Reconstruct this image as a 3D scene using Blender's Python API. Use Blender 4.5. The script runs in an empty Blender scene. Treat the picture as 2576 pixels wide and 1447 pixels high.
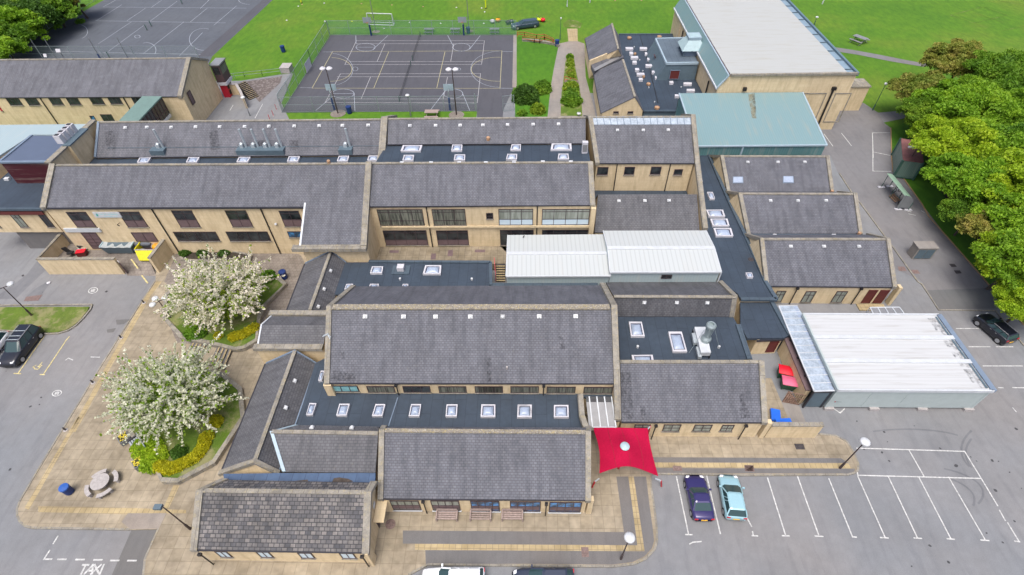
import bpy, math, random
from mathutils import Vector, Matrix
import numpy as np
S = bpy.context.scene
COL = S.collection
rnd = random.Random(7)

# ---------------------------------------------------------------- camera, world, sun, exposure
F, PIT, YAW, ROL, CH = 1348.35, .810642, -.030975, .022361, 46.0
def _rot():
    cy, sy = math.cos(YAW), math.sin(YAW)
    f = Vector((sy*math.cos(PIT), cy*math.cos(PIT), -math.sin(PIT)))
    r = Vector((cy, -sy, 0)); d = f.cross(r)
    cr, sr = math.cos(ROL), math.sin(ROL)
    return cr*r+sr*d, -sr*r+cr*d, f
RT, DN, FW = _rot()
cam = bpy.data.cameras.new('camera'); cam.lens = F/2576*36; cam.sensor_width = 36
cam.clip_start = .5; cam.clip_end = 3000
co = bpy.data.objects.new('camera', cam); COL.objects.link(co)
up = -DN; bk = -FW
co.matrix_world = Matrix(((RT.x, up.x, bk.x, 0), (RT.y, up.y, bk.y, 0), (RT.z, up.z, bk.z, CH), (0, 0, 0, 1)))
S.camera = co
S.render.resolution_x, S.render.resolution_y = 1024, 575
S.view_settings.view_transform = 'Standard'; S.view_settings.look = 'None'
S.view_settings.gamma = 1; S.view_settings.exposure = .92
w = bpy.data.worlds.new('World'); S.world = w; w.use_nodes = True
sky = w.node_tree.nodes.new('ShaderNodeTexSky'); sky.sky_type = 'NISHITA'; sky.sun_disc = False
SUN_EL, SUN_AZ = math.radians(68), math.radians(195)
sky.sun_elevation = SUN_EL; sky.sun_rotation = SUN_AZ; sky.dust_density = 6; sky.air_density = .6; sky.ozone_density = 1.0
bg = w.node_tree.nodes['Background']; bg.inputs[1].default_value = .13
w.node_tree.links.new(sky.outputs[0], bg.inputs[0])
sl = bpy.data.lights.new('sun', 'SUN'); sl.energy = .9; sl.angle = math.radians(34); sl.color = (.97, 1, .95)
so = bpy.data.objects.new('sun', sl); COL.objects.link(so)
# compass azimuth clockwise from +Y
sd = Vector((math.sin(SUN_AZ)*math.cos(SUN_EL), math.cos(SUN_AZ)*math.cos(SUN_EL), math.sin(SUN_EL)))
so.rotation_euler = sd.to_track_quat('Z', 'Y').to_euler(); so.location = (0, 0, 60)

# ---------------------------------------------------------------- photo measurements -> points in the place
R0 = {'A': 0, 'B': 400, 'C': 800, 'E': 1185}; C0 = [0, 700, 1400, 2110]
def q(k, x, y): return (.88522*C0[int(k[1])]+.27534*x, .88522*R0[k[0]]+.27534*y)
def ray(p):
    a, b = (p[0]-1288)/F, (p[1]-723.5)/F
    return RT*a+DN*b+FW
EYE = Vector((0, 0, CH))
def W(p, z=0.0):
    d = ray(p); return EYE+d*((z-CH)/d.z)
def oX(p, X):
    d = ray(p); return EYE+d*(X/d.x)
def oY(p, Y):
    d = ray(p); return EYE+d*(Y/d.y)
def oP(p, a, b, c):
    n = (b-a).cross(c-a); d = ray(p); return EYE+d*((a-EYE).dot(n)/d.dot(n))
def onV(p, a, b):      # on the vertical plane through a, b
    n = Vector((b.y-a.y, a.x-b.x, 0)); d = ray(p); return EYE+d*((a-EYE).dot(n)/d.dot(n))
V = Vector
def UP(e, p, pitch=28):      # point of the pixel on a roof plane rising northwards from eave point e (negative: falling)
    t_ = math.tan(math.radians(pitch)); d = ray(p); return EYE+d*((e.z-t_*e.y-CH)/(d.z-t_*d.y))

# ---------------------------------------------------------------- materials
MATS = {}
class NT:
    def __init__(s, name, rough=.85, metal=0):
        s.m = bpy.data.materials.new(name); s.m.use_nodes = True; s.t = s.m.node_tree
        s.b = s.t.nodes['Principled BSDF']; s.b.inputs['Roughness'].default_value = rough; s.b.inputs['Metallic'].default_value = metal
        s.uv = s.n('ShaderNodeUVMap').outputs[0]; s.pos = s.n('ShaderNodeNewGeometry').outputs['Position']
        MATS[name] = s.m
    def n(s, t, **k):
        o = s.t.nodes.new(t)
        for a, b in k.items(): setattr(o, a, b)
        return o
    def l(s, a, b): s.t.links.new(a, b)
    def noise(s, sc, det=3, src=None, rough=.55, stretch=None):
        o = s.n('ShaderNodeTexNoise'); o.inputs['Scale'].default_value = sc; o.inputs['Detail'].default_value = det; o.inputs['Roughness'].default_value = rough
        v = src or s.pos
        if stretch:
            mp = s.n('ShaderNodeMapping'); mp.inputs['Scale'].default_value = stretch; s.l(v, mp.inputs[0]); v = mp.outputs[0]
        s.l(v, o.inputs['Vector']); return o.outputs[0]
    def ramp(s, v, stops):
        r = s.n('ShaderNodeValToRGB'); e = r.color_ramp.elements
        while len(e) < len(stops): e.new(.5)
        for i, (p, c) in enumerate(stops):
            e[i].position = p; e[i].color = (*c, 1) if len(c) == 3 else c
        s.l(v, r.inputs[0]); return r.outputs[0]
    def mix(s, f, a, b, mode='MIX'):
        o = s.n('ShaderNodeMix', data_type='RGBA', blend_type=mode)
        for i, x in ((0, f), (6, a), (7, b)):
            if isinstance(x, (int, float)): o.inputs[i].default_value = x
            elif isinstance(x, tuple): o.inputs[i].default_value = (*x, 1)
            else: s.l(x, o.inputs[i])
        return o.outputs[2]
    def brick(s, c1, c2, mort, bw, rh, ms=.02, off=.5, src=None, bias=0.):
        o = s.n('ShaderNodeTexBrick'); o.offset = off
        o.inputs['Color1'].default_value = (*c1, 1); o.inputs['Color2'].default_value = (*c2, 1); o.inputs['Mortar'].default_value = (*mort, 1)
        o.inputs['Scale'].default_value = 1; o.inputs['Brick Width'].default_value = bw; o.inputs['Row Height'].default_value = rh
        o.inputs['Mortar Size'].default_value = ms; o.inputs['Mortar Smooth'].default_value = .3; o.inputs['Bias'].default_value = bias
        s.l(src or s.uv, o.inputs['Vector']); return o
    def col(s, c):
        if isinstance(c, tuple): s.b.inputs['Base Color'].default_value = (*c, 1)
        else: s.l(c, s.b.inputs['Base Color'])
        return s.m
    def bump(s, h, st=.4, d=.05):
        b = s.n('ShaderNodeBump'); b.inputs['Strength'].default_value = st; b.inputs['Distance'].default_value = d
        s.l(h, b.inputs['Height']); s.l(b.outputs[0], s.b.inputs['Normal'])
def var(t, c, amt=.25, sc=.6, sc2=8.):
    a = t.noise(sc, 4); b = t.noise(sc2, 3)
    x = t.mix(1., c, t.ramp(a, [(.3, (1-amt,)*3), (.7, (1+amt,)*3)]), 'MULTIPLY')
    return t.mix(1., x, t.ramp(b, [(.3, (1-amt*.6,)*3), (.7, (1+amt*.6,)*3)]), 'MULTIPLY')
def simple(name, c, rough=.6, metal=0, amt=.08, sc=1.5):
    t = NT(name, rough, metal); t.col(var(t, c, amt, sc)); return t.m

def slate(name, c1, c2, mort, bw, rh, ms, amt=.22, moss=.35):
    t = NT(name, .75); b = t.brick(c1, c2, mort, bw, rh, ms)
    x = var(t, b.outputs[0], amt, .5, 3.)
    st = t.noise(1.2, 4, t.uv, .6, (1.6, .18, 1))       # streaks running down the slope
    x = t.mix(1., x, t.ramp(st, [(.36, (.78, .78, .79)), (.56, (1.05, 1.04, 1.04))]), 'MULTIPLY')
    li = t.noise(2.6, 5, None, .7)
    x = t.mix(t.ramp(li, [(.62, (0, 0, 0)), (.72, (moss, moss, moss))]), x, (.16, .145, .11))
    t.col(x); t.bump(b.outputs[1], .5, -.02); return t.m
slate('slate', (.092, .098, .118), (.120, .124, .144), (.066, .070, .084), .32, .21, .028, .14, .25)
slate('slate_far', (.096, .101, .119), (.118, .122, .140), (.074, .078, .092), .36, .25, .03, .15, .25)
slate('slate_brown', (.086, .089, .099), (.106, .108, .118), (.062, .064, .073), .36, .24, .03, .16, .4)
slate('slate_old', (.062, .064, .072), (.155, .145, .138), (.034, .034, .038), .42, .30, .035, .25, .4)
t = NT('cream_wall', .9); b = t.brick((.575, .465, .295), (.61, .50, .325), (.52, .42, .265), .9, .45, .012)
x = var(t, b.outputs[0], .07, .3, 5.)
st = t.noise(.9, 4, t.uv, .6, (2.2, .35, 1)); x = t.mix(1., x, t.ramp(st, [(.3, (.80, .78, .75)), (.55, (1, 1, 1))]), 'MULTIPLY')
t.col(x)
t = NT('stone_coping', .95); x = var(t, (.235, .22, .19), .25, 1.5, 9.)
li = t.noise(3.4, 5, None, .7); x = t.mix(t.ramp(li, [(.52, (0, 0, 0)), (.64, (.6, .6, .6))]), x, (.33, .28, .16))
jo = t.brick((1, 1, 1), (.86, .86, .86), (.45, .45, .45), .9, 9., .02); t.col(t.mix(1., x, jo.outputs[0], 'MULTIPLY'))
def flat(name, c):
    t = NT(name, .6); b = t.brick((1, 1, 1), (.9, .9, .92), (.62, .62, .66), 5., 1.05, .035, .3, t.pos)
    mp = t.n('ShaderNodeMapping'); mp.inputs['Rotation'].default_value = (0, 0, math.pi/2); t.l(t.pos, mp.inputs[0]); t.l(mp.outputs[0], b.inputs['Vector'])
    x = t.mix(1., var(t, c, .16, .35, 3.), b.outputs[0], 'MULTIPLY')
    p = t.noise(.28, 3, None, .6); x = t.mix(t.ramp(p, [(.55, (0, 0, 0)), (.75, (.35, .35, .35))]), x, (c[0]*1.5, c[1]*1.4, c[2]*1.3))
    t.col(x); return t.m
flat('flat_roof', (.032, .048, .070)); flat('flat_roof_pale', (.09, .12, .15)); flat('felt_edge', (.055, .08, .105))
flat('puddle_gutter', (.055, .095, .17))
def ribbed(name, c, pitch=.35, axis=0, dark=.82, grime=(.5, .45, .38), g=.3, rough=.45):
    t = NT(name, rough); mp = t.n('ShaderNodeSeparateXYZ'); t.l(t.uv, mp.inputs[0])
    m = t.n('ShaderNodeMath', operation='MULTIPLY'); m.inputs[1].default_value = 1/pitch; t.l(mp.outputs[axis], m.inputs[0])
    fr = t.n('ShaderNodeMath', operation='FRACT'); t.l(m.outputs[0], fr.inputs[0])
    r = t.ramp(fr.outputs[0], [(.0, (dark,)*3), (.16, (1, 1, 1)), (.84, (1, 1, 1)), (1., (dark,)*3)])
    x = t.mix(1., c, r, 'MULTIPLY')
    s1 = t.noise(.7, 5, t.uv, .65, (.25, 3., 1) if axis else (3., .25, 1))
    x = t.mix(t.ramp(s1, [(.52, (0, 0, 0)), (.72, (g, g, g))]), x, grime)
    t.col(x); t.bump(fr.outputs[0], .25, .03); return t.m
ribbed('white_sheet', (.425, .455, .46), .5, 0, .80, (.42, .40, .36), .25); ribbed('white_sheet_flat', (.455, .47, .48), .42, 1, .88, (.27, .25, .23), .55)
ribbed('hall_roof', (.385, .40, .39), .6, 1, .93, (.30, .27, .20), .6); ribbed('green_sheet', (.165, .265, .285), .33, 0, .84, (.30, .28, .22), .4)
ribbed('green_wall', (.085, .19, .20), .34, 0, .7); ribbed('pale_sheet', (.30, .385, .415), .33, 0, .86); ribbed('grey_white_wall', (.34, .42, .44), .33, 0, .9)
ribbed('container_green', (.125, .20, .17), .22, 0, .7); ribbed('maroon_wall', (.060, .006, .012), .18, 1, .8)
simple('modular_wall', (.36, .42, .42), .5, 0, .05); simple('slate_panel', (.085, .125, .155), .5, 0, .1)
simple('blue_grey_panel', (.10, .16, .20), .5); simple('pale_cowl', (.32, .43, .46), .45); simple('green_roof', (.13, .21, .19), .6)
simple('white_trim', (.47, .50, .53), .5); simple('pale_trim', (.30, .39, .45), .5); simple('lead_flash', (.15, .20, .27), .5)
simple('dark_frame', (.045, .028, .034), .5); simple('brown_frame', (.075, .045, .050), .6); simple('brown_panel', (.125, .085, .09), .7, 0, .15)
simple('gutter_dark', (.022, .022, .03), .5); simple('pipe', (.012, .011, .012), .5); simple('steel_pale', (.42, .47, .50), .35, .3)
simple('galv', (.30, .36, .37), .4, .4); simple('rust_steel', (.19, .12, .09), .8, 0, .3, 3)
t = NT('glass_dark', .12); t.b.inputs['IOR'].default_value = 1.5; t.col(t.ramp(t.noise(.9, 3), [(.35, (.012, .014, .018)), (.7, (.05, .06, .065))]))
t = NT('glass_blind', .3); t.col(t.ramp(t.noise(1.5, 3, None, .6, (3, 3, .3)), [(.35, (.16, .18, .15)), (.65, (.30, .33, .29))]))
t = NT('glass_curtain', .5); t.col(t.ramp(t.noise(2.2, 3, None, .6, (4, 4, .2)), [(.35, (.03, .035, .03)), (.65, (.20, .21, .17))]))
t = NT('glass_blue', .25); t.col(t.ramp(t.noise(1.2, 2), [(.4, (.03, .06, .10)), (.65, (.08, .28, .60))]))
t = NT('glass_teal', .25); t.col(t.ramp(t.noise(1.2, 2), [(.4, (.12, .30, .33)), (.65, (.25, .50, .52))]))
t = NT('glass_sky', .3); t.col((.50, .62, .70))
simple('dome', (.30, .36, .47), .25, 0, .1, 3); simple('dome_gap', (.04, .045, .08), .4); simple('gutter_blue', (.19, .27, .34), .5); simple('kerb_white', (.50, .50, .54), .5)
t = NT('polycarbonate', .3); t.b.inputs['Alpha'].default_value = .93; t.col(var(t, (.33, .39, .46), .2, 1.5, 6.))
simple('poly_grey', (.20, .205, .215), .35, 0, .1)
def asphalt(name, c, amt=.10, warm=(1.1, 1.0, .93)):
    t = NT(name, .93); x = var(t, c, amt*.6, .14, 1.3)
    f = t.noise(22, 2); x = t.mix(1., x, t.ramp(f, [(.35, (.90,)*3), (.65, (1.10,)*3)]), 'MULTIPLY')
    f = t.noise(.05, 4, None, .6); x = t.mix(1., x, t.ramp(f, [(.35, (.93, .95, .99)), (.65, warm)]), 'MULTIPLY')
    v = t.noise(3.5, 6, None, .75); x = t.mix(t.ramp(v, [(.70, (0, 0, 0)), (.78, (.55,)*3)]), x, (c[0]*.45, c[1]*.42, c[2]*.4))
    k = t.noise(.4, 5, None, .6, (3.5, .5, 1)); x = t.mix(1., x, t.ramp(k, [(.36, (.90, .90, .91)), (.5, (1, 1, 1))]), 'MULTIPLY')
    t.col(x); return t.m
asphalt('asphalt', (.182, .190, .198), .16, (1.06, 1., .97)); asphalt('asphalt_warm', (.165, .162, .165), .15, (1.04, 1, .97)); asphalt('asphalt_patch', (.118, .125, .13))
asphalt('court_grey', (.072, .073, .085), .1, (1, 1, 1)); asphalt('court_blue', (.085, .095, .112), .15, (1, 1, 1))
asphalt('concrete', (.23, .215, .195), .2); asphalt('tar_strip', (.135, .135, .135)); asphalt('asphalt_trench', (.145, .148, .156), .2, (1, 1, 1))
def paving(name, c1, c2, m, bw, rh, rot=0., off=.5, amt=.2):
    t = NT(name, .95); mp = t.n('ShaderNodeMapping'); mp.inputs['Rotation'].default_value = (0, 0, rot); t.l(t.pos, mp.inputs[0])
    b = t.brick(c1, c2, m, bw, rh, .028, off, mp.outputs[0]); x = var(t, b.outputs[0], amt, .25, 2.)
    d = t.noise(.55, 4, None, .65); x = t.mix(1., x, t.ramp(d, [(.36, (.82, .81, .80)), (.55, (1, 1, 1))]), 'MULTIPLY')
    t.col(x); return t.m
paving('paving', (.262, .222, .160), (.292, .250, .185), (.215, .182, .130), .95, .95, 0, 0.)
paving('paving_yellow', (.34, .27, .145), (.385, .31, .18), (.235, .19, .12), .5, .5, 0, 0., .12)
paving('paving_brown', (.19, .165, .145), (.21, .185, .16), (.14, .12, .105), .45, .45)
paving('court_paving', (.21, .175, .12), (.235, .20, .145), (.14, .12, .09), .8, .8, 0, 0.)
t = NT('cobbles', .95); v = t.n('ShaderNodeTexVoronoi'); v.inputs['Scale'].default_value = 2.2; t.l(t.pos, v.inputs['Vector'])
t.col(t.mix(1., t.mix(.0, (.20, .18, .17), v.outputs['Color']), t.ramp(v.outputs[0], [(.2, (1, 1, 1)), (.55, (.55, .5, .5))]), 'MULTIPLY'))
def grass(name, a, b2, c3, wear=(.20, .165, .09), wt=.70):
    t = NT(name, 1.); n1 = t.noise(.05, 5, None, .6); n2 = t.noise(1.1, 4, None, .6, (1, .45, 1)); n3 = t.noise(9., 3)
    x = t.ramp(n1, [(.3, a), (.5, b2), (.7, c3)])
    x = t.mix(1., x, t.ramp(n2, [(.3, (.72, .78, .7)), (.7, (1.18, 1.12, 1.1))]), 'MULTIPLY')
    x = t.mix(1., x, t.ramp(n3, [(.3, (.8, .8, .8)), (.7, (1.15, 1.15, 1.15))]), 'MULTIPLY')
    n4 = t.noise(.30, 6, None, .7); x = t.mix(t.ramp(n4, [(wt, (0, 0, 0)), (wt+.1, (.6,)*3)]), x, wear)
    t.col(x); t.bump(n3, .3, .05); return t.m
t = NT('ridge_lichen', .95); x = var(t, (.20, .18, .15), .25, 3, 9.); li = t.noise(5.5, 4, None, .7); x = t.mix(t.ramp(li, [(.52, (0, 0, 0)), (.62, (.7, .7, .7))]), x, (.34, .28, .12)); li = t.noise(8.5, 3, None, .7); t.col(t.mix(t.ramp(li, [(.57, (0, 0, 0)), (.64, (.8, .8, .8))]), x, (.5, .5, .44)))
grass('grass', (.050, .145, .003), (.070, .172, .004), (.110, .178, .012)); grass('grass_lush', (.038, .135, .002), (.054, .162, .0025), (.070, .172, .004))
grass('grass_worn', (.065, .13, .008), (.085, .145, .012), (.11, .14, .03), (.27, .23, .13), .50)
simple('soil', (.035, .028, .02), 1, 0, .4, 2); simple('bark', (.07, .055, .045), .9, 0, .3, 3); simple('white_paint', (.46, .465, .46), .8, 0, .25, 4)
simple('yellow_paint', (.50, .43, .20), .8, 0, .25, 4); simple('pale_line', (.30, .33, .38), .8, 0, .25, 4); simple('court_yellow', (.36, .33, .19), .8, 0, .25, 4)
simple('court_white', (.33, .325, .34), .8, 0, .25, 4)
def leafmat(name, cs, sc=.5):
    t = NT(name, .7); oi = t.n('ShaderNodeObjectInfo'); n = t.noise(sc, 3); n2 = t.noise(9, 2)
    x = t.ramp(n, [(.3, cs[0]), (.5, cs[1]), (.68, cs[2])])
    x = t.mix(1., x, t.ramp(n2, [(.3, (.7,)*3), (.7, (1.3,)*3)]), 'MULTIPLY')
    x = t.mix(1., x, t.ramp(oi.outputs['Random'], [(0, (.85, .92, .8)), (1, (1.15, 1.06, 1.1))]), 'MULTIPLY')
    t.col(x)
    try: t.b.inputs['Subsurface Weight'].default_value = 0
    except Exception: pass
    tr = t.n('ShaderNodeBsdfTranslucent'); t.l(x, tr.inputs[0]); ms = t.n('ShaderNodeMixShader'); ms.inputs[0].default_value = .45
    t.l(t.b.outputs[0], ms.inputs[1]); t.l(tr.outputs[0], ms.inputs[2]); t.l(ms.outputs[0], t.t.nodes['Material Output'].inputs[0]); return t.m
leafmat('leaf_bright', ((.13, .27, .012), (.22, .40, .018), (.31, .48, .025))); leafmat('leaf_mid', ((.09, .21, .015), (.15, .30, .018), (.23, .38, .025)))
leafmat('leaf_lime', ((.20, .34, .012), (.31, .47, .016), (.40, .53, .022))); leafmat('leaf_brown', ((.17, .25, .03), (.27, .30, .05), (.36, .33, .08)))
leafmat('leaf_dark', ((.04, .10, .012), (.065, .15, .015), (.10, .21, .02))); leafmat('leaf_gold', ((.36, .38, .008), (.47, .48, .010), (.54, .52, .012)), 1.5)
leafmat('blossom', ((.52, .56, .40), (.70, .72, .58), (.82, .83, .74)), 1.); leafmat('leaf_fresh', ((.13, .24, .012), (.22, .34, .018), (.30, .40, .03)), 1.)
simple('rubber', (.012, .012, .013), .8); simple('alloy', (.42, .43, .45), .35, .6); simple('headlamp', (.7, .72, .75), .15); simple('tail_red', (.45, .01, .02), .3)
t = NT('car_glass', .08); t.col((.03, .06, .065)); simple('drain_stain', (.05, .05, .055), .9); simple('plate_yellow', (.75, .42, .03), .5); simple('plate_white', (.75, .75, .72), .5)
simple('black_plastic', (.015, .015, .017), .5)
def paint(name, c, metal=.2):
    t = NT(name, .28, metal); t.col(var(t, c, .05)); t.b.inputs['Coat Weight'].default_value = .6; return t.m
paint('paint_purple', (.030, .024, .11)); paint('paint_aqua', (.30, .50, .56)); paint('paint_black', (.010, .012, .020)); paint('paint_white', (.72, .75, .78), 0)
paint('paint_navy', (.035, .045, .075)); paint('paint_teal_dark', (.03, .055, .085)); paint('roof_grey_blue', (.10, .125, .18))
simple('red_fabric', (.335, .006, .038), .95, 0, .14, .5); MATS['red_fabric'].node_tree.nodes['Principled BSDF'].inputs['Specular IOR Level'].default_value = .1; simple('red_seam', (.22, .004, .02), .9); simple('red_paint', (.40, .02, .03), .5); simple('orange_rail', (.33, .09, .03), .6, 0, .2)
simple('blue_bin', (.008, .03, .14), .5); simple('blue_bright', (.01, .12, .62), .5); simple('blue_lid', (.02, .09, .35), .5); simple('bin_green', (.012, .07, .035), .5); simple('lid_red', (.60, .004, .02), .5)
simple('lid_pink', (.55, .11, .20), .5); simple('skip_yellow', (.55, .50, .005), .5, 0, .12, 4); simple('bin_yellow_orange', (.60, .28, .01), .5); simple('bin_grey', (.09, .10, .12), .6)
simple('glob_white', (.52, .54, .56), .3); simple('pole_brown', (.05, .035, .035), .5); simple('pole_grey', (.16, .17, .18), .5); simple('pole_green', (.04, .10, .08), .5)
simple('terracotta', (.36, .22, .13), .7, 0, .2, 4); simple('bench_pink', (.28, .22, .20), .8, 0, .15, 5); simple('concrete_pale', (.34, .32, .315), .85, 0, .15, 5)
simple('yellow_flag', (.62, .68, .01), .5); simple('flower_yellow', (.55, .45, .01), .6); simple('manhole', (.16, .11, .10), .7, .0, .3, 6); simple('maroon_roof', (.17, .07, .07), .7, 0, .2, 1); simple('door_red_brown', (.10, .018, .016), .6)
simple('red_door', (.42, .012, .03), .5); simple('iron', (.05, .045, .05), .7, .3, .3, 4); simple('sign_teal', (.03, .30, .28), .5); simple('sign_text', (.30, .52, .55), .6)
simple('pale_green_roof', (.20, .31, .23), .5); simple('skin', (.42, .26, .19), .6); simple('rust_orange', (.30, .2, .10), .9); simple('net_white', (.55, .62, .6), .8)
t = NT('fence_mesh', .6); t.col((.10, .26, .17)); t.b.inputs['Alpha'].default_value = .34
t = NT('fence_mesh_near', .6); t.col((.22, .30, .29)); t.b.inputs['Alpha'].default_value = .10
t = NT('net', .7); t.col((.45, .5, .45)); t.b.inputs['Alpha'].default_value = .18
t = NT('net_dark', .8); t.col((.03, .035, .035)); t.b.inputs['Alpha'].default_value = .2
t = NT('rust_streak', .9); t.col((.25, .20, .10)); n_ = t.noise(1.5, 4, None, .7); t.l(t.ramp(n_, [(.38, (.1, .1, .1)), (.62, (.6,)*3)]), t.b.inputs['Alpha'])
t = NT('roof_stain', .9); t.col((.025, .025, .03)); n_ = t.noise(4., 4, None, .7); t.l(t.ramp(n_, [(.42, (0, 0, 0)), (.62, (.42,)*3)]), t.b.inputs['Alpha'])

# ---------------------------------------------------------------- mesh helpers
class MB:
    def __init__(s): s.v = []; s.f = []
    def poly(s, pts):
        n = len(s.v); s.v += [Vector(p) for p in pts]; s.f.append(tuple(range(n, n+len(pts)))); return s
    def hull(s, lo, hi):         # prism between two loops of equal length (lo below, hi above, counter-clockwise from above)
        n = len(lo); b = len(s.v); s.v += [Vector(p) for p in lo]+[Vector(p) for p in hi]
        s.f.append(tuple(b+i for i in reversed(range(n)))); s.f.append(tuple(b+n+i for i in range(n)))
        for i in range(n):
            j = (i+1) % n; s.f.append((b+i, b+j, b+n+j, b+n+i))
        return s
    def slab(s, pts, th):
        pts = [Vector(p) for p in pts]
        nz = sum((pts[i].x*pts[(i+1) % len(pts)].y-pts[(i+1) % len(pts)].x*pts[i].y) for i in range(len(pts)))
        if nz < 0: pts = pts[::-1]
        return s.hull([p-V((0, 0, th)) for p in pts], pts)
    def prism(s, pts, z0, z1):
        pts = [Vector((p[0], p[1], 0)) for p in pts]
        return s.slab([V((p.x, p.y, z1)) for p in pts], z1-z0)
    def box(s, x0, x1, y0, y1, z0, z1):
        return s.prism([(x0, y0), (x1, y0), (x1, y1), (x0, y1)], z0, z1)
    def obox(s, c, ax, ay, az):  # box from centre and half-axis vectors
        c, ax, ay, az = map(Vector, (c, ax, ay, az))
        if ax.cross(ay).dot(az) < 0: ay = -ay
        lo = [c-ax-ay-az, c+ax-ay-az, c+ax+ay-az, c-ax+ay-az]; return s.hull(lo, [p+2*az for p in lo])
    def bar(s, a, b, w, h=None, upv=(0, 0, 1)):
        a, b = Vector(a), Vector(b); d = b-a; L = d.length
        if L < 1e-6: return s
        d /= L; u = Vector(upv)
        if abs(d.dot(u)) > .95: u = V((1, 0, 0))
        r = d.cross(u).normalized(); u = r.cross(d)
        return s.obox((a+b)/2, d*L/2, r*w/2, u*(h or w)/2)
    def tube(s, a, b, r0, r1=None, n=8, cap=True):
        a, b = Vector(a), Vector(b); r1 = r0 if r1 is None else r1; d = (b-a).normalized()
        u = V((1, 0, 0)) if abs(d.z) > .9 else V((0, 0, 1)); x = d.cross(u).normalized(); y = d.cross(x)
        k = len(s.v)
        for c, r in ((a, r0), (b, r1)):
            for i in range(n):
                t = 2*math.pi*i/n; s.v.append(c+x*r*math.cos(t)+y*r*math.sin(t))
        for i in range(n):
            j = (i+1) % n; s.f.append((k+i, k+j, k+n+j, k+n+i))
        if cap: s.f.append(tuple(k+i for i in reversed(range(n)))); s.f.append(tuple(k+n+i for i in range(n)))
        return s
    def lathe(s, c, prof, n=14):
        c = Vector(c); k = len(s.v)
        for r, z in prof:
            for i in range(n):
                t = 2*math.pi*i/n; s.v.append(c+V((r*math.cos(t), r*math.sin(t), z)))
        for a in range(len(prof)-1):
            for i in range(n):
                j = (i+1) % n; s.f.append((k+a*n+i, k+a*n+j, k+a*n+n+j, k+a*n+n+i))
        s.f.append(tuple(k+(len(prof)-1)*n+i for i in range(n))); return s
    def grid(s, fn, nu, nv):
        k = len(s.v)
        for i in range(nu+1):
            for j in range(nv+1): s.v.append(Vector(fn(i/nu, j/nv)))
        for i in range(nu):
            for j in range(nv):
                a = k+i*(nv+1)+j; s.f.append((a, a+nv+1, a+nv+2, a+1))
        return s
    def build(s, name, mat, parent=None, smooth=False):
        off = parent_off(parent)
        me = bpy.data.meshes.new(name); me.from_pydata([tuple(p-off) for p in s.v], [], s.f)
        P = np.array([tuple(p) for p in s.v]); uv = me.uv_layers.new(name='UVMap')
        U = np.zeros((len(me.loops), 2)); me.update()
        for po in me.polygons:
            n = po.normal
            if abs(n.z) > .995: a, b = (1, 0, 0), (0, 1, 0)
            else:
                h = Vector((-n.y, n.x, 0)).normalized()
                if h.x < -.5 or (abs(h.x) <= .5 and h.y < 0): h = -h
                a = tuple(h); b = tuple(n.cross(h)) if n.cross(h).z > 0 else tuple(-n.cross(h))
            pp = P[list(po.vertices)]; U[list(po.loop_indices), 0] = pp@np.array(a); U[list(po.loop_indices), 1] = pp@np.array(b)
        uv.data.foreach_set('uv', U.ravel())
        if smooth: me.polygons.foreach_set('use_smooth', [True]*len(me.polygons))
        me.materials.append(MATS[mat]); o = bpy.data.objects.new(name, me); COL.objects.link(o)
        if parent: o.parent = parent
        return o
def parent_off(p):
    o = Vector((0, 0, 0))
    while p is not None: o += p.location; p = p.parent
    return o
def tag(o, label=None, cat=None, group=None, kind=None):
    if label: o['label'] = label
    if cat: o['category'] = cat
    if group: o['group'] = group
    if kind: o['kind'] = kind
    return o
def thing(name, label, cat, loc=(0, 0, 0), group=None, rz=0):
    o = bpy.data.objects.new(name, None); COL.objects.link(o); o.location = loc; o.rotation_euler = (0, 0, rz); o.empty_display_size = .3
    return tag(o, label, cat, group)
KIDS = {}
def copy_tree(o, label=None, loc=None, rz=None, scale=None, parent=None):
    c = o.copy(); COL.objects.link(c)
    if parent: c.parent = parent
    if label: c['label'] = label
    if loc is not None: c.location = loc
    if rz is not None: c.rotation_euler = (0, 0, rz)
    if scale: c.scale = scale if isinstance(scale, tuple) else (scale,)*3
    for ch in list(o.children): copy_tree(ch, parent=c)
    return c
def struct(name, mb, mat): return tag(mb.build(name, mat), kind='structure')
# ---------------------------------------------------------------- ground sheets
def sheet(name, pts, z, mat, kind='structure'):
    m = MB(); m.slab([V((p[0], p[1], z)) for p in pts], .3 if z > .05 else .003) if z > .05 else m.poly([V((p[0], p[1], z)) for p in (pts if area(pts) > 0 else pts[::-1])])
    return tag(m.build(name, mat), kind=kind)
def area(p): return sum(p[i][0]*p[(i+1) % len(p)][1]-p[(i+1) % len(p)][0]*p[i][1] for i in range(len(p)))
def G(pl, z=0.): return [W(p, z) for p in pl]
def Q(s, z=None):       # 'E0 1,2 3,4 C1 5,6' -> list of pixels
    out = []; k = None
    for t_ in s.split():
        if ',' in t_: a, b = t_.split(','); out.append((float(a), float(b)) if k == 'D' else q(k, float(a), float(b)))
        else: k = t_
    return out
sheet('ground', [(-900, -300), (900, -300), (900, 1500), (-900, 1500)], -.03, 'grass')
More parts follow.
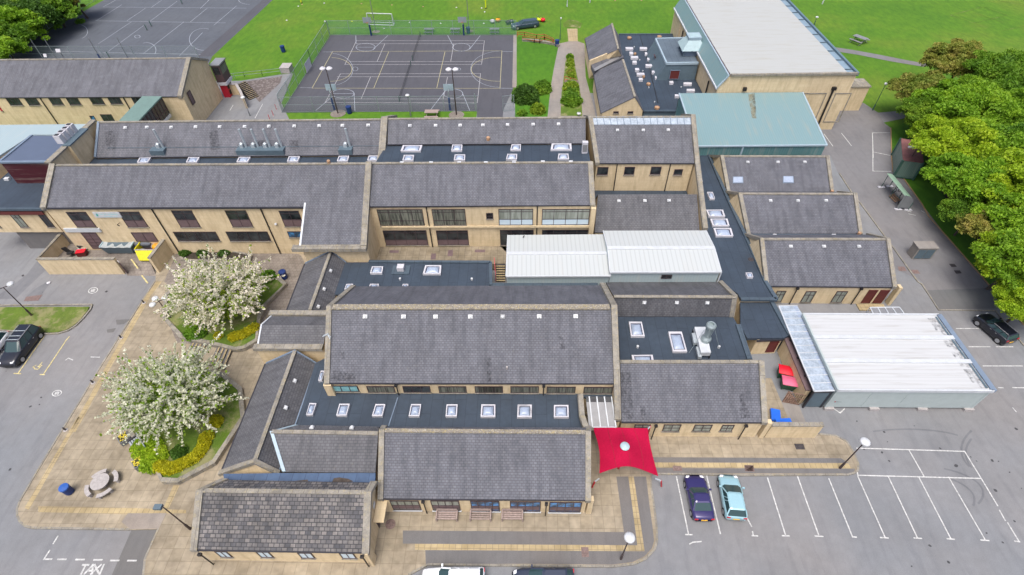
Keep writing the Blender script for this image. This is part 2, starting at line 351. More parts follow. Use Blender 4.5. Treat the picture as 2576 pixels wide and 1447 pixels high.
# car park and roads: everything in front and round the sides of the school
right_edge = G(Q('A3 1105,940 1240,1030 1480,1010 1600,1000 1600,1070 1480,1080 1290,1120 1355,1170 1362,1440 B3 1375,285 1460,330 1640,580 1700,690 1900,915 2150,1200 2360,1447 C3 2440,240 2572,400'))
pts = [(p.x, p.y) for p in right_edge]
car = [(-130, -60), (100, -60), (100, 17), (58, 27.0)] + pts[::-1] + [(46, 96), (20, 92), (-8, 92), (-8, 76), (-36, 76), (-38.2, 80), (-48, 98), (-59, 98), (-59, 66), (-130, 66)]
sheet('car_park_asphalt', car, -.008, 'asphalt')
sheet('service_road', [(p.x, p.y) for p in G(Q('C3 1640,0 B3 1270,1110 1370,1000 1300,880 1000,480 870,290 800,130 A3 560,1440 560,1100 1000,930 1105,940 1240,1030 1290,1120 1355,1170 1362,1440 B3 1375,285 1460,330 1640,580 1900,915 2150,1200 2360,1447 1700,1400'))], -.004, 'asphalt_warm')
sheet('dark_road_patch', [(p.x, p.y) for p in G(Q('C3 1690,80 1800,255 2420,245 2290,60'))], 0., 'asphalt_patch')
sheet('taxi_bay_patch', [(p.x, p.y) for p in G(Q('E0 1200,1035 1450,1030 1370,1200 1330,1300 1315,1447 1020,1447'))], 0., 'asphalt_patch')
# paved forecourt (raised kerb)
left_k = Q('E0 300,1016 235,1000 190,960 165,905 163,840 185,780 210,730 520,210 650,0 C0 950,740 1310,170 1420,0')
right_k = Q('E3 700,160 850,175 950,230 1020,340 1055,440 1050,490 1030,512 960,530')
E2 = Q('E2 1445,520 1445,640 1470,800 1495,1000 1500,1130 1480,1210 1400,1295 1290,1345 1100,1368 E1 2572,1362 1660,1350 1480,1447')
E2[0] = q('E2', 1450, 525)
pv = G(left_k, .12)+G(Q('B0 1425,1150'), .12)+[V((-46.6, 50.2, .12)), V((-10, 50.2, .12)), V((-10, 31, .12)), V((25, 31, .12)), V((25.2, 25.2, .12))]+G(right_k+E2, .12)+[V((3, 3, .12)), V((-27, 3, .12))]+G(Q('E0 1315,1447 1330,1300 1370,1200 1450,1025 1190,1030'), .12)
sheet('paving', [(p.x, p.y) for p in pv], .12, 'paving')
def strip(name, pl, w, z0, z1, mat, closed=False):   # thin kerb along a line
    m = MB(); P = [Vector((p[0], p[1], 0)) for p in pl]; n = len(P); o = []
    for i in range(n):
        d = (P[min(i+1, n-1)]-P[max(i-1, 0)]).normalized(); o.append(V((-d.y, d.x, 0))*w/2)
    for i in range(n-1):
        a, b = P[i], P[i+1]; m.slab([a+o[i]+V((0, 0, z1)), b+o[i+1]+V((0, 0, z1)), b-o[i+1]+V((0, 0, z1)), a-o[i]+V((0, 0, z1))], z1-z0)
    return tag(m.build(name, mat), kind='structure')
strip('kerb', G(Q('E0 1190,1030')+left_k, 0), .16, -.02, .126, 'stone_coping')
strip('kerb', G(right_k+Q('E3 0,535 E2 1700,524')+E2, 0), .16, -.02, .126, 'stone_coping')
strip('kerb', G(Q('E0 1450,1025 1370,1200 1330,1300 1315,1447'), 0), .16, -.02, .126, 'stone_coping')
def psheet(name, s, mat, z=.124): return sheet(name, [(p.x, p.y) for p in G(Q(s), z)], z, mat) if z <= .05 else struct(name, MB().poly(G(Q(s), z) if area(G(Q(s), z)) > 0 else G(Q(s), z)[::-1]), mat)
psheet('tar_band', 'E1 1430,1038 E2 1200,1052 1130,545 1240,545 1322,1172 E1 1430,1158', 'tar_strip')
psheet('tar_band', 'E1 1635,1218 E2 1390,1228 1290,545 1402,545 1432,800 1460,1000 1475,1130 1455,1200 1385,1275 1280,1325 1100,1350 E1 2572,1342 1640,1346', 'tar_strip')
psheet('tar_band', 'E2 1440,368 2500,373 E3 0,373 900,377 965,420 E2 1455,415', 'tar_strip')
psheet('tar_band', 'E2 1470,466 E3 0,470 1030,474 1020,500 960,516 0,516 E2 1470,510', 'tar_strip')
psheet('yellow_paving_band', 'E1 1540,1160 E2 1322,1174 1240,547 1288,547 1388,1226 E1 1540,1214', 'paving_yellow', .1245)
psheet('yellow_paving_band', 'E2 1455,417 E3 0,420 965,424 1000,470 0,466 E2 1468,462', 'paving_yellow', .1245)
psheet('yellow_paving_band', 'E0 265,850 640,180 760,0 710,0 600,180 225,830', 'paving_yellow', .1235)
psheet('yellow_paving_band', 'C0 690,1375 1010,790 1380,130 1480,0 1430,0 1330,130 960,790 640,1375', 'paving_yellow', .1235)
psheet('yellow_paving_band', 'E0 350,815 1150,830 1700,850 1700,880 1150,890 350,870', 'paving_yellow', .1235)
psheet('yellow_paving_band', 'E0 1540,840 1700,500 1640,500 1490,840', 'paving_yellow', .1235)
psheet('concrete_paving_patch', 'E0 1110,960 1170,880 1520,880 1450,1020 1190,1025', 'concrete', .1245)
psheet('brown_paving', 'C0 1500,0 B0 1640,960 2560,960 B1 500,1050 B1 530,1110 C1 370,262 200,270 C0 2440,300 2330,560 2420,660 2300,620 1620,560 1560,430 1560,300 1700,200', 'paving_brown', .1238)
# central grass island on the left
isl = Q('C0 -200,225 845,215 830,260 760,345 700,405 630,450 540,478 430,483 330,470 -200,440')
struct('grass_island', MB().slab([W(p, .14) for p in Q('C0 -200,235 815,230 795,270 735,345 680,395 610,438 530,462 440,465 330,458 -200,440')], .1), 'grass_worn')
strip('kerb', G([q('C0', 845, 215)]+isl[2:], 0), .16, -.02, .15, 'stone_coping')
strip('kerb', G(Q('C0 -200,225 845,215'), 0), .16, -.02, .15, 'stone_coping')
# back yards, courts, paths
sheet('yard', [(p.x, p.y) for p in G(Q('A0 1860,1110 2040,890 2060,780 2050,760 2160,745 2570,680 A1 430,670 260,1100 700,1200 700,1300 A0 1860,1300'))], .0, 'asphalt')
sheet('cobbled_bank', [(p.x, p.y) for p in G(Q('A0 2250,745 2560,700 A1 330,690 310,760 120,935 90,900'))], .01, 'cobbles')
sheet('upper_court', [(p.x, p.y) for p in G(Q('A0 -400,700 -60,560 200,425 950,0 1300,-180 3000,-300 2490,0 1940,515 1900,600 1900,800 -400,800'))], .0, 'court_blue')
sheet('upper_court_edge', [(p.x, p.y) for p in G(Q('A0 1800,520 2400,0 2480,0 1930,515'))], .008, 'court_grey')
sheet('sports_court', [(p.x, p.y) for p in G(Q('A1 770,322 2470,322 2440,330 2440,810 2350,1000 2340,1090 2110,1090 2105,1015 320,1030'))], .0, 'court_grey')
sheet('court_edging', [(p.x, p.y) for p in G(Q('A1 2440,322 2470,322 2470,800 2430,800'))], .01, 'concrete')
sheet('garden_path', [(p.x, p.y) for p in G(Q('A2 600,400 690,380 770,375 840,400 850,700 930,1000 960,1200 480,1200 500,1060 540,700 560,600'))], .0, 'concrete')
sheet('sandy_path', [(p.x, p.y) for p in G(Q('A2 680,262 775,262 778,378 692,378'))], .005, 'paving_yellow')
sheet('worn_grass_patch', [(p.x, p.y) for p in G(Q('A2 650,250 640,215 690,180 760,185 820,215 800,255'))], .0, 'grass_worn')
sheet('field_path', [(p.x, p.y) for p in G(Q('A3 800,425 1000,455 1250,500 1500,550 1720,590 1660,612 1350,560 1050,500 820,465'))], .0, 'asphalt_warm')
sheet('planting_bed', [(p.x, p.y) for p in G(Q('A2 690,495 740,510 760,640 790,780 810,900 820,1060 620,1060 630,850 650,700 665,560'))], .02, 'grass_worn')
sheet('lawn', [(p.x, p.y) for p in G(Q('A2 222,335 300,350 600,430 560,620 530,800 500,1080 205,1080 205,810'))], .004, 'grass_lush')
sheet('verge', [(p.x, p.y) for p in G(Q('A3 1362,1180 1560,1090 2200,1100 B3 2900,900 C3 2900,500 2572,400 2440,240 B3 2360,1447 2150,1200 1900,915 1640,580 1460,330 1375,285 A3 1365,1440'))], .006, 'grass_lush')
sheet('bare_soil_strip', [(p.x, p.y) for p in G(Q('B3 1760,400 2000,700 2150,930 2400,1250 2700,1600 3000,1500 2400,800 1900,300'))], .012, 'soil')
strip('verge_kerb', G(Q('A3 1355,1170 1362,1440 B3 1375,285 1460,330 1640,580 1700,690 1900,915 2150,1200 2360,1447 C3 2440,240 2572,400'), 0), .14, -.02, .06, 'rust_orange')
strip('path_kerb', G(Q('B3 885,300 1000,480 1090,590 1310,890 1400,1010 1600,1290 C3 1640,30 1790,262 2310,268 2572,590'), 0), .16, -.02, .08, 'stone_coping')
# courtyard between the two storey wing and the low flat roof: one metre higher
cy = [W(p, 1.2) for p in Q('B1 1190,955 1300,960 2572,965 B2 60,955 200,900 200,1100 B1 2420,1120 2260,1125 1100,1110')]
struct('courtyard_paving', MB().slab(cy, 1.), 'court_paving')
for s in ('B1 1310,1000 1395,1000 1390,1025 1305,1025', 'B1 1690,1030 1735,1030 1730,1085 1683,1085', 'B1 1845,998 1890,998 1885,1055 1838,1055', 'B1 2090,995 2185,995 2180,1020 2085,1020'):
    struct('purple_paving_square', MB().poly(G(Q(s), 1.206) if area(G(Q(s), 1.2)) > 0 else G(Q(s), 1.206)[::-1]), 'brown_panel')

# ---------------------------------------------------------------- painted lines
def lines(name, segs, w, mat, z=.012, dz=0.):
    m = MB()
    for s in segs:
        P = [W(p, z) for p in (Q(s) if isinstance(s, str) else s)]
        for a, b in zip(P, P[1:]):
            d = (b-a).normalized(); n = V((-d.y, d.x, 0))*w/2; a = a-d*w/2; b = b+d*w/2
            m.poly([a+n, a-n, b-n, b+n]); z += .00005
            for k in range(1, 5): m.v[-k].z = z
    return tag(m.build(name, mat), kind='structure')
def arc(c, a, b, t0, t1, n=20):  # ellipse in zoom pixels
    k, x, y = c; return [q(k, x+a*math.cos(math.radians(t0+(t1-t0)*i/n)), y+b*math.sin(math.radians(t0+(t1-t0)*i/n))) for i in range(n+1)]
lines('parking_lines', ['E2 1680,548 1790,1072', 'E2 1955,535 2080,1065', 'E2 2240,760 2365,1000', 'E2 2375,1050 2382,1085', 'E2 1765,1075 1820,1076', 'E2 2372,1085 2420,1087', 'E3 230,560 395,1085', 'E3 365,1085 425,1087', 'E3 500,535 700,1090', 'E3 665,1088 735,1092', 'E3 790,565 1005,1095', 'E3 1005,1095 1040,1098', 'E3 1050,510 1055,545 1305,1105', 'E3 1262,1102 1330,1106', 'E3 1330,540 1600,1108', 'E3 1570,1106 1635,1110', 'E3 1610,548 1905,1115', 'E3 1870,1113 1935,1118', 'E3 1885,552 2220,1127', 'E3 2180,1125 2250,1130', 'E3 2030,315 2180,560 2330,810', 'E3 2350,855 2400,945', 'E3 2425,970 2525,1135', 'E3 2490,1135 2530,1140', 'E3 1045,285 2030,315', 'E3 1520,300 1660,545', 'E3 1055,533 2175,562', 'C3 835,1163 893,1202 932,1163',
    'C3 1955,430 2180,430', 'C3 2070,597 2260,597', 'C3 2320,597 2470,597', 'C3 2200,772 2555,772', 'C3 2340,970 2380,972', 'C3 2470,970 2600,972', 'A3 745,1225 825,1335', 'A3 905,1218 995,1332', 'A3 1185,1215 1345,1213', 'A3 1187,1217 1195,1440', 'B3 1190,0 1192,278 1355,280', 'B3 1195,103 1350,135', 'A0 2100,1010 2130,960', 'A0 2330,1080 2400,950'], .10, 'white_paint')
lines('parking_lines', ['C0 165,840 405,497', 'C0 130,840 188,843', 'C0 395,850 590,560', 'C0 368,850 405,852', 'C0 595,548 632,505'], .11, 'yellow_paint', .0125)
lines('taxi_lines', ['E0 527,1092 488,1155', 'E0 452,1222 402,1300 470,1300', 'E0 530,1301 600,1301', 'E0 695,1303 768,1303', 'E0 860,1306 930,1306', 'E0 1012,1312 1084,1312', 'E0 1168,1313 1242,1313'], .12, 'white_paint', .016)
lines('taxi_lettering', ['E0 757,1352 808,1352', 'E0 782,1354 742,1433', 'E0 848,1352 772,1433', 'E0 848,1352 842,1433', 'E0 800,1405 845,1405', 'E0 865,1352 905,1433', 'E0 922,1352 832,1433', 'E0 948,1352 912,1433'], .14, 'white_paint', .016)
lines('disabled_bay_symbol', ['C0 385,738 350,780', 'C0 365,762 383,768', 'C0 345,775 372,780', 'C0 305,778 318,800 345,802 362,790 355,772', 'C0 300,783 330,765'], .08, 'yellow_paint', .013)
for c in (('C0', 850, 82), ('C0', 520, 1021)):
    k, x, y = c; m = []
    m.append([q(k, x+40*math.cos(a)+12*math.sin(a), y+14*math.cos(a+.0)*-1+22*math.sin(a)) for a in [i*math.pi/12 for i in range(25)]])
    lines('speed_roundel', m+[[q(k, x-4, y-9), q(k, x-12, y-6), q(k, x-15, y+1), q(k, x-5, y+1), q(k, x-7, y+9), q(k, x-20, y+8)], [q(k, x+8, y-12), q(k, x+18, y-8), q(k, x+10, y+10), q(k, x+1, y+5), q(k, x+8, y-12)]], .09, 'white_paint', .014)
lines('faded_marks', ['C0 600,718 625,700 665,718', 'C0 830,690 910,692', 'E2 1800,1160 1830,1145 1905,1138', 'C3 2470,1155 2500,1190', 'B3 1480,635 1540,652', 'B3 1520,668 1580,682', 'B3 1635,640 1660,655'], .09, 'white_paint', .013)
lines('court_lines', ['A1 790,472 2335,465', 'A1 2335,465 2318,808', 'A1 2318,808 600,806', 'A1 600,806 788,472', 'A1 1300,475 1165,805', 'A1 1815,473 1740,805'], .10, 'court_yellow')
lines('court_lines', ['A1 1005,372 2175,372 2150,585', 'A1 1005,375 900,592', 'A1 1010,400 2160,400', 'A1 1265,402 1195,562', 'A1 1895,402 1868,560', 'A1 940,563 2145,563', 'A1 905,590 2150,590', 'A1 860,675 2140,672 2110,940', 'A1 860,675 720,938 2110,940', 'A1 830,702 2135,702', 'A1 1135,705 1050,902', 'A1 1838,705 1798,905', 'A1 745,905 2112,905'], .10, 'court_white', .0135)
lines('court_lines', ['A1 1000,325 1003,400', 'A1 1293,325 1160,450', 'A1 1840,325 1890,420', 'A1 2138,325 2040,450', 'A1 635,1010 790,880', 'A1 985,850 992,1015', 'A1 1678,1012 1810,840', 'A1 1975,850 2042,1012', arc(('A1', 1090, 432), 88, 36, 0, 360), arc(('A1', 1965, 432), 80, 36, 0, 360), arc(('A1', 885, 856), 100, 42, 0, 360), arc(('A1', 1890, 856), 88, 42, 0, 360), 'A1 790,856 985,856', 'A1 1000,432 1170,432', 'A1 700,475 790,475', 'A1 2335,470 2430,472', 'A1 490,800 600,803', 'A1 2318,806 2430,808'], .10, 'pale_line', .0145)
lines('court_lines', [arc(('A1', 775, 635), 190, 108, -88, 92), arc(('A1', 2300, 633), 245, 110, 85, 275)], .10, 'court_yellow', .0155)
lines('court_lines', [arc(('A1', 760, 635), 215, 148, -82, 95), arc(('A1', 2320, 633), 270, 165, 92, 268), arc(('A1', 995, 630), 25, 18, 0, 360), arc(('A1', 1930, 632), 28, 14, 0, 360)], .07, 'pale_line', .0165)
lines('upper_court_lines', ['A0 945,65 2250,75', 'A0 870,190 2060,210', 'A0 1060,0 940,65', 'A0 1620,10 1370,195', 'A0 1310,235 990,470', 'A0 1480,0 1380,70', 'A0 1910,0 1830,78', 'A0 2160,55 1955,230', 'A0 1110,45 880,190', 'A0 1200,200 900,400', 'A0 1680,200 1310,490', 'A0 1330,75 1160,190', 'A0 1890,78 1740,200', 'A0 360,465 1830,500', 'A0 1850,300 1640,510', arc(('A0', 700, 290), 100, 70, -90, 60), arc(('A0', 1860, 360), 130, 100, 90, 290), arc(('A0', 1340, 460), 85, 70, -110, 30), arc(('A0', 1255, 335), 25, 14, 0, 360), arc(('A0', 2280, 0), 100, 40, 90, 180)], .10, 'pale_line')
lines('pitch_lines', ['A3 1900,140 2200,62 2420,140', 'A3 1900,140 2240,255', 'A3 2110,115 2400,210', 'A3 2340,290 2650,220', 'A3 2120,210 2420,140', 'A3 2150,-40 2600,60'], .10, 'grass_worn')
for s in ('C3 380,1050 500,1000', 'E0 70,800 170,850'): pass
def cover(s, mat, z=.127, name='manhole_cover'):
    p = G(Q(s), z); struct(name, MB().poly(p if area(p) > 0 else p[::-1]), mat)
cover('E3 470,245 555,245 573,298 490,298', 'iron'); cover('E3 15,440 95,445 112,500 25,495', 'manhole', .128); cover('E2 1645,445 1725,448 1732,495 1650,492', 'manhole', .128); cover('E2 2300,440 2380,442 2395,495 2315,492', 'manhole', .128)
cover('E2 808,1190 875,1190 880,1280 815,1280', 'manhole', .128); cover('B3 1885,1125 1935,1125 1960,1152 1910,1155', 'iron', .013); cover('B3 1930,1185 1985,1185 2005,1212 1950,1215', 'iron', .013)
cover('C0 240,140 390,120 350,175 215,180', 'manhole', .013); cover('C0 1060,350 1190,345 1130,390 1065,395', 'asphalt_patch', .013); cover('C0 975,440 1060,425 1035,465 980,468', 'asphalt_patch', .013)
cover('B3 1420,1150 1480,1150 1500,1190 1430,1190', 'manhole', .013); cover('B3 1540,1180 1600,1180 1625,1215 1565,1215', 'manhole', .013)
struct('manhole_cover', MB().lathe(W(q('E1', 1317, 980), .12), [(.42, 0), (.42, .03), (.34, .035)], 20), 'manhole')
cover('B0 195,1230 215,1222 222,1235 205,1243', 'iron', .013); cover('C0 955,95 975,82 988,88 970,102', 'iron', .013)

sheet('trench_patch', [(p.x, p.y) for p in G(Q('B0 -60,1447 170,1280 250,1215 335,1105 420,1040 470,1130 330,1265 140,1447'))], -.002, 'asphalt_trench')
sheet('trench_patch', [(p.x, p.y) for p in G(Q('C0 225,150 330,60 420,10 455,20 380,120 250,190'))], -.0015, 'asphalt_trench')
lines('tyre_marks', [arc(('E3', 1500, 700), 700, 260, -60, 20, 16), arc(('E3', 1400, 760), 720, 270, -50, 10, 16), arc(('E3', 2500, 300), 500, 300, 150, 215, 12), arc(('E3', 2560, 330), 520, 300, 155, 205, 12), arc(('C3', 1500, 1500), 600, 150, -120, -40, 14)], .16, 'asphalt_trench', .0)
for i in range(46):
    x_, y_ = (rnd.uniform(1000, 2560), rnd.uniform(0, 1400)) if i % 2 else (rnd.uniform(0, 900), rnd.uniform(0, 1400)); k = 'E3' if i % 2 else rnd.choice(('C0', 'E0'))
    c = W(q(k, x_, y_), .0); a_ = rnd.random()*3; rr = rnd.uniform(.06, .22)
    if k == 'C0' and x_ > 500 or k == 'E0' and x_ > 150: continue
    struct('oil_spot', MB().poly([c+V((math.cos(a_+j)*rr*(1+.4*math.sin(j*2+a_)), math.sin(a_+j)*rr*.8, .0008*i*.1)) for j in (0, 1, 2, 3, 4, 5)]), 'drain_stain')
# ---------------------------------------------------------------- building helpers
def lerp(a, b, t): return a+(b-a)*t
def strip3(m, pts, side, w, lo, hi):   # extruded band along a polyline; side = horizontal width direction
    s = side.normalized()*w/2; k = len(m.v)
    for p in pts: m.v += [p-s+V((0, 0, lo)), p+s+V((0, 0, lo)), p+s+V((0, 0, hi)), p-s+V((0, 0, hi))]
    n = len(pts)
    for i in range(n-1):
        for j in range(4): a = k+i*4+j; b = k+i*4+(j+1) % 4; m.f.append((a, b, b+4, a+4))
    m.f.append((k+3, k+2, k+1, k)); e = k+(n-1)*4; m.f.append((e, e+1, e+2, e+3))
    return m
def fix(o):     # outward normals
    import bmesh
    b = bmesh.new(); b.from_mesh(o.data); bmesh.ops.recalc_face_normals(b, faces=b.faces); b.to_mesh(o.data); b.free(); return o
def pitched(r, ef, rg, eb, zb=0., mat='slate', wall='cream_wall', inset=.07, cop='LR', ridge='stone_coping', gut='F', cw=.42, out=.0, walls=True, ch=.2, zbb=None):
    th = .12; up1 = V((0, 0, 1))
    m = MB(); m.slab([ef[0], ef[1], rg[1], rg[0]], th); m.slab([eb[0], eb[1], rg[1]+up1*.002, rg[0]+up1*.002], th)
    m.build('roof', mat, r)
    if walls:
        P = []
        for i in (0, 1):
            a = (ef[1]-ef[0]).normalized()*(.06 if i == 0 else -.06)
            l1 = V((rg[i].x-ef[i].x, rg[i].y-ef[i].y)).length; l2 = V((rg[i].x-eb[i].x, rg[i].y-eb[i].y)).length
            f = lerp(ef[i], rg[i], min(.45, inset/l1))+a-up1*(th+.01); g = rg[i]+a-up1*(th+.01); b = lerp(eb[i], rg[i], min(.45, inset/l2))+a-up1*(th+.01)
            P.append([V((f.x, f.y, zb)), f, g, b, V((b.x, b.y, zbb if zbb is not None else zb))])
        m = MB(); m.poly(P[0]); m.poly(P[1][::-1]); m.poly([P[0][0], P[1][0], P[1][1], P[0][1]]); m.poly([P[0][4], P[0][3], P[1][3], P[1][4]])
        fix(m.build('wall', wall, r)); r['_f'] = 0; del r['_f']
        WALL[r.name] = P
    side = rg[1]-rg[0]; side.z = 0
    for i, c in ((0, 'L'), (1, 'R')):
        if c in cop:
            d = (1 if i == 0 else -1)*side.normalized()*(-out)
            # start slightly past the eave
            e0 = ef[i]+(ef[i]-rg[i]).normalized()*.15; e1 = eb[i]+(eb[i]-rg[i]).normalized()*.1
            fix(strip3(MB(), [e0+d, rg[i]+d, e1+d], side, cw, -.22, ch).build('coping', 'stone_coping' if c in cop else 'white_trim', r))
    if ridge:
        strip3(MB(), [rg[0], rg[1]], V((-side.y, side.x, 0)), .34, -.05, .07).build('ridge_tiles', ridge, r)
    if 'F' in gut:
        d = (ef[0]-rg[0]); d.z = 0; d = d.normalized()
        strip3(MB(), [ef[0]+d*.07, ef[1]+d*.04], d, .09, -.12, -.02).build('gutter', 'gutter_dark', r)
    if 'B' in gut:
        d = (eb[0]-rg[0]); d.z = 0; d = d.normalized()
        strip3(MB(), [eb[0]+d*.07, eb[1]+d*.04], d, .09, -.12, -.02).build('gutter', 'gutter_dark', r)
WALL = {}
def wline(r): p = WALL[r.name]; return (p[0][0].copy(), p[1][0].copy())
def bargeboard(r, pts, side, mat='white_trim', w=.14, lo=-.2, hi=.1): fix(strip3(MB(), pts, side, w, lo, hi).build('bargeboard', mat, r))
def flatroof(r, pts, z, mat='flat_roof', th=.3, kerb=None, kmat='felt_edge', kw=.35, kh=.18, name='flat_roof'):
    P = [V((p.x, p.y, z)) for p in pts]; MB().slab(P, th).build(name, mat, r)
    if kerb:
        for a, b in kerb:
            a, b = P[a], P[b]; d = (b-a).normalized(); s = V((-d.y, d.x, 0))
            fix(strip3(MB(), [a, b], s, kw, -.1, kh).build('roof_edge', kmat, r))
def walls(r, pts, z0, z1, mat='cream_wall', name='wall'):
    m = MB(); P = [V((p.x, p.y, 0)) for p in pts]
    if area(P) < 0: P = P[::-1]
    n = len(P)
    for i in range(n):
        a, b = P[i], P[(i+1) % n]; m.poly([a+V((0, 0, z0)), b+V((0, 0, z0)), b+V((0, 0, z1)), a+V((0, 0, z1))])
    return m.build(name, mat, r)
def window(r, a, b, plane=None, nx=2, rows=(1.,), glass='glass_dark', lower=None, frame='dark_frame', sill=True, name='window', bar='brown_frame', out=.05):
    # a, b: pixels of top-left and bottom-right corner; plane: (p, q) points of the wall line or Y value
    if isinstance(plane, (int, float)): A, B = oY(a, plane), oY(b, plane)
    else: A, B = onV(a, *plane), onV(b, *plane)
    win3(r, A, B, nx, rows, glass, lower, frame, sill, name, bar, out)
def win3(r, A, B, nx=2, rows=(1.,), glass='glass_dark', lower=None, frame='dark_frame', sill=True, name='window', bar='brown_frame', out=.05):
    z1, z0 = A.z, B.z; h = V((B.x-A.x, B.y-A.y, 0)); Lw = h.length; h /= Lw; n = V((h.y, -h.x, 0))
    if n.dot(EYE-A) < 0: n = -n
    def P(u, z, o): return V((A.x, A.y, 0))+h*u+V((0, 0, z))+n*o
    def bx(m, u0, u1, za, zc, o0, o1): return m.obox((P((u0+u1)/2, (za+zc)/2, (o0+o1)/2)), h*(u1-u0)/2, n*(o1-o0)/2, V((0, 0, (zc-za)/2)))
    t_ = min(.07, Lw*.12); m = MB()
    bx(m, 0, Lw, z1-t_, z1, 0, out+.02); bx(m, 0, Lw, z0, z0+t_, 0, out+.02); bx(m, 0, t_, z0+t_, z1-t_, 0, out+.018); bx(m, Lw-t_, Lw, z0+t_, z1-t_, 0, out+.018)
    for i in range(1, nx): u = Lw*i/nx; bx(m, u-.03, u+.03, z0+t_, z1-t_, 0, out+.012)
    tot = sum(rows); zc = z1
    for rr in rows[:-1]:
        zc -= (z1-z0)*rr/tot; bx(m, t_, Lw-t_, zc-.03, zc+.03, 0, out+.010)
    fo = m.build(name, frame, r)
    zs = z0 if not lower else zc
    bx(MB(), .02, Lw-.02, zs+.01, z1-.02, .0, out-.02).build('pane', glass, fo)
    if lower: bx(MB(), .02, Lw-.02, z0+.01, zs+.008, .0, out-.012).build('lower_panel', lower, fo)
    if sill: bx(MB(), -.06, Lw+.06, z0-.09, z0, 0, out+.08).build('sill', 'stone_coping' if sill is True else sill, fo)
    return fo
def pipe(r, base, zb, zt, r_=.055, mat='pipe', hop=True, pt=None):
    p = pt or W(base, zb); m = MB().tube((p.x, p.y-.06, zb), (p.x, p.y-.06, zt), r_, n=6)
    if hop: m.box(p.x-.13, p.x+.13, p.y-.2, p.y+.02, zt-.25, zt)
    m.build('drainpipe', mat, r)
def skylight(r, s, z, h=.28, dome=True, mat='kerb_white'):   # four pixels: tl tr br bl of the frame
    P = G(Q(s) if isinstance(s, str) else s, z+h)
    if area(P) < 0: P = P[::-1]
    c = sum(P, V((0, 0, 0)))/4; I = [lerp(p, c, .19) for p in P]; lo = [V((p.x, p.y, z-.02)) for p in P]
    m = MB(); k = len(m.v); m.v += lo+P+I+[V((p.x, p.y, z+h-.12)) for p in I]
    for i in range(4):
        j = (i+1) % 4; m.f += [(i, j, 4+j, 4+i), (4+i, 4+j, 8+j, 8+i), (8+i, 8+j, 12+j, 12+i)]
    fo = m.build('rooflight', mat, r)
    I2 = [V((p.x, p.y, z+h-.11)) for p in I]; MB().poly(I2).build('glazing_bed', 'dome_gap', fo); c2 = sum(I2, V((0, 0, 0)))/4; I2 = [lerp(p, c2, .14) for p in I2]
    def f(u, v):
        p = lerp(lerp(I2[0], I2[1], u), lerp(I2[3], I2[2], u), v); e = (1-(2*u-1)**4)*(1-(2*v-1)**4); p.z += .01+.22*e; return p
    MB().grid(f, 8, 8).build('dome', 'dome', fo, True)
def vent(r, p, pl, s=.14, mat='glob_white'):   # small white roof light tube on a roof plane (three points)
    c = oP(p, *pl); n = (pl[1]-pl[0]).cross(pl[2]-pl[0]).normalized()
    if n.z < 0: n = -n
    h = (pl[1]-pl[0]).normalized(); k = n.cross(h); m = MB(); m.obox(c+n*.06, h*s*1.25, k*s*1.1, n*.07); m.lathe(c+n*.16, [(s, 0), (s*.7, .06), (0.01, .08)], 10)
    m.build('roof_vent', mat, r)
def mk(name, label, cat='building', loc=None, group=None):
    return thing(name, label, cat, loc or (0, 0, 0), group)
def P3(s, z): return [W(p, z) for p in Q(s)]

# ================================================================ the school, block by block
# 1 front left block with the old mottled tiles
r = mk('tiled_block', 'low cream block at the front corner, its roof of mottled old brown and grey tiles', loc=W(q('E0', 1745, 1215), 0))
ef = [W(q('E0', 1775, 1208), 2.9), W(q('E1', 1092, 1236), 2.9)]; rg = [W(q('E0', 1828, 672), 4.95), W(q('E1', 1112, 690), 4.95)]
eb = [UP(rg[0], q('E0', 2045, 575), -28), UP(rg[1], q('E1', 1165, 600), -28)]
pitched(r, ef, rg, eb, 0, 'slate_old', cw=.55, ch=.16)
y = wline(r)
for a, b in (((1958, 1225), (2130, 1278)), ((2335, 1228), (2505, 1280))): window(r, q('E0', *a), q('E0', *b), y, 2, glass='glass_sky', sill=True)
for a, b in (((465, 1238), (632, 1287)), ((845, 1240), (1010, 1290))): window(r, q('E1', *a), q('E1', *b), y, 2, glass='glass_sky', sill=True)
pipe(r, q('E0', 1960, 1345), 0, 2.75); pipe(r, q('E1', 1125, 1365), 0, 2.75)
p = WALL[r.name]; xr = p[1][0].x
MB().box(xr+.0, xr+.22, p[1][0].y-.25, p[1][0].y+.5, 0, 2.9).build('gable_pier', 'cream_wall', r)
d = MB().box(xr, xr+.06, p[1][0].y+2.7, p[1][0].y+3.9, .12, 2.2).build('door', 'dark_frame', r); MB().box(xr+.05, xr+.075, p[1][0].y+2.85, p[1][0].y+3.75, .9, 2.05).build('pane', 'glass_blind', d)
MB().box(xr+.05, xr+.9, p[1][0].y+2.3, p[1][0].y+4.2, 2.35, 2.47).build('door_canopy', 'cream_wall', r)
MB().box(xr+.02, xr+.06, p[1][0].y+3.2, p[1][0].y+3.7, 2.75, 3.2).build('wall_sign', 'white_trim', r)

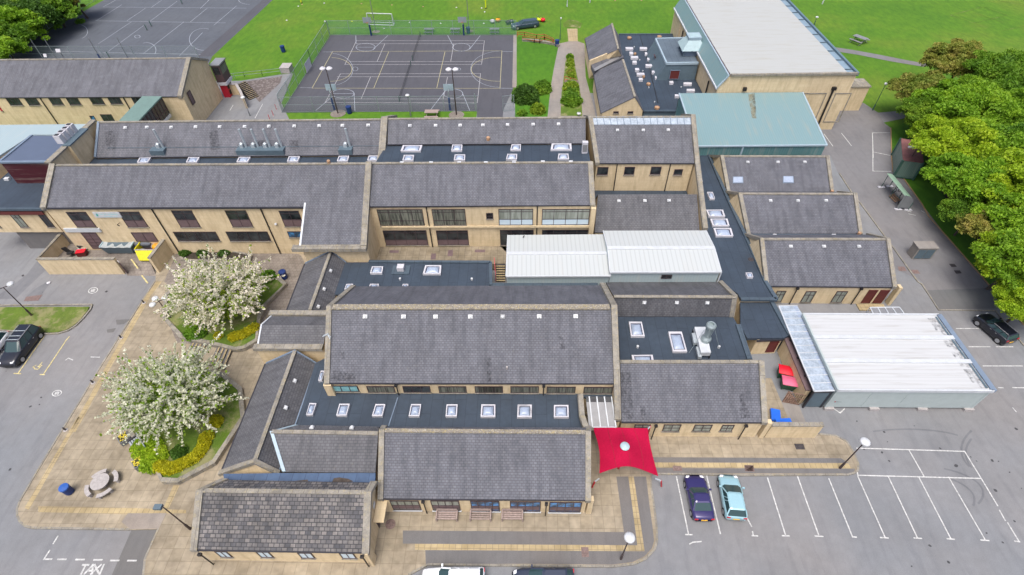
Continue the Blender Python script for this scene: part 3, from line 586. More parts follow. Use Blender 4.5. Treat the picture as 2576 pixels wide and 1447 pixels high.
# 2 south classroom range behind the benches
r = mk('south_range', 'single storey front range with five wide windows over the three benches', loc=W(q('E1', 1225, 760), 0))
ef = [W(q('E1', 1228, 742), 2.9), W(q('E2', 872, 758), 2.9)]; rg = [W(q('C1', 1240, 1362), 5.45), W(q('C2', 872, 1378), 5.45)]
eb = [UP(rg[0], q('C1', 1262, 1328), -35), UP(rg[1], q('C2', 880, 1335), -35)]
pitched(r, ef, rg, eb, 0, 'slate', cw=.45, ridge='ridge_lichen'); y = WALL[r.name][0][0].y; yl = wline(r)
sp = ('glass_blind', 'glass_blind', 'glass_blue', 'glass_blue', 'glass_blue')
for i, (k, a, b) in enumerate((('E1', (1305, 762), (1602, 848)), ('E1', (1680, 762), (1960, 852)), ('E1', (2045, 765), (2318, 858)), ('E2', (158, 770), (435, 862)), ('E2', (520, 775), (800, 868)))):
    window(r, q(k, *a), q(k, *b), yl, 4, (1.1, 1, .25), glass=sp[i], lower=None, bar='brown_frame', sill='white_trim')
    A, B = onV(q(k, *a), *yl), onV(q(k, *b), *yl); MB().obox(((A.x+B.x)/2, (A.y+B.y)/2-.045, B.z+(A.z-B.z)*.36), ((B.x-A.x)/2-.1, 0, 0), (0, .012, 0), (0, 0, (A.z-B.z)*.17)).build('spandrel', 'brown_panel', r)
pipe(r, q('E1', 1652, 875), 0.1, 2.75); pipe(r, q('E2', 482, 895), 0.1, 2.75)
x = rg[1].x+.1; yr = yl[1].y; MB().box(x-.2, x+.22, yr-.12, yr+.3, 0, 2.8).build('end_pier', 'cream_wall', r)
m = MB(); m.box(ef[0].x-.1, ef[0].x+.6, y-.1, y-.01, 0, 2.75); m.build('end_pier', 'cream_wall', r)

# 3 low link roof between, with its lead valleys
r = mk('link_range', 'short tiled roof with a bright blue lead valley, tucked between corridor and south range', loc=W(q('E1', 340, 500), 0))
ef = [W(q('E1', 345, 500), 3.9), W(q('E1', 1178, 508), 3.9)]; rg = [UP(ef[0], q('E1', 232, 135), 26), UP(ef[1], q('E1', 1205, 150), 26)]
eb = [UP(rg[0], q('E1', 455, 75), -30), UP(rg[1], q('E1', 1210, 88), -30)]
pitched(r, ef, rg, eb, 0, 'slate_brown', cop='', gut='', walls=False)
fix(strip3(MB(), [ef[0], rg[0], eb[0]], V((1, 0, 0)), .3, -.1, .08).build('lead_valley', 'pale_trim', r))
flatroof(r, P3('E0 2040,520 E1 345,512 1180,512 1175,602 0,602 E0 2050,600', 3.8), 3.8, 'puddle_gutter', name='box_gutter')
m = MB(); m.poly([V((p.x, p.y, 3.806)) for p in P3('E1 400,590 560,572 570,600 400,600', 3.806)][::-1]); m.poly([V((p.x, p.y, 3.807)) for p in P3('E1 780,600 800,560 850,552 930,565 980,590 900,602', 3.807)][::-1]); m.build('leaf_litter', 'bark', r)
for a in ((600, 1340), (965, 1342)): vent(r, (q('C1', *a)[0], q('C1', *a)[1]), (rg[0], rg[1], eb[0]))
walls(r, P3('E0 2045,600 E1 1170,600 1180,480 0,520', 3.7), 0, 3.5)

# 4 long west corridor with a ridged roof
r = mk('west_corridor', 'long narrow ridged corridor roof running beside the lower blossom tree', loc=W(q('E0', 2020, 500), 0))
ef0 = W(q('E0', 2030, 495), 3.0); wl = W(q('C1', 180, 750), 3.0); er0 = W(q('E1', 300, 497), 3.0); er1 = W(q('C1', 640, 748), 3.0)
rt = W(q('E0', 2335, 385), 4.5); rb = W(q('C1', 445, 632), 4.5)
pitched(r, [wl, ef0], [rb, rt], [er1, er0], 0, 'slate_brown', cop='', gut='', ridge='stone_coping')
fix(strip3(MB(), [ef0+V((-.15, -.2, 0)), rt+V((0, -.2, 0)), er0+V((.15, -.2, 0))], V((0, 1, 0)), .4, -.2, .2).build('coping', 'stone_coping', r))
m = MB(); m.poly([V((ef0.x, ef0.y-.22, 2.7)), V((er0.x, er0.y-.22, 2.7)), er0+V((0, -.22, 0)), rt+V((0, -.22, -.05)), ef0+V((0, -.22, 0))]); m.build('gable_wall', 'cream_wall', r)
fix(strip3(MB(), [wl, rb, er1], V((0, 1, 0)), .16, -.1, .1).build('lead_flashing', 'lead_flash', r))
strip3(MB(), [wl+V((-.08, 0, 0)), ef0+V((-.08, 0, 0))], V((1, 0, 0)), .16, -.16, -.02).build('gutter', 'gutter_dark', r)
strip3(MB(), [er1, er0], V((1, 0, 0)), .14, -.06, .04).build('lead_flashing', 'lead_flash', r)
for k, a in (('C1', (440, 910)), ('C1', (358, 1155))): vent(r, q(k, *a), (rt, rb, er0))

# 5 small cross block
r = mk('stair_block', 'small square tiled roof with white bargeboard between the two corridor roofs', loc=W(q('C1', 185, 750), 0))
za = 4.3
ef = [W(q('C1', 108, 578), za), W(q('C1', 705, 580), za)]; rg = [W(q('C1', 140, 398), za+.95), W(q('C1', 735, 400), za+.95)]; eb = [W(q('C1', 230, 318), za+.3), W(q('C1', 735, 320), za+.3)]
pitched(r, ef, rg, eb, 0, 'slate_brown', cop='', gut='', ridge='', inset=.1)
bargeboard(r, [ef[0], rg[0], eb[0]], V((1, 0, 0)))
fix(strip3(MB(), [ef[0]+V((-.35, -.28, 0)), ef[1]+V((0, -.28, 0))], V((0, 1, 0)), .6, -.28, .12).build('coping', 'stone_coping', r))
fix(strip3(MB(), [eb[0]+V((-.35, .4, 0)), eb[1]+V((0, .4, 0))], V((0, 1, 0)), .6, -.3, .15).build('coping', 'stone_coping', r))
x0 = ef[0].x-.15; walls(r, [V((x0, ef[0].y-.4, 0)), V((ef[1].x, ef[1].y-.4, 0)), V((ef[1].x, eb[1].y+.6, 0)), V((x0, eb[1].y+.6, 0))], 0, za-.15)

# 6 north corridor roof
r = mk('north_corridor', 'grey ridged corridor roof leading up to the two storey wing beside the upper blossom tree', loc=W(q('B1', 535, 1120), 0))
bl = W(q('B1', 538, 1122), 3.0); br = W(q('B1', 915, 1115), 3.0); bt = W(q('B1', 772, 1008), 4.5); fl = W(q('C1', 372, 268), 3.0); fr = W(q('C1', 770, 262), 3.0); ft = W(q('C1', 580, 262), 4.5)
pitched(r, [bl, fl], [bt, ft], [br, fr], 0, 'slate_brown', cop='', gut='')
strip3(MB(), [bl+V((-.08, 0, 0)), fl+V((-.08, 0, 0))], V((1, 0, 0)), .16, -.16, -.02).build('gutter', 'gutter_dark', r)
fix(strip3(MB(), [bl, bt, br], V((0, 1, 0)), .16, -.1, .1).build('lead_flashing', 'lead_flash', r))
for k, a in (('B1', (768, 1190)), ('B1', (708, 1357)), ('C1', (655, 232))): vent(r, q(k, *a), (bt, ft, br))

# 7 low flat roof with skylights north of the hall
r = mk('inner_flat_block', 'dark flat roofed block with kerbed rooflights below the raised courtyard', loc=W(q('B1', 1120, 1120), 0))
fp = P3('B1 915,1112 1120,1110 2232,1115 2235,1325 C1 2235,120 600,120 700,60', 3.1)
flatroof(r, fp, 3.1, kerb=[(1, 2), (2, 3)]); walls(r, fp, 0, 2.9)
for s in ('B1 1148,1148 1250,1148 1240,1208 1130,1208', 'B1 1635,1137 1782,1137 1775,1215 1612,1215', 'C1 915,22 975,22 950,70 895,70', 'C1 1130,22 1210,22 1205,75 1115,75', 'C1 1430,22 1480,22 1470,75 1415,75'): skylight(r, s, 3.1)
c = W(q('B1', 1415, 1185), 3.1); m = MB(); m.slab([c+V((-1, -.7, .12)), c+V((1, -.7, .12)), c+V((1, .7, .12)), c+V((-1, .7, .12))], .12); m.build('vent_base', 'felt_edge', r); MB().box(c.x-.38, c.x+.38, c.y-.3, c.y+.4, 3.2, 3.75).build('roof_vent', 'kerb_white', r)
for a in ((1405, 1262), (2060, 1263)): c = W(q('B1', *a), 3.25); MB().tube((c.x, c.y, 3.1), (c.x, c.y, 3.35), .13).build('roof_vent', 'glob_white', r)
fr1 = P3('B1 2235,1300 B2 960,1300 960,1330 B1 2235,1330', 3.15); flatroof(r, fr1, 3.15, 'felt_edge', name='roof_edge')

# 8 main hall
r = mk('main_hall', 'tall hall with the largest slate roof and a row of high windows', loc=W(q('C1', 745, 1045), 0))
ef = [W(q('C1', 738, 925), 4.95), W(q('C2', 1112, 930), 4.95)]; rg = [W(q('C1', 758, 235), 8.5), W(q('C2', 1098, 235), 8.5)]; eb = [W(q('C1', 978, 45), 4.7), W(q('C2', 990, 35), 4.7)]
pitched(r, ef, rg, eb, 0, 'slate', cop='L', cw=.5, ch=.18, ridge='')
strip3(MB(), [rg[0]+V((.3, 0, 0)), rg[1]-V((.3, 0, 0))], V((0, 1, 0)), .6, -.08, .09).build('ridge_tiles', 'ridge_lichen', r)
xr = rg[1].x+.1; bot = W(q('C2', 1150, 1270), 3.0)
fix(strip3(MB(), [V((xr, bot.y, 3.0)), V((xr, ef[1].y, 5.0)), V((xr, rg[1].y, 8.6)), V((xr, eb[1].y+.2, 4.7))], V((1, 0, 0)), .55, -.3, .2).build('coping', 'stone_coping', r))
m = MB(); m.poly([V((xr-.22, bot.y, 0)), V((xr-.22, ef[1].y+.3, 0)), V((xr-.22, ef[1].y+.3, 4.85)), V((xr-.22, bot.y, 2.85))]); m.poly([V((xr+.22, bot.y, 0)), V((xr+.22, ef[1].y+.3, 0)), V((xr+.22, ef[1].y+.3, 4.85)), V((xr+.22, bot.y, 2.85))]); m.poly([V((xr-.22, bot.y, 0)), V((xr+.22, bot.y, 0)), V((xr+.22, bot.y, 2.85)), V((xr-.22, bot.y, 2.85))]); fix(m.build('parapet_wall', 'cream_wall', r))
y = WALL[r.name][0][0].y; yl = wline(r)
for i, (k, a, b) in enumerate((('C1', (775, 950), (1035, 1005)), ('C1', (1095, 955), (1365, 1012)), ('C1', (1425, 955), (1688, 1012)), ('C1', (1752, 957), (2015, 1014)), ('C1', (2085, 957), (2345, 1014)), ('C2', (-130+292, 957), (420, 1016)), ('C2', (495, 960), (752, 1018)), ('C2', (835, 962), (1092, 1020)), ('C2', (-128, 957), (90, 1014)))):
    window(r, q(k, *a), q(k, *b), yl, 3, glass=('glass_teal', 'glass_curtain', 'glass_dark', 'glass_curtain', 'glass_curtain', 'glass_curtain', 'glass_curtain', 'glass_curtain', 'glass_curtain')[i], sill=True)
pipe(r, q('C1', 1395, 1033), 3.1, 4.85); pipe(r, q('C2', 462, 1037), 3.1, 4.85)
def stain(r, k, pts, pl, w=.25):
    P = [oP(q(k, *p), *pl) for p in pts]; m = MB(); n = (pl[1]-pl[0]).cross(pl[2]-pl[0]).normalized(); n = n if n.z > 0 else -n
    for a, b in zip(P, P[1:]): d = (b-a).normalized(); s_ = d.cross(n)*w/2; m.poly([a+s_+n*.012, a-s_+n*.012, b-s_+n*.012, b+s_+n*.012])
    m.build('roof_stain', 'roof_stain', r)
pl_ = (ef[0], ef[1], rg[0]); stain(r, 'C1', ((2205, 700), (2215, 760)), pl_, .55); stain(r, 'C1', ((2222, 760), (2218, 915)), pl_, .4); stain(r, 'C1', ((900, 830), (880, 910)), pl_, 2.2); stain(r, 'C2', ((620, 500), (640, 620)), pl_, .5); stain(r, 'C1', ((880, 640), (885, 710)), pl_, .3)
for a in ((1088, 322), (1438, 323), (1731, 323), (2048, 323), (2342, 323)): vent(r, q('C1', *a), (ef[0], ef[1], rg[0]), .16)
for a in ((92, 322), (425, 321), (758, 320)): vent(r, q('C2', *a), (ef[0], ef[1], rg[0]), .16)
c = oP(q('C2', 130, 800), ef[0], ef[1], rg[0]); MB().tube(c, c+V((0, 0, .35)), .09).build('roof_vent', 'concrete_pale', r)
MB().box(ef[0].x-.35, ef[0].x+.35, y-.3, y+.3, 0, 4.8).build('corner_pier', 'cream_wall', r)
m = MB(); c = oP(q('C1', 745, 520), ef[0], ef[1], rg[0])+V((0, 0, .3))
for a, b in (((-.8, .2, 0), (.2, .6, .2)), ((-.9, -.1, .05), (.1, .3, .2)), ((.0, .4, .1), (.7, -.5, -.25)), ((.2, .3, .2), (.85, -.2, -.1))): m.bar(c+V(a)*.45, c+V(b)*.45, .06)
m.build('aerial_bracket', 'steel_pale', r)

# 9 flat roof along the south side of the hall
r = mk('rooflight_block', 'dark flat roof with a row of eight square white domed rooflights', loc=W(q('C1', 460, 1300), 0))
fp = P3('C1 630,745 720,700 C1 740,900 C2 1100,900 1110,1050 830,1060 850,1330 900,1345 C1 1280,1335 1200,1330 458,1330 462,1300', 3.1)
flatroof(r, fp, 3.1); walls(r, fp, 0, 2.9)
for s in ('C1 578,1110 640,1112 603,1218 545,1218', 'C1 850,1117 945,1117 915,1225 820,1225', 'C1 1180,1120 1270,1120 1242,1228 1147,1228', 'C1 1505,1120 1598,1120 1580,1230 1483,1230', 'C1 1830,1122 1930,1122 1922,1232 1820,1232', 'C1 2148,1123 2275,1123 2275,1235 2140,1235', 'C2 -100,1124 22,1124 22,1236 -102,1236', 'C2 228,1126 358,1126 358,1240 224,1240', 'C2 560,1128 692,1128 696,1240 560,1240'):
    if 'C2 -100' in s: continue
    skylight(r, s, 3.1)
skylight(r, 'C1 2483,1124 2605,1124 2608,1236 2475,1236', 3.1); skylight(r, 'C1 680,815 715,815 690,905 655,905', 3.1)
m = MB()
for a, b in (((1385, 1060), (1300, 1320)),): p1, p2 = W(q('C1', *a), 3.11), W(q('C1', *b), 3.11); m.bar(p1, p2, .08, .05)
m.build('lightning_tape', 'lead_flash', r)
a = [W(q('C2', 800, 1035), 3.9), W(q('C2', 815, 1230), 3.9), W(q('C2', 850, 1330), 3.7), W(q('C2', 900, 1350), 3.9)]
fix(strip3(MB(), a, V((1, .15, 0)), .5, -.25, .15).build('coping', 'stone_coping', r)); walls(r, [a[0]+V((-.15, 0, 0)), a[0]+V((.15, 0, 0)), a[2]+V((.15, 0, 0)), a[2]+V((-.15, 0, 0))], 3.1, 3.7)

# 10 glazed entrance lean-to
r = mk('glazed_entrance', 'sloping glazed porch roof with white bars behind the red canopy', 'porch', loc=W(q('C2', 1000, 1340), 0))
A = [W(q('C2', 850, 1052), 3.55), W(q('C2', 1088, 1055), 3.55), W(q('C2', 1130, 1335), 2.75), W(q('C2', 880, 1335), 2.75)]
MB().slab(A, .04).build('glazing', 'poly_grey', r)
B = [lerp(A[0], A[3], .18), lerp(A[1], A[2], .18)]; MB().slab([A[0]+V((0, 0, .012)), A[1]+V((0, 0, .012)), B[1]+V((0, 0, .012)), B[0]+V((0, 0, .012))], .01).build('glazing_strip', 'glass_dark', r)
m = MB()
for t_ in (.13, .42, .71, .985): m.bar(lerp(A[0], A[1], t_)+V((0, 0, .05)), lerp(A[3], A[2], t_)+V((0, 0, .05)), .11, .08)
m.bar(A[3]+V((0, 0, .03)), A[2]+V((0, 0, .03)), .12, .1); m.build('glazing_bar', 'white_trim', r)
m = MB(); m.bar(A[3]-V((0, -.1, .2)), A[2]-V((0, -.1, .2)), .1, .2); m.build('eaves_beam', 'dark_frame', r)

# 11 south east range
r = mk('east_front_range', 'single storey range with small windows, right of the red canopy', loc=W(q('E2', 1175, 60), 0))
ef = [W(q('E2', 1178, 42), 2.9), W(q('E2', 2492, 48), 2.9)]; rg = [W(q('C2', 1165, 735), 5.4), W(q('C2', 2462, 735), 5.4)]; eb = [rg[0]+V((0, 1.8, -2.3)), rg[1]+V((0, 1.8, -2.3))]
pitched(r, ef, rg, eb, 0, 'slate', cop='R', cw=.5, out=-.1); y = wline(r)
for a, b in (((1300, 68), (1430, 118)), ((1568, 68), (1700, 128)), ((1848, 70), (1982, 128)), ((2100, 72), (2180, 128))): window(r, q('E2', *a), q('E2', *b), y, 2, (1, 1), glass='glass_blind')
stain(r, 'C2', ((2275, 1030), (2290, 1140)), (ef[0], ef[1], rg[0]), .45); stain(r, 'C2', ((2290, 1140), (2310, 1250)), (ef[0], ef[1], rg[0]), .8); stain(r, 'C2', ((1370, 1140), (1380, 1262)), (ef[0], ef[1], rg[0]), .4); stain(r, 'C2', ((1210, 830), (1235, 1255)), (ef[0], ef[1], rg[0]), 1.)
pipe(r, q('E2', 1447, 200), .1, 2.75); pipe(r, q('E2', 2240, 200), .1, 2.75)
x = rg[1].x; yr = y[1].y; MB().box(x-.12, x+.3, yr-.15, yr+.3, 0, 2.8).build('end_pier', 'cream_wall', r)

# 12 kitchen flat roof
r = mk('kitchen_block', 'dark flat roof carrying two long rooflights and the kitchen extract plant', loc=W(q('C2', 1160, 720), 0))
fp = P3('C2 1145,320 2195,320 2240,400 2345,715 1165,735', 3.1); flatroof(r, fp, 3.1, kerb=[(2, 3)], kw=.5); walls(r, fp, 0, 2.9)
skylight(r, 'C2 1245,367 1362,367 1390,500 1265,500', 3.1); skylight(r, 'C2 1605,458 1728,458 1778,640 1648,640', 3.1); skylight(r, 'C2 1270,672 1462,670 1478,760 1290,760', 3.1)
for a in ((1325, 595), (2068, 597)): c = W(q('C2', *a), 3.25); MB().tube((c.x, c.y, 3.1), (c.x, c.y, 3.35), .13).build('roof_vent', 'glob_white', r)
K = thing('kitchen_extract', 'galvanised kitchen extract unit with a tall capped round chimney on the flat roof', 'extractor', W(q('C2', 1930, 560), 3.1))
c = W(q('C2', 1925, 560), 3.5); bx = P3('C2 1845,415 1945,415 1995,650 1905,650', 4.0); MB().slab(bx, .55).build('duct_box', 'white_trim', K)
m = MB(); m.slab(P3('C2 1820,470 1850,470 1872,560 1838,560', 3.7), .35); m.slab(P3('C2 1858,595 1892,595 1912,690 1880,690', 3.6), .35); m.build('fan_motor', 'steel_pale', K)
fc = W(q('C2', 1945, 535), 4.0); m = MB().lathe((fc.x, fc.y, 4.0), [(.5, 0), (.5, .35), (.3, .6), (.26, 1.4), (.26, 1.9)], 18); m.build('flue', 'galv', K)
MB().lathe((fc.x, fc.y, 5.95), [(.3, 0), (.47, .1), (.47, .35), (.36, .5), (.24, .5), (.24, .3)], 18).build('cowl', 'galv', K)
m = MB()
for i in range(6): t_ = i*math.pi/3; m.bar((fc.x+.3*math.cos(t_), fc.y+.3*math.sin(t_), 4.6), (fc.x+.42*math.cos(t_), fc.y+.42*math.sin(t_), 5.95), .04)
m.bar((fc.x+.5, fc.y, 5.6), (fc.x+1.5, fc.y-.4, 3.1), .03); m.bar((fc.x-.5, fc.y, 5.6), (fc.x-1.6, fc.y-.9, 3.1), .03); m.build('stay_wires', 'galv', K)
m = MB(); 
for p in bx: m.box(p.x-.06, p.x+.06, p.y-.06, p.y+.06, 3.1, 3.5)
m.build('support_feet', 'pipe', K)

# 13 range north of the kitchen
r = mk('servery_range', 'steep dark tiled roof with three white vents above the kitchen flat roof', loc=W(q('C2', 1150, 320), 0))
ef = [W(q('C2', 1145, 320), 3.15), W(q('C2', 2192, 322), 3.15)]; rg = [W(q('C2', 1108, 138), 5.5), W(q('C2', 2222, 142), 5.5)]; eb = [W(q('C2', 1035, 8), 3.2), W(q('C2', 2085, 5), 3.2)]
pitched(r, ef, rg, eb, 0, 'slate_brown', cop='R', cw=.5, gut='', out=-.1)
for a in ((1385, 190), (1681, 190), (1960, 192)): vent(r, q('C2', *a), (ef[0], ef[1], rg[0]), .15)

# 14 white metal roofed blocks
def shed(r, bk, rd, fr, zt, zr, zw, wall='grey_white_wall', mat='white_sheet'):
    B = [W(p, zt) for p in bk]; D = [W(p, zr) for p in rd]; E_ = [W(p, zt) for p in fr]
    m = MB(); m.slab([E_[0], E_[1], D[1], D[0]], .12); m.slab([B[0], B[1], D[1]+V((0, 0, .002)), D[0]+V((0, 0, .002))], .12); m.build('roof', mat, r)
    strip3(MB(), D, V((0, 1, 0)), .5, -.02, .05).build('ridge_cap', 'white_trim', r)
    i = V((0, .12, 0)); walls(r, [E_[0]+V((.1, .12, 0)), E_[1]+V((-.1, .12, 0)), B[1]+V((-.1, -.1, 0)), B[0]+V((.1, -.1, 0))], zw, zt-.12, wall)
    fix(strip3(MB(), [E_[0]+V((0, -.05, 0)), E_[1]+V((0, -.05, 0))], V((0, 1, 0)), .14, -.16, .02).build('gutter', 'white_trim', r))
    for k in (0, 1):
        m = MB(); m.poly([V((E_[k].x, E_[k].y+.1, zt-.12)), V((D[k].x, D[k].y, zr-.12)), V((B[k].x, B[k].y, zt-.12))]); m.build('gable_panel', wall, r)
        fix(strip3(MB(), [E_[k], D[k], B[k]], V((1, 0, 0)), .1, -.14, .03).build('verge_trim', 'white_trim', r))
    return E_
r = mk('white_roof_block', 'lower of the two white ribbed metal roofed blocks, beside the courtyard steps', loc=W(q('B2', 120, 1290), 0))
shed(r, (q('B2', 137, 862), q('B2', 1020, 855)), (q('B2', 130, 1030), q('B2', 1045, 1028)), (q('B2', 122, 1235), q('B2', 1078, 1230)), 4.4, 4.75, 0)
m = MB().tube(W(q('B2', 278, 885), 4.5), W(q('B2', 278, 885), 4.5)+V((.15, .1, .25)), .06); m.build('roof_vent', 'pipe', r)
r = mk('white_roof_block', 'higher and longer of the two white ribbed metal roofed blocks, with one dark window', loc=W(q('B2', 1075, 1290), 0))
E_ = shed(r, (q('B2', 1010, 822), q('B2', 1950, 820)), (q('B2', 1052, 980), q('B2', 2028, 978)), (q('B2', 1072, 1198), q('B2', 2090, 1195)), 4.9, 5.3, 0)
window(r, q('B2', 1545, 1225), q('B2', 1632, 1258), E_[0].y+.12, 2, sill=False)
MB().tube((E_[1].x+.05, E_[1].y+.05, 3.1), (E_[1].x+.05, E_[1].y+.05, 4.8), .08, n=6).build('drainpipe', 'white_trim', r)

# 15 east spine: skewed flat corridor roof and its lower end
r = mk('spine_corridor', 'long skewed dark flat roof between the tall block and the stepped right hand ranges', loc=W(q('B2', 2300, 900), 0))
fp = P3('B2 1868,105 1962,105 2150,540 2330,920 C3 205,0 308,168 C2 2265,165 2240,110 B2 2070,1290 2085,1195 1950,820 1920,790 1875,480', 3.1)
flatroof(r, fp, 3.1, kerb=[(1, 2), (2, 3), (3, 4), (4, 5), (5, 6)], kw=.4); walls(r, fp, 0, 2.9)
for s in ('B2 1885,315 1900,312 1920,370 1898,372', 'B2 1958,468 2010,468 2032,528 1985,528', 'B2 1950,630 2105,630 2125,690 1975,690', 'B2 1988,712 2145,712 2165,775 2010,775', 'B2 2018,798 2178,798 2200,868 2042,868', 'B2 2312,1205 2368,1205 2382,1245 2330,1245'): skylight(r, s, 3.1)
c = W(q('B2', 2360, 1085), 3.1); MB().lathe((c.x, c.y, 3.09), [(.35, 0), (.3, .05)], 16).build('lead_patch', 'iron', r)
r = mk('spine_end_block', 'lower flat roofed end of the corridor above the cream bin yard wall and maroon door', loc=W(q('C2', 2320, 515), 0))
fp = P3('C2 2262,190 C3 265,190 430,490 380,515 C2 2325,520 2265,400', 2.7); flatroof(r, fp, 2.7, kerb=[(1, 2)], kw=.45)
a, b = W(q('C3', 65, 665), 0), W(q('C3', 290, 655), 0); bp = [V((a.x, a.y, 0)), V((b.x, b.y, 0)), V((fp[1].x-.2, fp[1].y, 0)), V((fp[0].x, fp[0].y, 0))]; walls(r, bp, 0, 2.5)
d = win3(r, onV(q('C3', 255, 548), a, b), onV(q('C3', 285, 640), a, b)+V((0, 0, 0)), 1, glass='door_red_brown', frame='door_red_brown', sill=False, name='door')
fix(strip3(MB(), [V((a.x, a.y, 2.5)), V((b.x, b.y, 2.5))], V((0, 1, 0)), .3, -.25, -.05).build('fascia', 'gutter_dark', r))

# 16 three ranges on the right
def right_range(label, efp, rgp, ebd, vents, extra=None, mat='slate'):
    r = mk('right_range', label, group='slate roofed ranges stepping down the right side', loc=W(efp[0], 0))
    ef = [W(p, 2.9) for p in efp]; rg = [W(p, 5.1) for p in rgp]; eb = [rg[0]+V((-.3, ebd, -1.9)), rg[1]+V((0, ebd, -1.9))]
    pitched(r, ef, rg, eb, 0, mat, cop='LR', cw=.45, out=-.05)
    a = W(extra, 3.3); m = MB()      # cream gable wing splayed along the skewed corridor
    m.poly([V((ef[0].x-.3, ef[0].y, 2.9)), V((rg[0].x-.3, rg[0].y, 5.0)), V((a.x, a.y, 3.2)), ]); m.poly([V((ef[0].x-.3, ef[0].y, 2.9)), V((rg[0].x-.3, rg[0].y, 5.0)), V((a.x, a.y, 3.2)), ][::-1]); 
    m = MB(); m.poly([V((ef[0].x-.25, ef[0].y, 2.85)), V((a.x, a.y, 3.15)), V((rg[0].x-.25, rg[0].y, 5.05))]); m.build('gable_wall', 'cream_wall', r)
    for p in vents: vent(r, p, (ef[0], ef[1], rg[0]), .15)
    return r, ef, rg
r, ef, rg = right_range('lowest and widest of three stepped slate ranges, with maroon doors at its end', (q('B3', 215, 1325), q('B3', 1390, 1335)), (q('B3', 170, 900), q('B3', 1330, 900)), 3., (q('B3', 440, 968), q('B3', 742, 968), q('B3', 1062, 968)), q('B3', 62, 940))
y = WALL[r.name][0][0].y; wl = (V((ef[0].x, y, 0)), V((ef[1].x, WALL[r.name][1][0].y, 0)))
for a, b in (((325, 85), (345, 185)), ((590, 88), (615, 190)), ((872, 88), (895, 190))): window(r, q('C3', a[0]-8, a[1]), q('C3', b[0]+5, b[1]), wl, 2, (1, 2), glass='glass_blind')
for a, b in (((1150, 88), (1170, 188)), ((1258, 88), (1285, 190))):
    A, B = onV(q('C3', *a), *wl), onV(q('C3', *b), *wl); B.x = A.x+1.0
    d = win3(r, V((A.x, A.y, 2.3)), V((B.x, B.y, .2)), 1, (1, 2), glass='door_red_brown', frame='door_red_brown', sill=False, name='door')
pipe(r, q('C3', 425, 205), 0, 2.75); pipe(r, q('C3', 988, 208), 0, 2.75)
MB().box(rg[1].x-.15, rg[1].x+.2, wl[1].y-.2, wl[1].y+.4, 0, 2.8).build('end_pier', 'cream_wall', r)
MB().box(ef[1].x-2.9, ef[1].x+.1, y-1.2, y-.25, 0, .12).build('step', 'paving_yellow', r)
r, ef, rg = right_range('middle of three stepped slate ranges with three white roof vents', (q('B2', 2330, 848), q('B3', 1080, 848)), (q('B2', 2255, 485), q('B3', 1030, 488)), 3., (q('B3', 255, 550), q('B3', 505, 550), q('B3', 762, 549)), q('B2', 2160, 545))
c = W(q('B3', 1062, 858), 3.0); MB().lathe(c, [(.2, 0), (.2, .35), (.1, .4)], 10).build('chimney_pot', 'terracotta', r)
r, ef, rg = right_range('topmost of three stepped slate ranges, the one with two grey roof windows', (q('B2', 2150, 465), q('B3', 820, 468)), (q('B2', 2090, 142), q('B3', 778, 145)), 3., (q('B2', 2330, 198), q('B3', 322, 197), q('B3', 568, 197)), q('B2', 2012, 208))
for s in (('B2', 2192, 333, 2290, 390), ('B3', 368, 328, 468, 388)):
    k, x0, y0, x1, y1 = s; pp = [oP(q(k, *p), ef[0], ef[1], rg[0])+V((0, 0, .08)) for p in ((x0, y1), (x1, y1), (x1-4, y0), (x0+2, y0))]
    o = MB().slab(pp, .12).build('roof_window', 'lead_flash', r); c = sum(pp, V((0, 0, 0)))/4; MB().slab([lerp(p, c, .14)+V((0, 0, .015)) for p in pp], .02).build('pane', 'dome', o)
c = W(q('B3', 812, 475), 3.0); MB().lathe(c, [(.2, 0), (.2, .35), (.1, .4)], 10).build('chimney_pot', 'terracotta', r)
r = mk('valley_roofs', 'narrow dark flat valleys and gutters between the stepped right hand ranges', 'flat roof', loc=W(q('B2', 2200, 500), 0))
for s in ('B2 2120,420 2150,470 2480,475 B3 840,478 820,500 B2 2300,500 2160,545', 'B2 2290,790 2340,850 B3 1090,855 1150,890 1120,905 B3 100,910 B2 2330,920'): fp = P3(s, 3.0); flatroof(r, fp, 3.0, 'felt_edge'); walls(r, fp, 0, 2.8)
for p in (q('B3', 107, 483), q('B3', 588, 482), q('B3', 295, 865), q('B3', 835, 865), q('B2', 2390, 483)): c = W(p, 3.1); MB().box(c.x-.22, c.x+.22, c.y-.15, c.y+.15, 3.0, 3.2).build('roof_vent', 'glob_white', r)

# 17 tall block with the translucent ridge strip
r = mk('tall_block', 'two storey block with a translucent ribbed strip along its ridge and four small square windows', loc=W(q('B2', 950, 480), 3.3))
ef = [W(q('B2', 948, 203), 7.6), W(q('B2', 1842, 205), 7.6)]; rg = [W(q('A2', 885, 1072), 10.7), W(q('A2', 1805, 1068), 10.7)]; eb = [rg[0]+V((0, 5, -2.6)), rg[1]+V((0, 5, -2.6))]
pitched(r, ef, rg, eb, 0, 'slate_far', cop='L', cw=.55, out=-.1)
a, b = W(q('A2', 898, 1142), 10.1), W(q('A2', 1812, 1140), 10.1)
a = oP(q('A2', 900, 1142), ef[0], ef[1], rg[0]); b = oP(q('A2', 1812, 1140), ef[0], ef[1], rg[0]); m = MB(); n = 15; dz = V((0, 0, .06))
MB().slab([a+dz, b+dz, rg[1]+dz, rg[0]+dz], .05).build('translucent_strip', 'polycarbonate', r)
for i in range(n+1): m.bar(lerp(a, b, i/n)+dz*1.6, lerp(rg[0], rg[1], i/n)+dz*1.6, .07, .06)
m.build('glazing_bar', 'lead_flash', r)
xr = ef[1].x+.35
ez = W(q('B2', 1912, 800), 4.0)
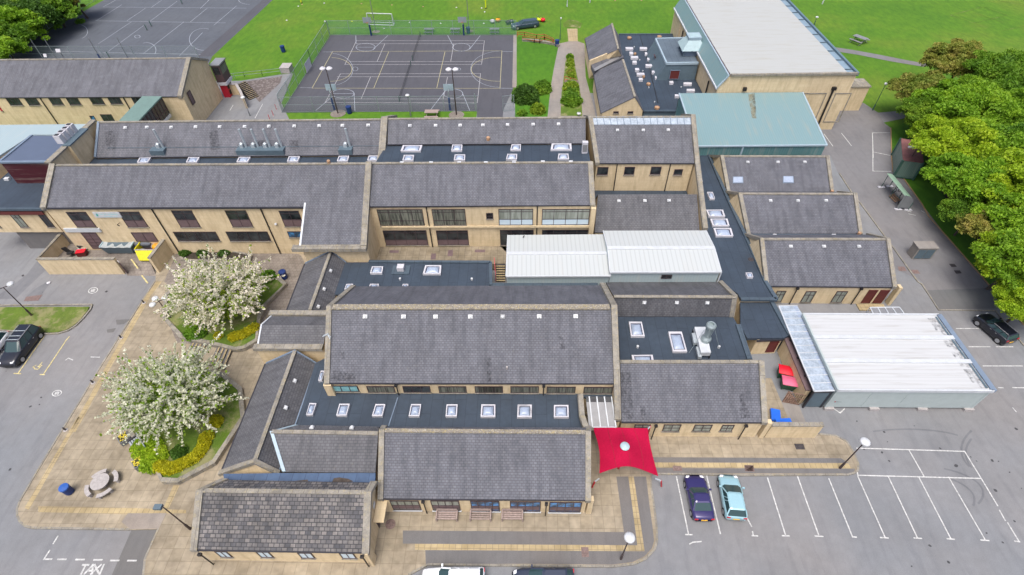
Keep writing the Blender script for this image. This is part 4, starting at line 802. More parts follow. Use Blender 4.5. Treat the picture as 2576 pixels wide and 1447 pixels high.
fix(strip3(MB(), [V((xr, ez.y, 3.9)), V((xr, ef[1].y, 7.75)), V((xr, rg[1].y, 10.9)), V((xr, rg[1].y+4, 8.8))], V((1, 0, 0)), .6, -.3, .15).build('coping', 'stone_coping', r))
m = MB(); 
for dx in (-.25, .25): m.poly([V((xr+dx, ez.y, 0)), V((xr+dx, ef[1].y+.4, 0)), V((xr+dx, ef[1].y+.4, 7.6)), V((xr+dx, ez.y, 3.7))])
fix(m.build('parapet_wall', 'cream_wall', r)); m = MB(); m.poly([V((xr+.25, ef[1].y, 0)), V((xr+.25, rg[1].y+4, 0)), V((xr+.25, rg[1].y+4, 8.5)), V((xr+.25, rg[1].y, 10.6)), V((xr+.25, ef[1].y, 7.5))]); m.build('gable_wall', 'cream_wall', r)
y = WALL[r.name][0][0].y; wl = (V((ef[0].x, y, 0)), V((ef[1].x, WALL[r.name][1][0].y, 0)))
for a, b in (((958, 240), (1050, 312)), ((1208, 238), (1290, 310)), ((1450, 236), (1530, 308)), ((1662, 260), (1728, 312))): window(r, q('B2', *a), q('B2', *b), wl, 1, glass='glass_dark', frame='brown_frame', sill=True)
for a in ((1138, 212), (1625, 212)): p_ = onV(q('B2', *a), *wl); MB().tube((p_.x, p_.y-.1, 3.2), (p_.x, p_.y-.1, 7.5), .06, n=6).build('drainpipe', 'pipe', r)
for a in ((1140, 1192), (1375, 1192), (1603, 1190)): vent(r, q('A2', *a), (ef[0], ef[1], rg[0]), .15)
r = mk('science_range', 'lower slate roof with three vents in front of the tall block, behind the white roofs', loc=W(q('B2', 965, 820), 0))
rg = [W(q('B2', 962, 492), 5.6), W(q('B2', 1868, 490), 5.6)]; ef = [W(q('B2', 930, 838), 3.3), W(q('B2', 1892, 835), 3.3)]; eb = [rg[0]+V((0, 2, -2.3)), rg[1]+V((0, 2, -2.3))]
pitched(r, ef, rg, eb, 0, 'slate_brown', cop='', gut='', ridge='')
for a in ((1153, 553), (1390, 551), (1610, 549)): vent(r, q('B2', *a), (ef[0], ef[1], rg[0]), .15)
flatroof(r, [eb[0], eb[1], eb[1]+V((0, 4, 0)), eb[0]+V((0, 4, 0))], 3.3, 'flat_roof')
# ================================================================ two storey wings
r = mk('two_storey_wing', 'long two storey cream wing carrying a small white school sign', loc=W(q('B0', 610, 1000), 0))
ef = [W(q('B0', 395, 612), 7.6), W(q('B1', 1085, 600), 7.6)]; rg = [W(q('B0', 478, 225), 10.2), W(q('B1', 1100, 210), 10.2)]; eb = [rg[0]+V((0, 2.2, -2.8)), rg[1]+V((0, 2.2, -2.8))]
pitched(r, ef, rg, eb, 0, 'slate', cop='L', cw=.7, gut='', ch=.25, out=-.1)
MA = (ef, rg)
y = WALL[r.name][0][0].y; wl = (V((ef[0].x, y, 0)), V((ef[1].x, WALL[r.name][1][0].y, 0)))
wa = [oP(q('B1', 540, 598), ef[0], ef[1], rg[0]), oP(q('B1', 1095, 598), ef[0], ef[1], rg[0]), oP(q('B1', 1055, 955), ef[0], ef[1], rg[0]), oP(q('B1', 500, 958), ef[0], ef[1], rg[0])]
d = V((0, 0, .003)); MB().slab([p+d for p in wa], .12).build('catslide_roof', 'slate', r)
fix(strip3(MB(), [wa[3]+V((-.05, -.1, 0)), wa[0]+V((-.05, .3, .15))], V((1, 0, 0)), .22, -.25, .12).build('bargeboard', 'white_trim', r))
fix(strip3(MB(), [wa[3]+V((-.9, -.35, 0)), wa[2]+V((.6, -.35, 0))], V((0, 1, 0)), .75, -.35, .1).build('coping', 'stone_coping', r))
fix(strip3(MB(), [wa[2]+V((.3, -.3, 0)), V((rg[1].x+.3, rg[1].y, 10.25))], V((1, 0, 0)), .7, -.35, .28).build('coping', 'stone_coping', r))
z_ = wa[3].z-.3; m = MB(); x0, x1, y0, y1 = wa[3].x, wa[2].x+.5, wa[3].y-.1, y+.5
m.poly([V((x0, y0, 0)), V((x1, y0, 0)), V((x1, y0, z_)), V((x0, y0, z_))]); m.poly([V((x0, y0, 0)), V((x0, y0, z_)), V((x0, y1, 7.3)), V((x0, y1, 0))]); m.poly([V((x1, y0, 0)), V((x1, y0, z_)), V((x1, y1, 7.6)), V((x1, y1, 0))]); fix(m.build('wing_wall', 'cream_wall', r))
g = MB(); strip3(g, [ef[0]+V((0, -.07, 0)), V((wa[0].x, ef[0].y-.07, 7.6))], V((0, 1, 0)), .16, -.17, -.03); g.build('gutter', 'gutter_dark', r)
for k, a, b in (('B0', (600, 650), (885, 788)), ('B0', (1075, 648), (1360, 788)), ('B0', (1562, 637), (1835, 788)), ('B0', (2052, 637), (2315, 785))):
    window(r, q(k, *a), q(k, *b), wl, 2, (.35, .75, .9), lower='brown_panel')
o = window(r, q('B1', 295, 640), q('B1', 530, 782), wl, 2, (.35, .75, .9), lower='brown_panel')
window(r, q('B0', 1580, 832), q('B0', 2015, 915), wl, 4); window(r, q('B0', 2060, 830), q('B0', 2480, 915), wl, 4); window(r, q('B1', 372, 828), q('B1', 520, 882), wl, 2, glass='glass_blue')
d = window(r, q('B0', 735, 838), q('B0', 985, 985), wl, 2, (1, 1, 1, 1, 1), glass='brown_panel', frame='brown_frame', sill=False, name='shutter_door'); window(r, q('B0', 1195, 838), q('B0', 1450, 920), wl, 2, glass='brown_panel', sill=False)
A, B = onV(q('B0', 585, 797), *wl), onV(q('B0', 935, 828), *wl); MB().box(A.x, B.x, A.y-.18, A.y, B.z, A.z).build('fascia', 'white_trim', r)
A, B = onV(q('B0', 846, 650), *wl), onV(q('B0', 1026, 697), *wl); B.x = max(B.x, A.x+3.2)
sg = MB().box(A.x, B.x, A.y-.12, A.y, B.z, A.z).build('school_sign', 'white_trim', r); Wd = B.x-A.x; Hh = A.z-B.z; yy = A.y-.13
m = MB(); 
m.poly([V((A.x+.25, yy, A.z-Hh*.55)), V((A.x+.40, yy, B.z+Hh*.18)), V((A.x+.55, yy, A.z-Hh*.45)), V((A.x+.42, yy, A.z-Hh*.15))]); m.build('sign_emblem', 'sign_teal', sg)
m = MB()      # two lines of small pale lettering, too small to read in the photograph
for z0, z1, x0, x1 in ((A.z-Hh*.45, A.z-Hh*.22, A.x+.75, B.x-.3), (B.z+Hh*.16, B.z+Hh*.36, A.x+1.15, B.x-.6)):
    x_ = x0
    while x_ < x1:
        wd = rnd.choice((.07, .09, .1)); m.poly([V((x_, yy, z0)), V((x_+wd, yy, z0)), V((x_+wd, yy, z0+(z1-z0)*rnd.choice((.65, .7, 1)))), V((x_, yy, z1 if rnd.random() < .3 else z0+(z1-z0)*.7))]); x_ += wd+(.04 if rnd.random() < .85 else .2)
m.build('lettering', 'sign_text', sg)
for k, a, b in (('B0', (1385, 620), (1530, 860)), ('B0', (2380, 615), (2560, 1050))):
    t_ = onV(q(k, *a), *wl); MB().tube((t_.x, t_.y-.08, .05), (t_.x, t_.y-.08, 7.5), .075, n=6).build('drainpipe', 'pipe', r)
c = onV(q('B0', 2522, 755), *wl); MB().lathe(c-V((0, .1, 0)), [(.14, -.1), (.16, 0), (.08, .12)], 8).build('wall_lamp', 'glob_white', r)
c = onV(q('B1', 270, 757), *wl); MB().lathe(c-V((0, .1, 0)), [(.14, -.1), (.16, 0), (.08, .12)], 8).build('wall_lamp', 'glob_white', r)
c = onV(q('B0', 1095, 750), *wl); MB().bar(c, c+V((0, -.5, .1)), .05).bar(c+V((0, -.5, .1)), c+V((.2, -.5, -.1)), .08).build('camera_bracket', 'pipe', r)
c = W(q('B1', 755, 203), 10.3); MB().lathe(c, [(.2, 0), (.22, .3), (.12, .4)], 10).build('chimney_pot', 'terracotta', r)

r = mk('courtyard_wing', 'two storey wing with tall gridded windows looking on to the raised courtyard', loc=W(q('B1', 1260, 950), 1.2))
ef = [W(q('B1', 1112, 600), 7.6), W(q('B2', 925, 586), 7.6)]; rg = [W(q('B1', 1135, 207), 10.05), W(q('B2', 905, 200), 10.05)]; eb = [rg[0]+V((0, 2.2, -1.8)), rg[1]+V((0, 2.2, -1.8))]
pitched(r, ef, rg, eb, 0, 'slate', cop='R', cw=.6, out=-.15); y = WALL[r.name][0][0].y; wl = (V((ef[0].x, y, 0)), V((ef[1].x, WALL[r.name][1][0].y, 0)))
window(r, q('B1', 1190, 628), q('B1', 1632, 775), wl, 4, (.3, .9, .55), 'glass_curtain'); window(r, q('B1', 1692, 626), q('B1', 2012, 772), wl, 3, (.3, .9, .55), 'glass_curtain'); window(r, q('B1', 2190, 660), q('B1', 2256, 712), wl, 1, (1, .8))
window(r, q('B2', 52, 625), q('B2', 368, 768), wl, 3, (.3, .9, .7), 'glass_blind', lower='glass_sky'); window(r, q('B2', 452, 625), q('B2', 876, 766), wl, 4, (.3, .9, .7), 'glass_blind', lower='glass_sky')
window(r, q('B1', 1245, 820), q('B1', 1665, 952), wl, 4, (.3, .9, .7), lower='brown_panel'); window(r, q('B1', 1732, 820), q('B1', 2035, 950), wl, 3, (.3, .9, .7), lower='brown_panel')
window(r, q('B2', 65, 815), q('B2', 372, 952), wl, 3, (.3, 1.2)); window(r, q('B2', 452, 815), q('B2', 862, 950), wl, 4, (.3, 1.2))
for k, a in (('B1', (1645, 612)), ('B2', (408, 605))): t_ = onV(q(k, *a), *wl); MB().tube((t_.x, t_.y-.08, 1.2), (t_.x, t_.y-.08, 7.5), .07, n=6).build('drainpipe', 'pipe', r)
for k, x_ in (('B1', 1655), ('B1', 1180), ('B2', 410), ('B2', 905)):      # wall piers between the bays
    t_ = onV(q(k, x_-18 if x_ != 905 else 905, 620), *wl)
MB().box(ef[0].x+1, ef[1].x, y-.16, y-.02, 4.35, 4.62).build('string_course', 'cream_wall', r)
MB().box(ef[1].x-.3, ef[1].x+.25, y-.4, y+.3, 0, 7.4).build('end_pier', 'cream_wall', r)
for k, x_ in (('B1', 1420), ('B1', 1688), ('B1', 1945), ('B1', 2188), ('B1', 2445), ('B2', 195), ('B2', 458), ('B2', 715)):
    c = W(q(k, x_, 198 if k == 'B1' else 190), 10.1); MB().box(c.x-.22, c.x+.22, c.y-.1, c.y+.15, 9.9, 10.15).build('roof_vent', 'glob_white', r)

r = mk('back_wing', 'rear two storey range with twelve white vents and metal flue stacks on its slope', loc=W((239.5, 396), 7.3))
ef = [W((241, 396), 7.6), W(q('A1', 1222, 1413), 7.6)]; rg = [W(q('A0', 905, 1118), 10.3), W(q('A1', 1235, 1092), 10.3)]; eb = [rg[0]+V((0, 5, -2.6)), rg[1]+V((0, 5, -2.6))]
pitched(r, ef, rg, eb, 0, 'slate_far', cop='', gut='F'); BA = (ef, rg)
for k_, x_ in (('A0', 1000), ('A0', 1950), ('A1', 120), ('A1', 420)): stain(r, k_, ((x_, 1200), (x_+20, 1370)), (ef[0], ef[1], rg[0]), 1.2)
p0_, p1_ = oP(q('A0', 980, 1355), ef[0], ef[1], rg[0]), oP(q('A1', 1215, 1335), ef[0], ef[1], rg[0]); MB().bar(p0_+V((0, 0, .03)), p1_+V((0, 0, .03)), .06, .04).build('lightning_tape', 'slate_panel', r)
xr = rg[1].x+.45; fix(strip3(MB(), [V((xr, ef[1].y-2.5, 7.5)), V((xr, ef[1].y, 8.2)), V((xr, rg[1].y, 10.5)), V((xr, rg[1].y+5, 8))], V((1, 0, 0)), .85, -.4, .2).build('coping', 'stone_coping', r))
strip3(MB(), [ef[0]+V((-.05, 0, .05)), rg[0]+V((-.05, 0, .05))], V((1, 0, 0)), .3, -.05, .08).build('lead_flashing', 'lead_flash', r)
for a in ((1148, 1170), (1346, 1166), (1568, 1166), (1790, 1163), (2010, 1162), (2238, 1160), (2460, 1158)): vent(r, q('A0', *a), (ef[0], ef[1], rg[0]), .17)
for a in ((208, 1155), (440, 1155), (668, 1152), (880, 1150), (1115, 1147)): vent(r, q('A1', *a), (ef[0], ef[1], rg[0]), .17)
fp = [V((ef[0].x-.5, 55.2, 0)), V((ef[1].x+.3, 55.2, 0)), V((ef[1].x+.3, ef[1].y+.4, 0)), V((ef[0].x-.5, ef[0].y+.4, 0))]; flatroof(r, fp, 7.3)
for s in ('B0 1275,152 1378,152 1350,198 1250,198', 'B0 1722,150 1822,150 1798,195 1698,195', 'B0 2182,148 2290,148 2262,192 2160,192', 'B1 388,142 490,142 470,188 370,188', 'B1 845,138 940,138 925,185 826,185', 'B1 1120,135 1215,135 1202,178 1103,178'): skylight(r, s, 7.3)
sw = MB().box(-57.7, -57.15, 54.9, 64.5, 6, 10.25).build('party_wall', 'cream_wall', r); fix(strip3(MB(), [V((-57.42, 54.6, 10.25)), V((-57.42, 64.7, 10.25))], V((1, 0, 0)), .75, 0, .2).build('coping', 'stone_coping', r))
MB().box(-57.6, -56.6, 58.1, 62.2, 10.46, 10.62).build('lead_ledge', 'slate_panel', r); MB().box(-57.15, -56.75, 58.2, 62.1, 7.3, 10.45).build('chimney_breast', 'cream_wall', r)
m = MB()
for i in range(4): m.box(-58.3+.0, -57.5, 58.4+i*.85, 59.0+i*.85, 10.62, 11.7)
m.build('chimney_stack', 'kerb_white', r); m = MB()
for i in range(4): m.box(-58.2, -57.7, 58.52+i*.85, 58.9+i*.85, 11.71, 11.74)
m.build('chimney_pot', 'pipe', r)
def stacks(n, k, p0, p1, label, plinth):
    a, b = [oP(q(k2, x_, y_), ef[0], ef[1], rg[0]) for k2, x_, y_ in plinth]; t = thing('flue_stack', label, 'flue', a, 'flue stacks on the rear slate slope')
    m = MB(); m.box(a.x, b.x, a.y-.35, a.y+1.3, a.z-.3, a.z+.45); m.build('plinth', 'slate_panel', t)
    m = MB(); mm = MB()
    for i in range(n):
        x_ = a.x+(b.x-a.x)*((i+.72)/n if n > 1 else .78); m.tube((x_, a.y+.6, a.z+.4), (x_, a.y+.6, a.z+3.0), .15, n=10); mm.box(x_-.75, x_-.3, a.y+.3, a.y+.8, a.z+.45, a.z+.85); mm.lathe((x_-.5, a.y+.55, a.z+.85), [(.25, 0), (.25, .12), (.1, .25)], 8)
    if n > 1:
        m_ = []
    m.build('flue', 'steel_pale', t); mm.build('fan_unit', 'steel_pale', t)
stacks(1, 0, 0, 0, 'single metal flue nearest the left end of the rear slate roof', (('A0', 1385, 1395), ('A0', 1515, 1395)))
stacks(4, 0, 0, 0, 'row of four metal flues sharing one long grey plinth on the rear slate roof', (('A0', 2170, 1393), ('A1', 352, 1388)))
stacks(1, 0, 0, 0, 'single metal flue right of the row of four, near the stone parapet', (('A1', 850, 1388), ('A1', 972, 1388)))

r = mk('back_wing', 'rear range right of the stone parapet, with rooflights on the flat roof before it', loc=W(q('B1', 1290, 180), 8.3))
ef = [W(q('B1', 1290, 32), 8.6), W(q('B2', 850, 22), 8.6)]; rg = [W(q('A1', 1295, 1088), 10.3), W(q('A2', 850, 1075), 10.3)]; eb = [rg[0]+V((0, 5, -2.6)), rg[1]+V((0, 5, -2.6))]
pitched(r, ef, rg, eb, 0, 'slate_far', cop='', gut='F', ridge='stone_coping')
for a in ((1495, 1152), (1730, 1150), (1954, 1148), (2162, 1146), (2387, 1143)): vent(r, q('A1', *a), (ef[0], ef[1], rg[0]), .17)
for a in ((370, 1140), (602, 1137)): vent(r, q('A2', *a), (ef[0], ef[1], rg[0]), .17)
fp = [V((ef[0].x-1.2, 55.5, 0)), V((ef[1].x+.3, 55.5, 0)), V((ef[1].x+.3, ef[1].y+.4, 0)), V((ef[0].x-.2, ef[0].y+.4, 0))]; flatroof(r, fp, 8.35)
for s in ('B1 1430,40 1608,40 1592,92 1410,92', 'B1 1882,35 1974,35 1970,88 1872,88', 'B1 2425,32 2508,32 2508,82 2412,82', 'B1 1440,130 1532,130 1525,178 1425,178', 'B1 1905,125 2000,125 1998,175 1896,175', 'B1 2385,120 2475,120 2472,168 2372,168', 'B2 540,25 718,25 724,80 530,80', 'B2 602,118 692,118 698,165 594,165'): skylight(r, s, 8.35, .25)
c = oP(q('A1', 2210, 1275), ef[0], ef[1], rg[0]); MB().lathe(c, [(.24, -.1), (.26, .3), (.14, .42)], 10).build('chimney_pot', 'terracotta', r)
c = W(q('B2', 838, 110), 8.35); u = thing('air_handler', 'small white box air unit on the flat roof against the stone gable', 'air unit', c); MB().box(c.x-.35, c.x+.35, c.y-.2, c.y+.3, 8.36, 9.9).build('casing', 'kerb_white', u); MB().box(c.x-.28, c.x+.28, c.y-.225, c.y-.205, 8.6, 9.6).build('louvre', 'poly_grey', u)

# left end: pale ribbed roof, raised maroon box, low wing over the undercroft
r = mk('pale_roof_block', 'large pale blue ribbed metal roof at the left edge behind the maroon box', loc=(-70, 66, 0))
P = [W((-60, 315), 8.4), W((224, 312), 8.4), W((196.5, 339), 8.4), W((80, 339), 8.4), W((-60, 430), 8.4)]; MB().slab(P, .2).build('roof', 'pale_sheet', r); walls(r, P, 0, 8.2, 'cream_wall')
r = mk('maroon_box', 'raised flat roofed box clad in dark maroon boards', loc=(-64, 55, 6.5))
P = [W((-2, 408), 9.9), W((120, 407), 9.9), W((192, 343), 9.9), W((80, 341), 9.9)]; flatroof(r, P, 9.9, 'roof_grey_blue', .25, kerb=[(0, 1), (3, 0)], kmat='lead_flash', kw=.3, kh=.1)
i = V((0, .08, 0)); walls(r, [P[0]+i, P[1]+i, P[2], P[3]], 6.5, 9.66, 'maroon_wall')
r = mk('gateway_wing', 'flat roofed first floor wing bridging the dark undercroft at the left edge', loc=(-66, 50, 0))
yv = wl[0].y+.0; a, b = W((-90, 530), 6.7), W(q('B0', 372, 628), 6.7)
P = [V((a.x, b.y, 0)), V((b.x+.3, b.y, 0)), V((b.x+.3, 60, 0)), V((a.x, 60, 0))]; flatroof(r, P, 6.7, kerb=[(0, 1)], kmat='felt_edge')
fix(strip3(MB(), [V((a.x, b.y-.05, 6.4)), V((b.x, b.y-.05, 6.4))], V((0, 1, 0)), .12, -.45, .05).build('fascia', 'door_red_brown', r))
yv = b.y+.15; walls(r, [V((a.x, yv, 0)), V((b.x+.3, yv, 0)), V((b.x+.3, 60, 0)), V((a.x, 60, 0))], 3.0, 6.3)
pl = (V((a.x, yv, 0)), V((b.x, yv, 0))); window(r, q('B0', 85, 668), q('B0', 268, 790), pl, 2, (.4, 1), 'glass_blind'); window(r, q('B0', 340, 668), q('B0', 505, 788), pl, 2, (.4, 1)); window(r, q('B0', -120, 668), q('B0', 12, 790), pl, 2, (.4, 1))
c = onV(q('B0', 118, 836), *pl); m = MB(); m.box(c.x, b.x+.3, yv+.3, yv+.6, 0, 3.0); m.build('undercroft_wall', 'tar_strip', r); MB().box(a.x, c.x, yv+6, yv+6.3, 0, 3).build('undercroft_wall', 'pipe', r)  # far wall near black: shade of the open undercroft put into its colour
c = W(q('B0', 68, 352), 6.8); MB().box(c.x-.3, c.x+.3, c.y-.2, c.y+.2, 6.7, 7.0).build('roof_vent', 'glob_white', r)

# back left building
r = mk('rear_block', 'detached two storey block behind, with a plain gable end and a red fire door', loc=W(q('A0', 1865, 1100), 0))
ef = [W(q('A0', -300, 892), 6.0), W(q('A0', 1655, 882), 6.0)]; X1 = ef[1].x; rR = oX(q('A0', 1738, 532), X1); rL = W(q('A0', 45, 550), rR.z); eR = oX(q('A0', 1893, 536), X1+.2)
ff = V((X1, 91.2, 6.9)); rg = [V((rL.x-12, rR.y, rR.z)), rR]; eb = [V((ef[0].x-8, ff.y, ff.z)), ff]
pitched(r, ef, rg, eb, 0, 'slate_far', cop='R', cw=.7, out=-.2, ridge='stone_coping'); y = WALL[r.name][0][0].y; wl2 = wline(r)
for a, b in (((50, 897), (215, 962)), ((222, 897), (375, 962)), ((440, 895), (587, 958)), ((600, 895), (747, 958)), ((812, 892), (962, 952)), ((980, 890), (1125, 950)), ((1197, 890), (1330, 945))): window(r, q('A0', *a), q('A0', *b), wl2, 3, glass='glass_dark')
window(r, q('A0', 815, 1058), q('A0', 885, 1105), wl2, 1, glass='glass_blue'); window(r, q('A0', 912, 1045), q('A0', 1055, 1110), wl2, 2); window(r, q('A0', -20, 970), q('A0', 28, 1015), wl2, 1, glass='red_door', frame='red_door')
for a in ((365, 892), (1128, 890)): t_ = onV(q('A0', *a), *wl2); MB().tube((t_.x, t_.y-.08, 0), (t_.x, t_.y-.08, 5.9), .08, n=6).build('drainpipe', 'pipe', r)
A, B = oX(q('A0', 1705, 850), X1+.06), oX(q('A0', 1785, 935), X1+.06); win3(r, V((X1+.06, A.y, A.z)), V((X1+.06, B.y, B.z)), 1, glass='brown_panel', sill=False)
MB().box(X1-.3, X1+.2, y-.2, y+.2, 0, 5.7).build('corner_pier', 'cream_wall', r)
dz = lambda x_, y_: (495.7+.12848*x_, 123.9+.12848*y_)
db = W(dz(510, 950), 0); y0 = db.y-.1; s_ = MB().box(X1, X1+1.5, y0, y0+2.6, 2.9, 5.9).build('stair_bay', 'brown_frame', r)
MB().box(X1+1.5, X1+1.53, y0+.2, y0+2.4, 4.3, 5.6).build('pane', 'glass_curtain', s_); MB().box(X1+.2, X1+1.3, y0-.03, y0, 4.3, 5.6).build('pane', 'glass_dark', s_); MB().box(X1-.05, X1+1.7, y0-.15, y0+2.75, 5.9, 6.1).build('bay_roof', 'poly_grey', s_)
MB().box(X1, X1+1.6, y0-.05, y0+2.65, 2.35, 2.9).build('bay_base', 'kerb_white', r); d = MB().box(X1+.05, X1+1.2, y0+.2, y0+2.3, 0, 2.3).build('fire_door', 'red_door', r)
m = MB()
for i, (u, v) in enumerate(((.35, .35), (1.35, .35), (.35, 1.35), (1.35, 1.35))): m.box(X1+1.2, X1+1.22, y0+.2+u, y0+.2+u+.7, v, v+.75)
m.build('pane', 'pipe', d)
r = mk('link_bridge', 'glazed first floor footbridge with a sloping green roof joining the rear block', 'footbridge', loc=W(q('A0', 1400, 1100), 3))
P = [W(q('A0', 1300, 878), 6.3), W(q('A0', 1405, 852), 6.9), W(q('A0', 1230, 1120), 6.6), W(q('A0', 1060, 1125), 6.3)]; Pr = [W(q('A0', 1405, 852), 6.9), W(q('A0', 1472, 885), 6.3), W(q('A0', 1250, 1120), 6.3), W(q('A0', 1190, 1120), 6.9)]
MB().slab([W(q('A0', 1300, 878), 6.4), W(q('A0', 1475, 880), 6.4), W(q('A0', 1245, 1125), 6.4), W(q('A0', 1065, 1125), 6.4)], .2).build('roof', 'green_roof', r)
a, b = W(q('A0', 1468, 885), 6.3), W(q('A0', 1245, 1118), 6.3); d = (b-a); b = a+d*1.35
m = MB(); m.bar(V((a.x, a.y, 4.75)), V((b.x, b.y, 4.75)), .1, 2.6).build('glazing', 'glass_dark', r); m = MB(); n = V((d.y, -d.x, 0)).normalized()
n = n if n.x > 0 else -n
for i in range(13): p = lerp(a, b, i/12)+n*.06; m.box(p.x-.05, p.x+.05, p.y-.05, p.y+.05, 3.4, 6.1)
m.bar(V((a.x, a.y, 4.3))+n*.08, V((b.x, b.y, 4.3))+n*.08, .06, .1); m.build('mullion', 'brown_frame', r); m = MB(); m.bar(V((a.x, a.y, 3.2))+n*.1, V((b.x, b.y, 3.2))+n*.1, .14, .45).build('deck_edge', 'white_trim', r)
# external stairs
def stairs(label, tl, tr, bl, br, z1, n, z0=0., mat='paving_yellow', wallside=True):
    a, b, c, d = W(tl, z1), W(tr, z1), W(bl, z0), W(br, z0); t = thing('steps', label, 'steps', V((a.x, a.y, z0))); m = MB(); e = MB()
    for i in range(n):
        u0, u1 = i/n, (i+1)/n; zz = z1-(z1-z0)*(i+.0)/n; p = [lerp(V((a.x, a.y, 0)), V((c.x, c.y, 0)), u0), lerp(V((b.x, b.y, 0)), V((d.x, d.y, 0)), u0), lerp(V((b.x, b.y, 0)), V((d.x, d.y, 0)), u1), lerp(V((a.x, a.y, 0)), V((c.x, c.y, 0)), u1)]
        m.slab([V((k.x, k.y, zz)) for k in p], zz-z0+.3); f0, f1 = lerp(p[3], p[0], .35), lerp(p[2], p[1], .35); e.slab([V((k.x, k.y, zz+.012)) for k in (p[3], p[2], f1, f0)], .01)
    m.build('treads', 'iron', t); e.build('nosing', mat, t); return t
stairs('flight of steps with pale nosings by the rear block, down into its yard', dz(800, 680), dz(940, 620), dz(1030, 1000), dz(1215, 925), 1.8, 11)
t = thing('retaining_wall', 'low curved cream retaining wall between the red fire door and the steps', 'wall', W(dz(560, 860), 0)); m = MB(); pl = [W(dz(*p), 1.9) for p in ((520, 690), (640, 690), (765, 690), (850, 830), (900, 960))]
for a, b in zip(pl, pl[1:]): m.bar(V((a.x, a.y, .95)), V((b.x, b.y, .95)), .3, 1.9)
m.build('wall', 'cream_wall', t); m = MB()
for a, b in zip(pl, pl[1:]): m.bar(V((a.x, a.y, 1.96)), V((b.x, b.y, 1.96)), .45, .12)
m.build('coping', 'concrete_pale', t)
dw = lambda x_, y_: (.10398*x_, 292.1+.10398*y_)
t = thing('steps', 'wide steps with red rails, left of the rear block entrance', 'steps', W(dw(480, 190), 0)); m = MB(); e = MB()
for i in range(11):
    a, b = W(dw(480+i*68, 210), .15), W(dw(690+i*48, 5+i*9), .15); d = (a-b).normalized(); n = V((-d.y, d.x, 0)); m.slab([a+n*.25, b+n*.25, b-n*.25, a-n*.25], .15); e.slab([a+n*.1+V((0, 0, .05)), b+n*.1+V((0, 0, .05)), b-n*.12+V((0, 0, .05)), a-n*.12+V((0, 0, .05))], .05)
m.build('treads', 'iron', t); e.build('nosing', 'paving_yellow', t)

# ================================================================ sports hall side
r = mk('sports_hall', 'largest building: tall cream sports hall with a broad white roof', loc=W(q('A3', 900, 1210), 0))
zf = 9.2; a = W(q('A2', 2178, 686), zf); b = W(q('A3', 972, 675), zf); Yb = 112.5; Yf = a.y; Xl, Xr = a.x, b.x
MB().slab([V((Xl, Yf, zf)), V((Xr, Yf, zf+.0)), V((Xr, Yb, zf)), V((Xl, Yb, zf))], .2).build('roof', 'hall_roof', r)
fix(strip3(MB(), [V((Xl-.15, Yf, zf-.1)), V((Xl-.15, Yb, zf-.1))], V((1, 0, 0)), .3, -.1, .02).build('box_gutter', 'brown_frame', r))
fix(strip3(MB(), [V((Xl-.4, Yf, zf)), V((Xl-.4, Yb, zf))], V((1, 0, 0)), .22, -.1, .12).build('roof_edge', 'pale_trim', r))
zl = 7.3; c = W(q('A2', 2052, 795), zl); xl = c.x; MB().slab([V((xl, Yf, zl)), V((Xl-.5, Yf, zf)), V((Xl-.5, Yb, zf)), V((xl, Yb, zl))], .12).build('side_roof', 'green_sheet', r)
fix(strip3(MB(), [V((xl-.1, Yf-.1, zl-.1)), V((xl-.1, Yb, zl-.1))], V((1, 0, 0)), .22, -.2, .02).build('gutter', 'white_trim', r))
xe = W(q('A3', 1052, 680), zf).x; m = MB(); y0 = Yf+.05
prof = [(xl+.1, 0), (xe, 0), (xe, zf+.15), (Xl-.4, zf-.02), (xl+.1, zl-.1)]
m.poly([V((x_, y0, z_)) for x_, z_ in prof]); m.poly([V((x_, Yb-.05, z_)) for x_, z_ in prof]); m.poly([V((xl+.1, y0, 0)), V((xl+.1, Yb-.05, 0)), V((xl+.1, Yb-.05, zl-.1)), V((xl+.1, y0, zl-.1))]); m.poly([V((xe, y0, 0)), V((xe, Yb-.05, 0)), V((xe, Yb-.05, zf+.1)), V((xe, y0, zf+.1))]); fix(m.build('wall', 'cream_wall', r))
MB().slab([V((Xr, Yf+.0, zf-.08)), V((Xr+1.1, Yf, zf-.08)), V((Xr+1.1, Yb, zf-.08)), V((Xr, Yb, zf-.08))], .1).build('box_gutter', 'gutter_blue', r)
fix(strip3(MB(), [V((Xr+1.3, Yf, zf)), V((Xr+1.3, Yb, zf))], V((1, 0, 0)), .35, -.3, .2).build('roof_edge', 'blue_grey_panel', r))
m = MB()
for i in range(10): yy = Yf+1.5+i*3.3; MB().box(Xr+.0, Xr+1.1, yy, yy+.2, zf-.06, zf+.05).build('gutter_strap', 'slate_panel', r)
fix(strip3(MB(), [V((Xl, Yf-.05, zf)), V((xe, Yf-.05, zf+.1))], V((0, 1, 0)), .4, -.12, .16).build('coping', 'stone_coping', r))
fix(strip3(MB(), [V((xl-.05, Yf-.05, zl)), V((Xl-.3, Yf-.05, zf+.02))], V((0, 1, 0)), .3, -.15, .12).build('bargeboard', 'pale_trim', r))
wl3 = (V((xl, y0-.0, 0)), V((xe, y0, 0))); t_ = onV(q('A3', 835, 800), *wl3); bb = onV(q('A3', 697, 1140), *wl3); m = MB(); m.tube((t_.x, y0-.15, 0), (t_.x, y0-.15, t_.z), .14, n=8); m.box(t_.x-.3, t_.x+.3, y0-.4, y0, t_.z-.3, t_.z+.15); m.build('drainpipe', 'pipe', r)
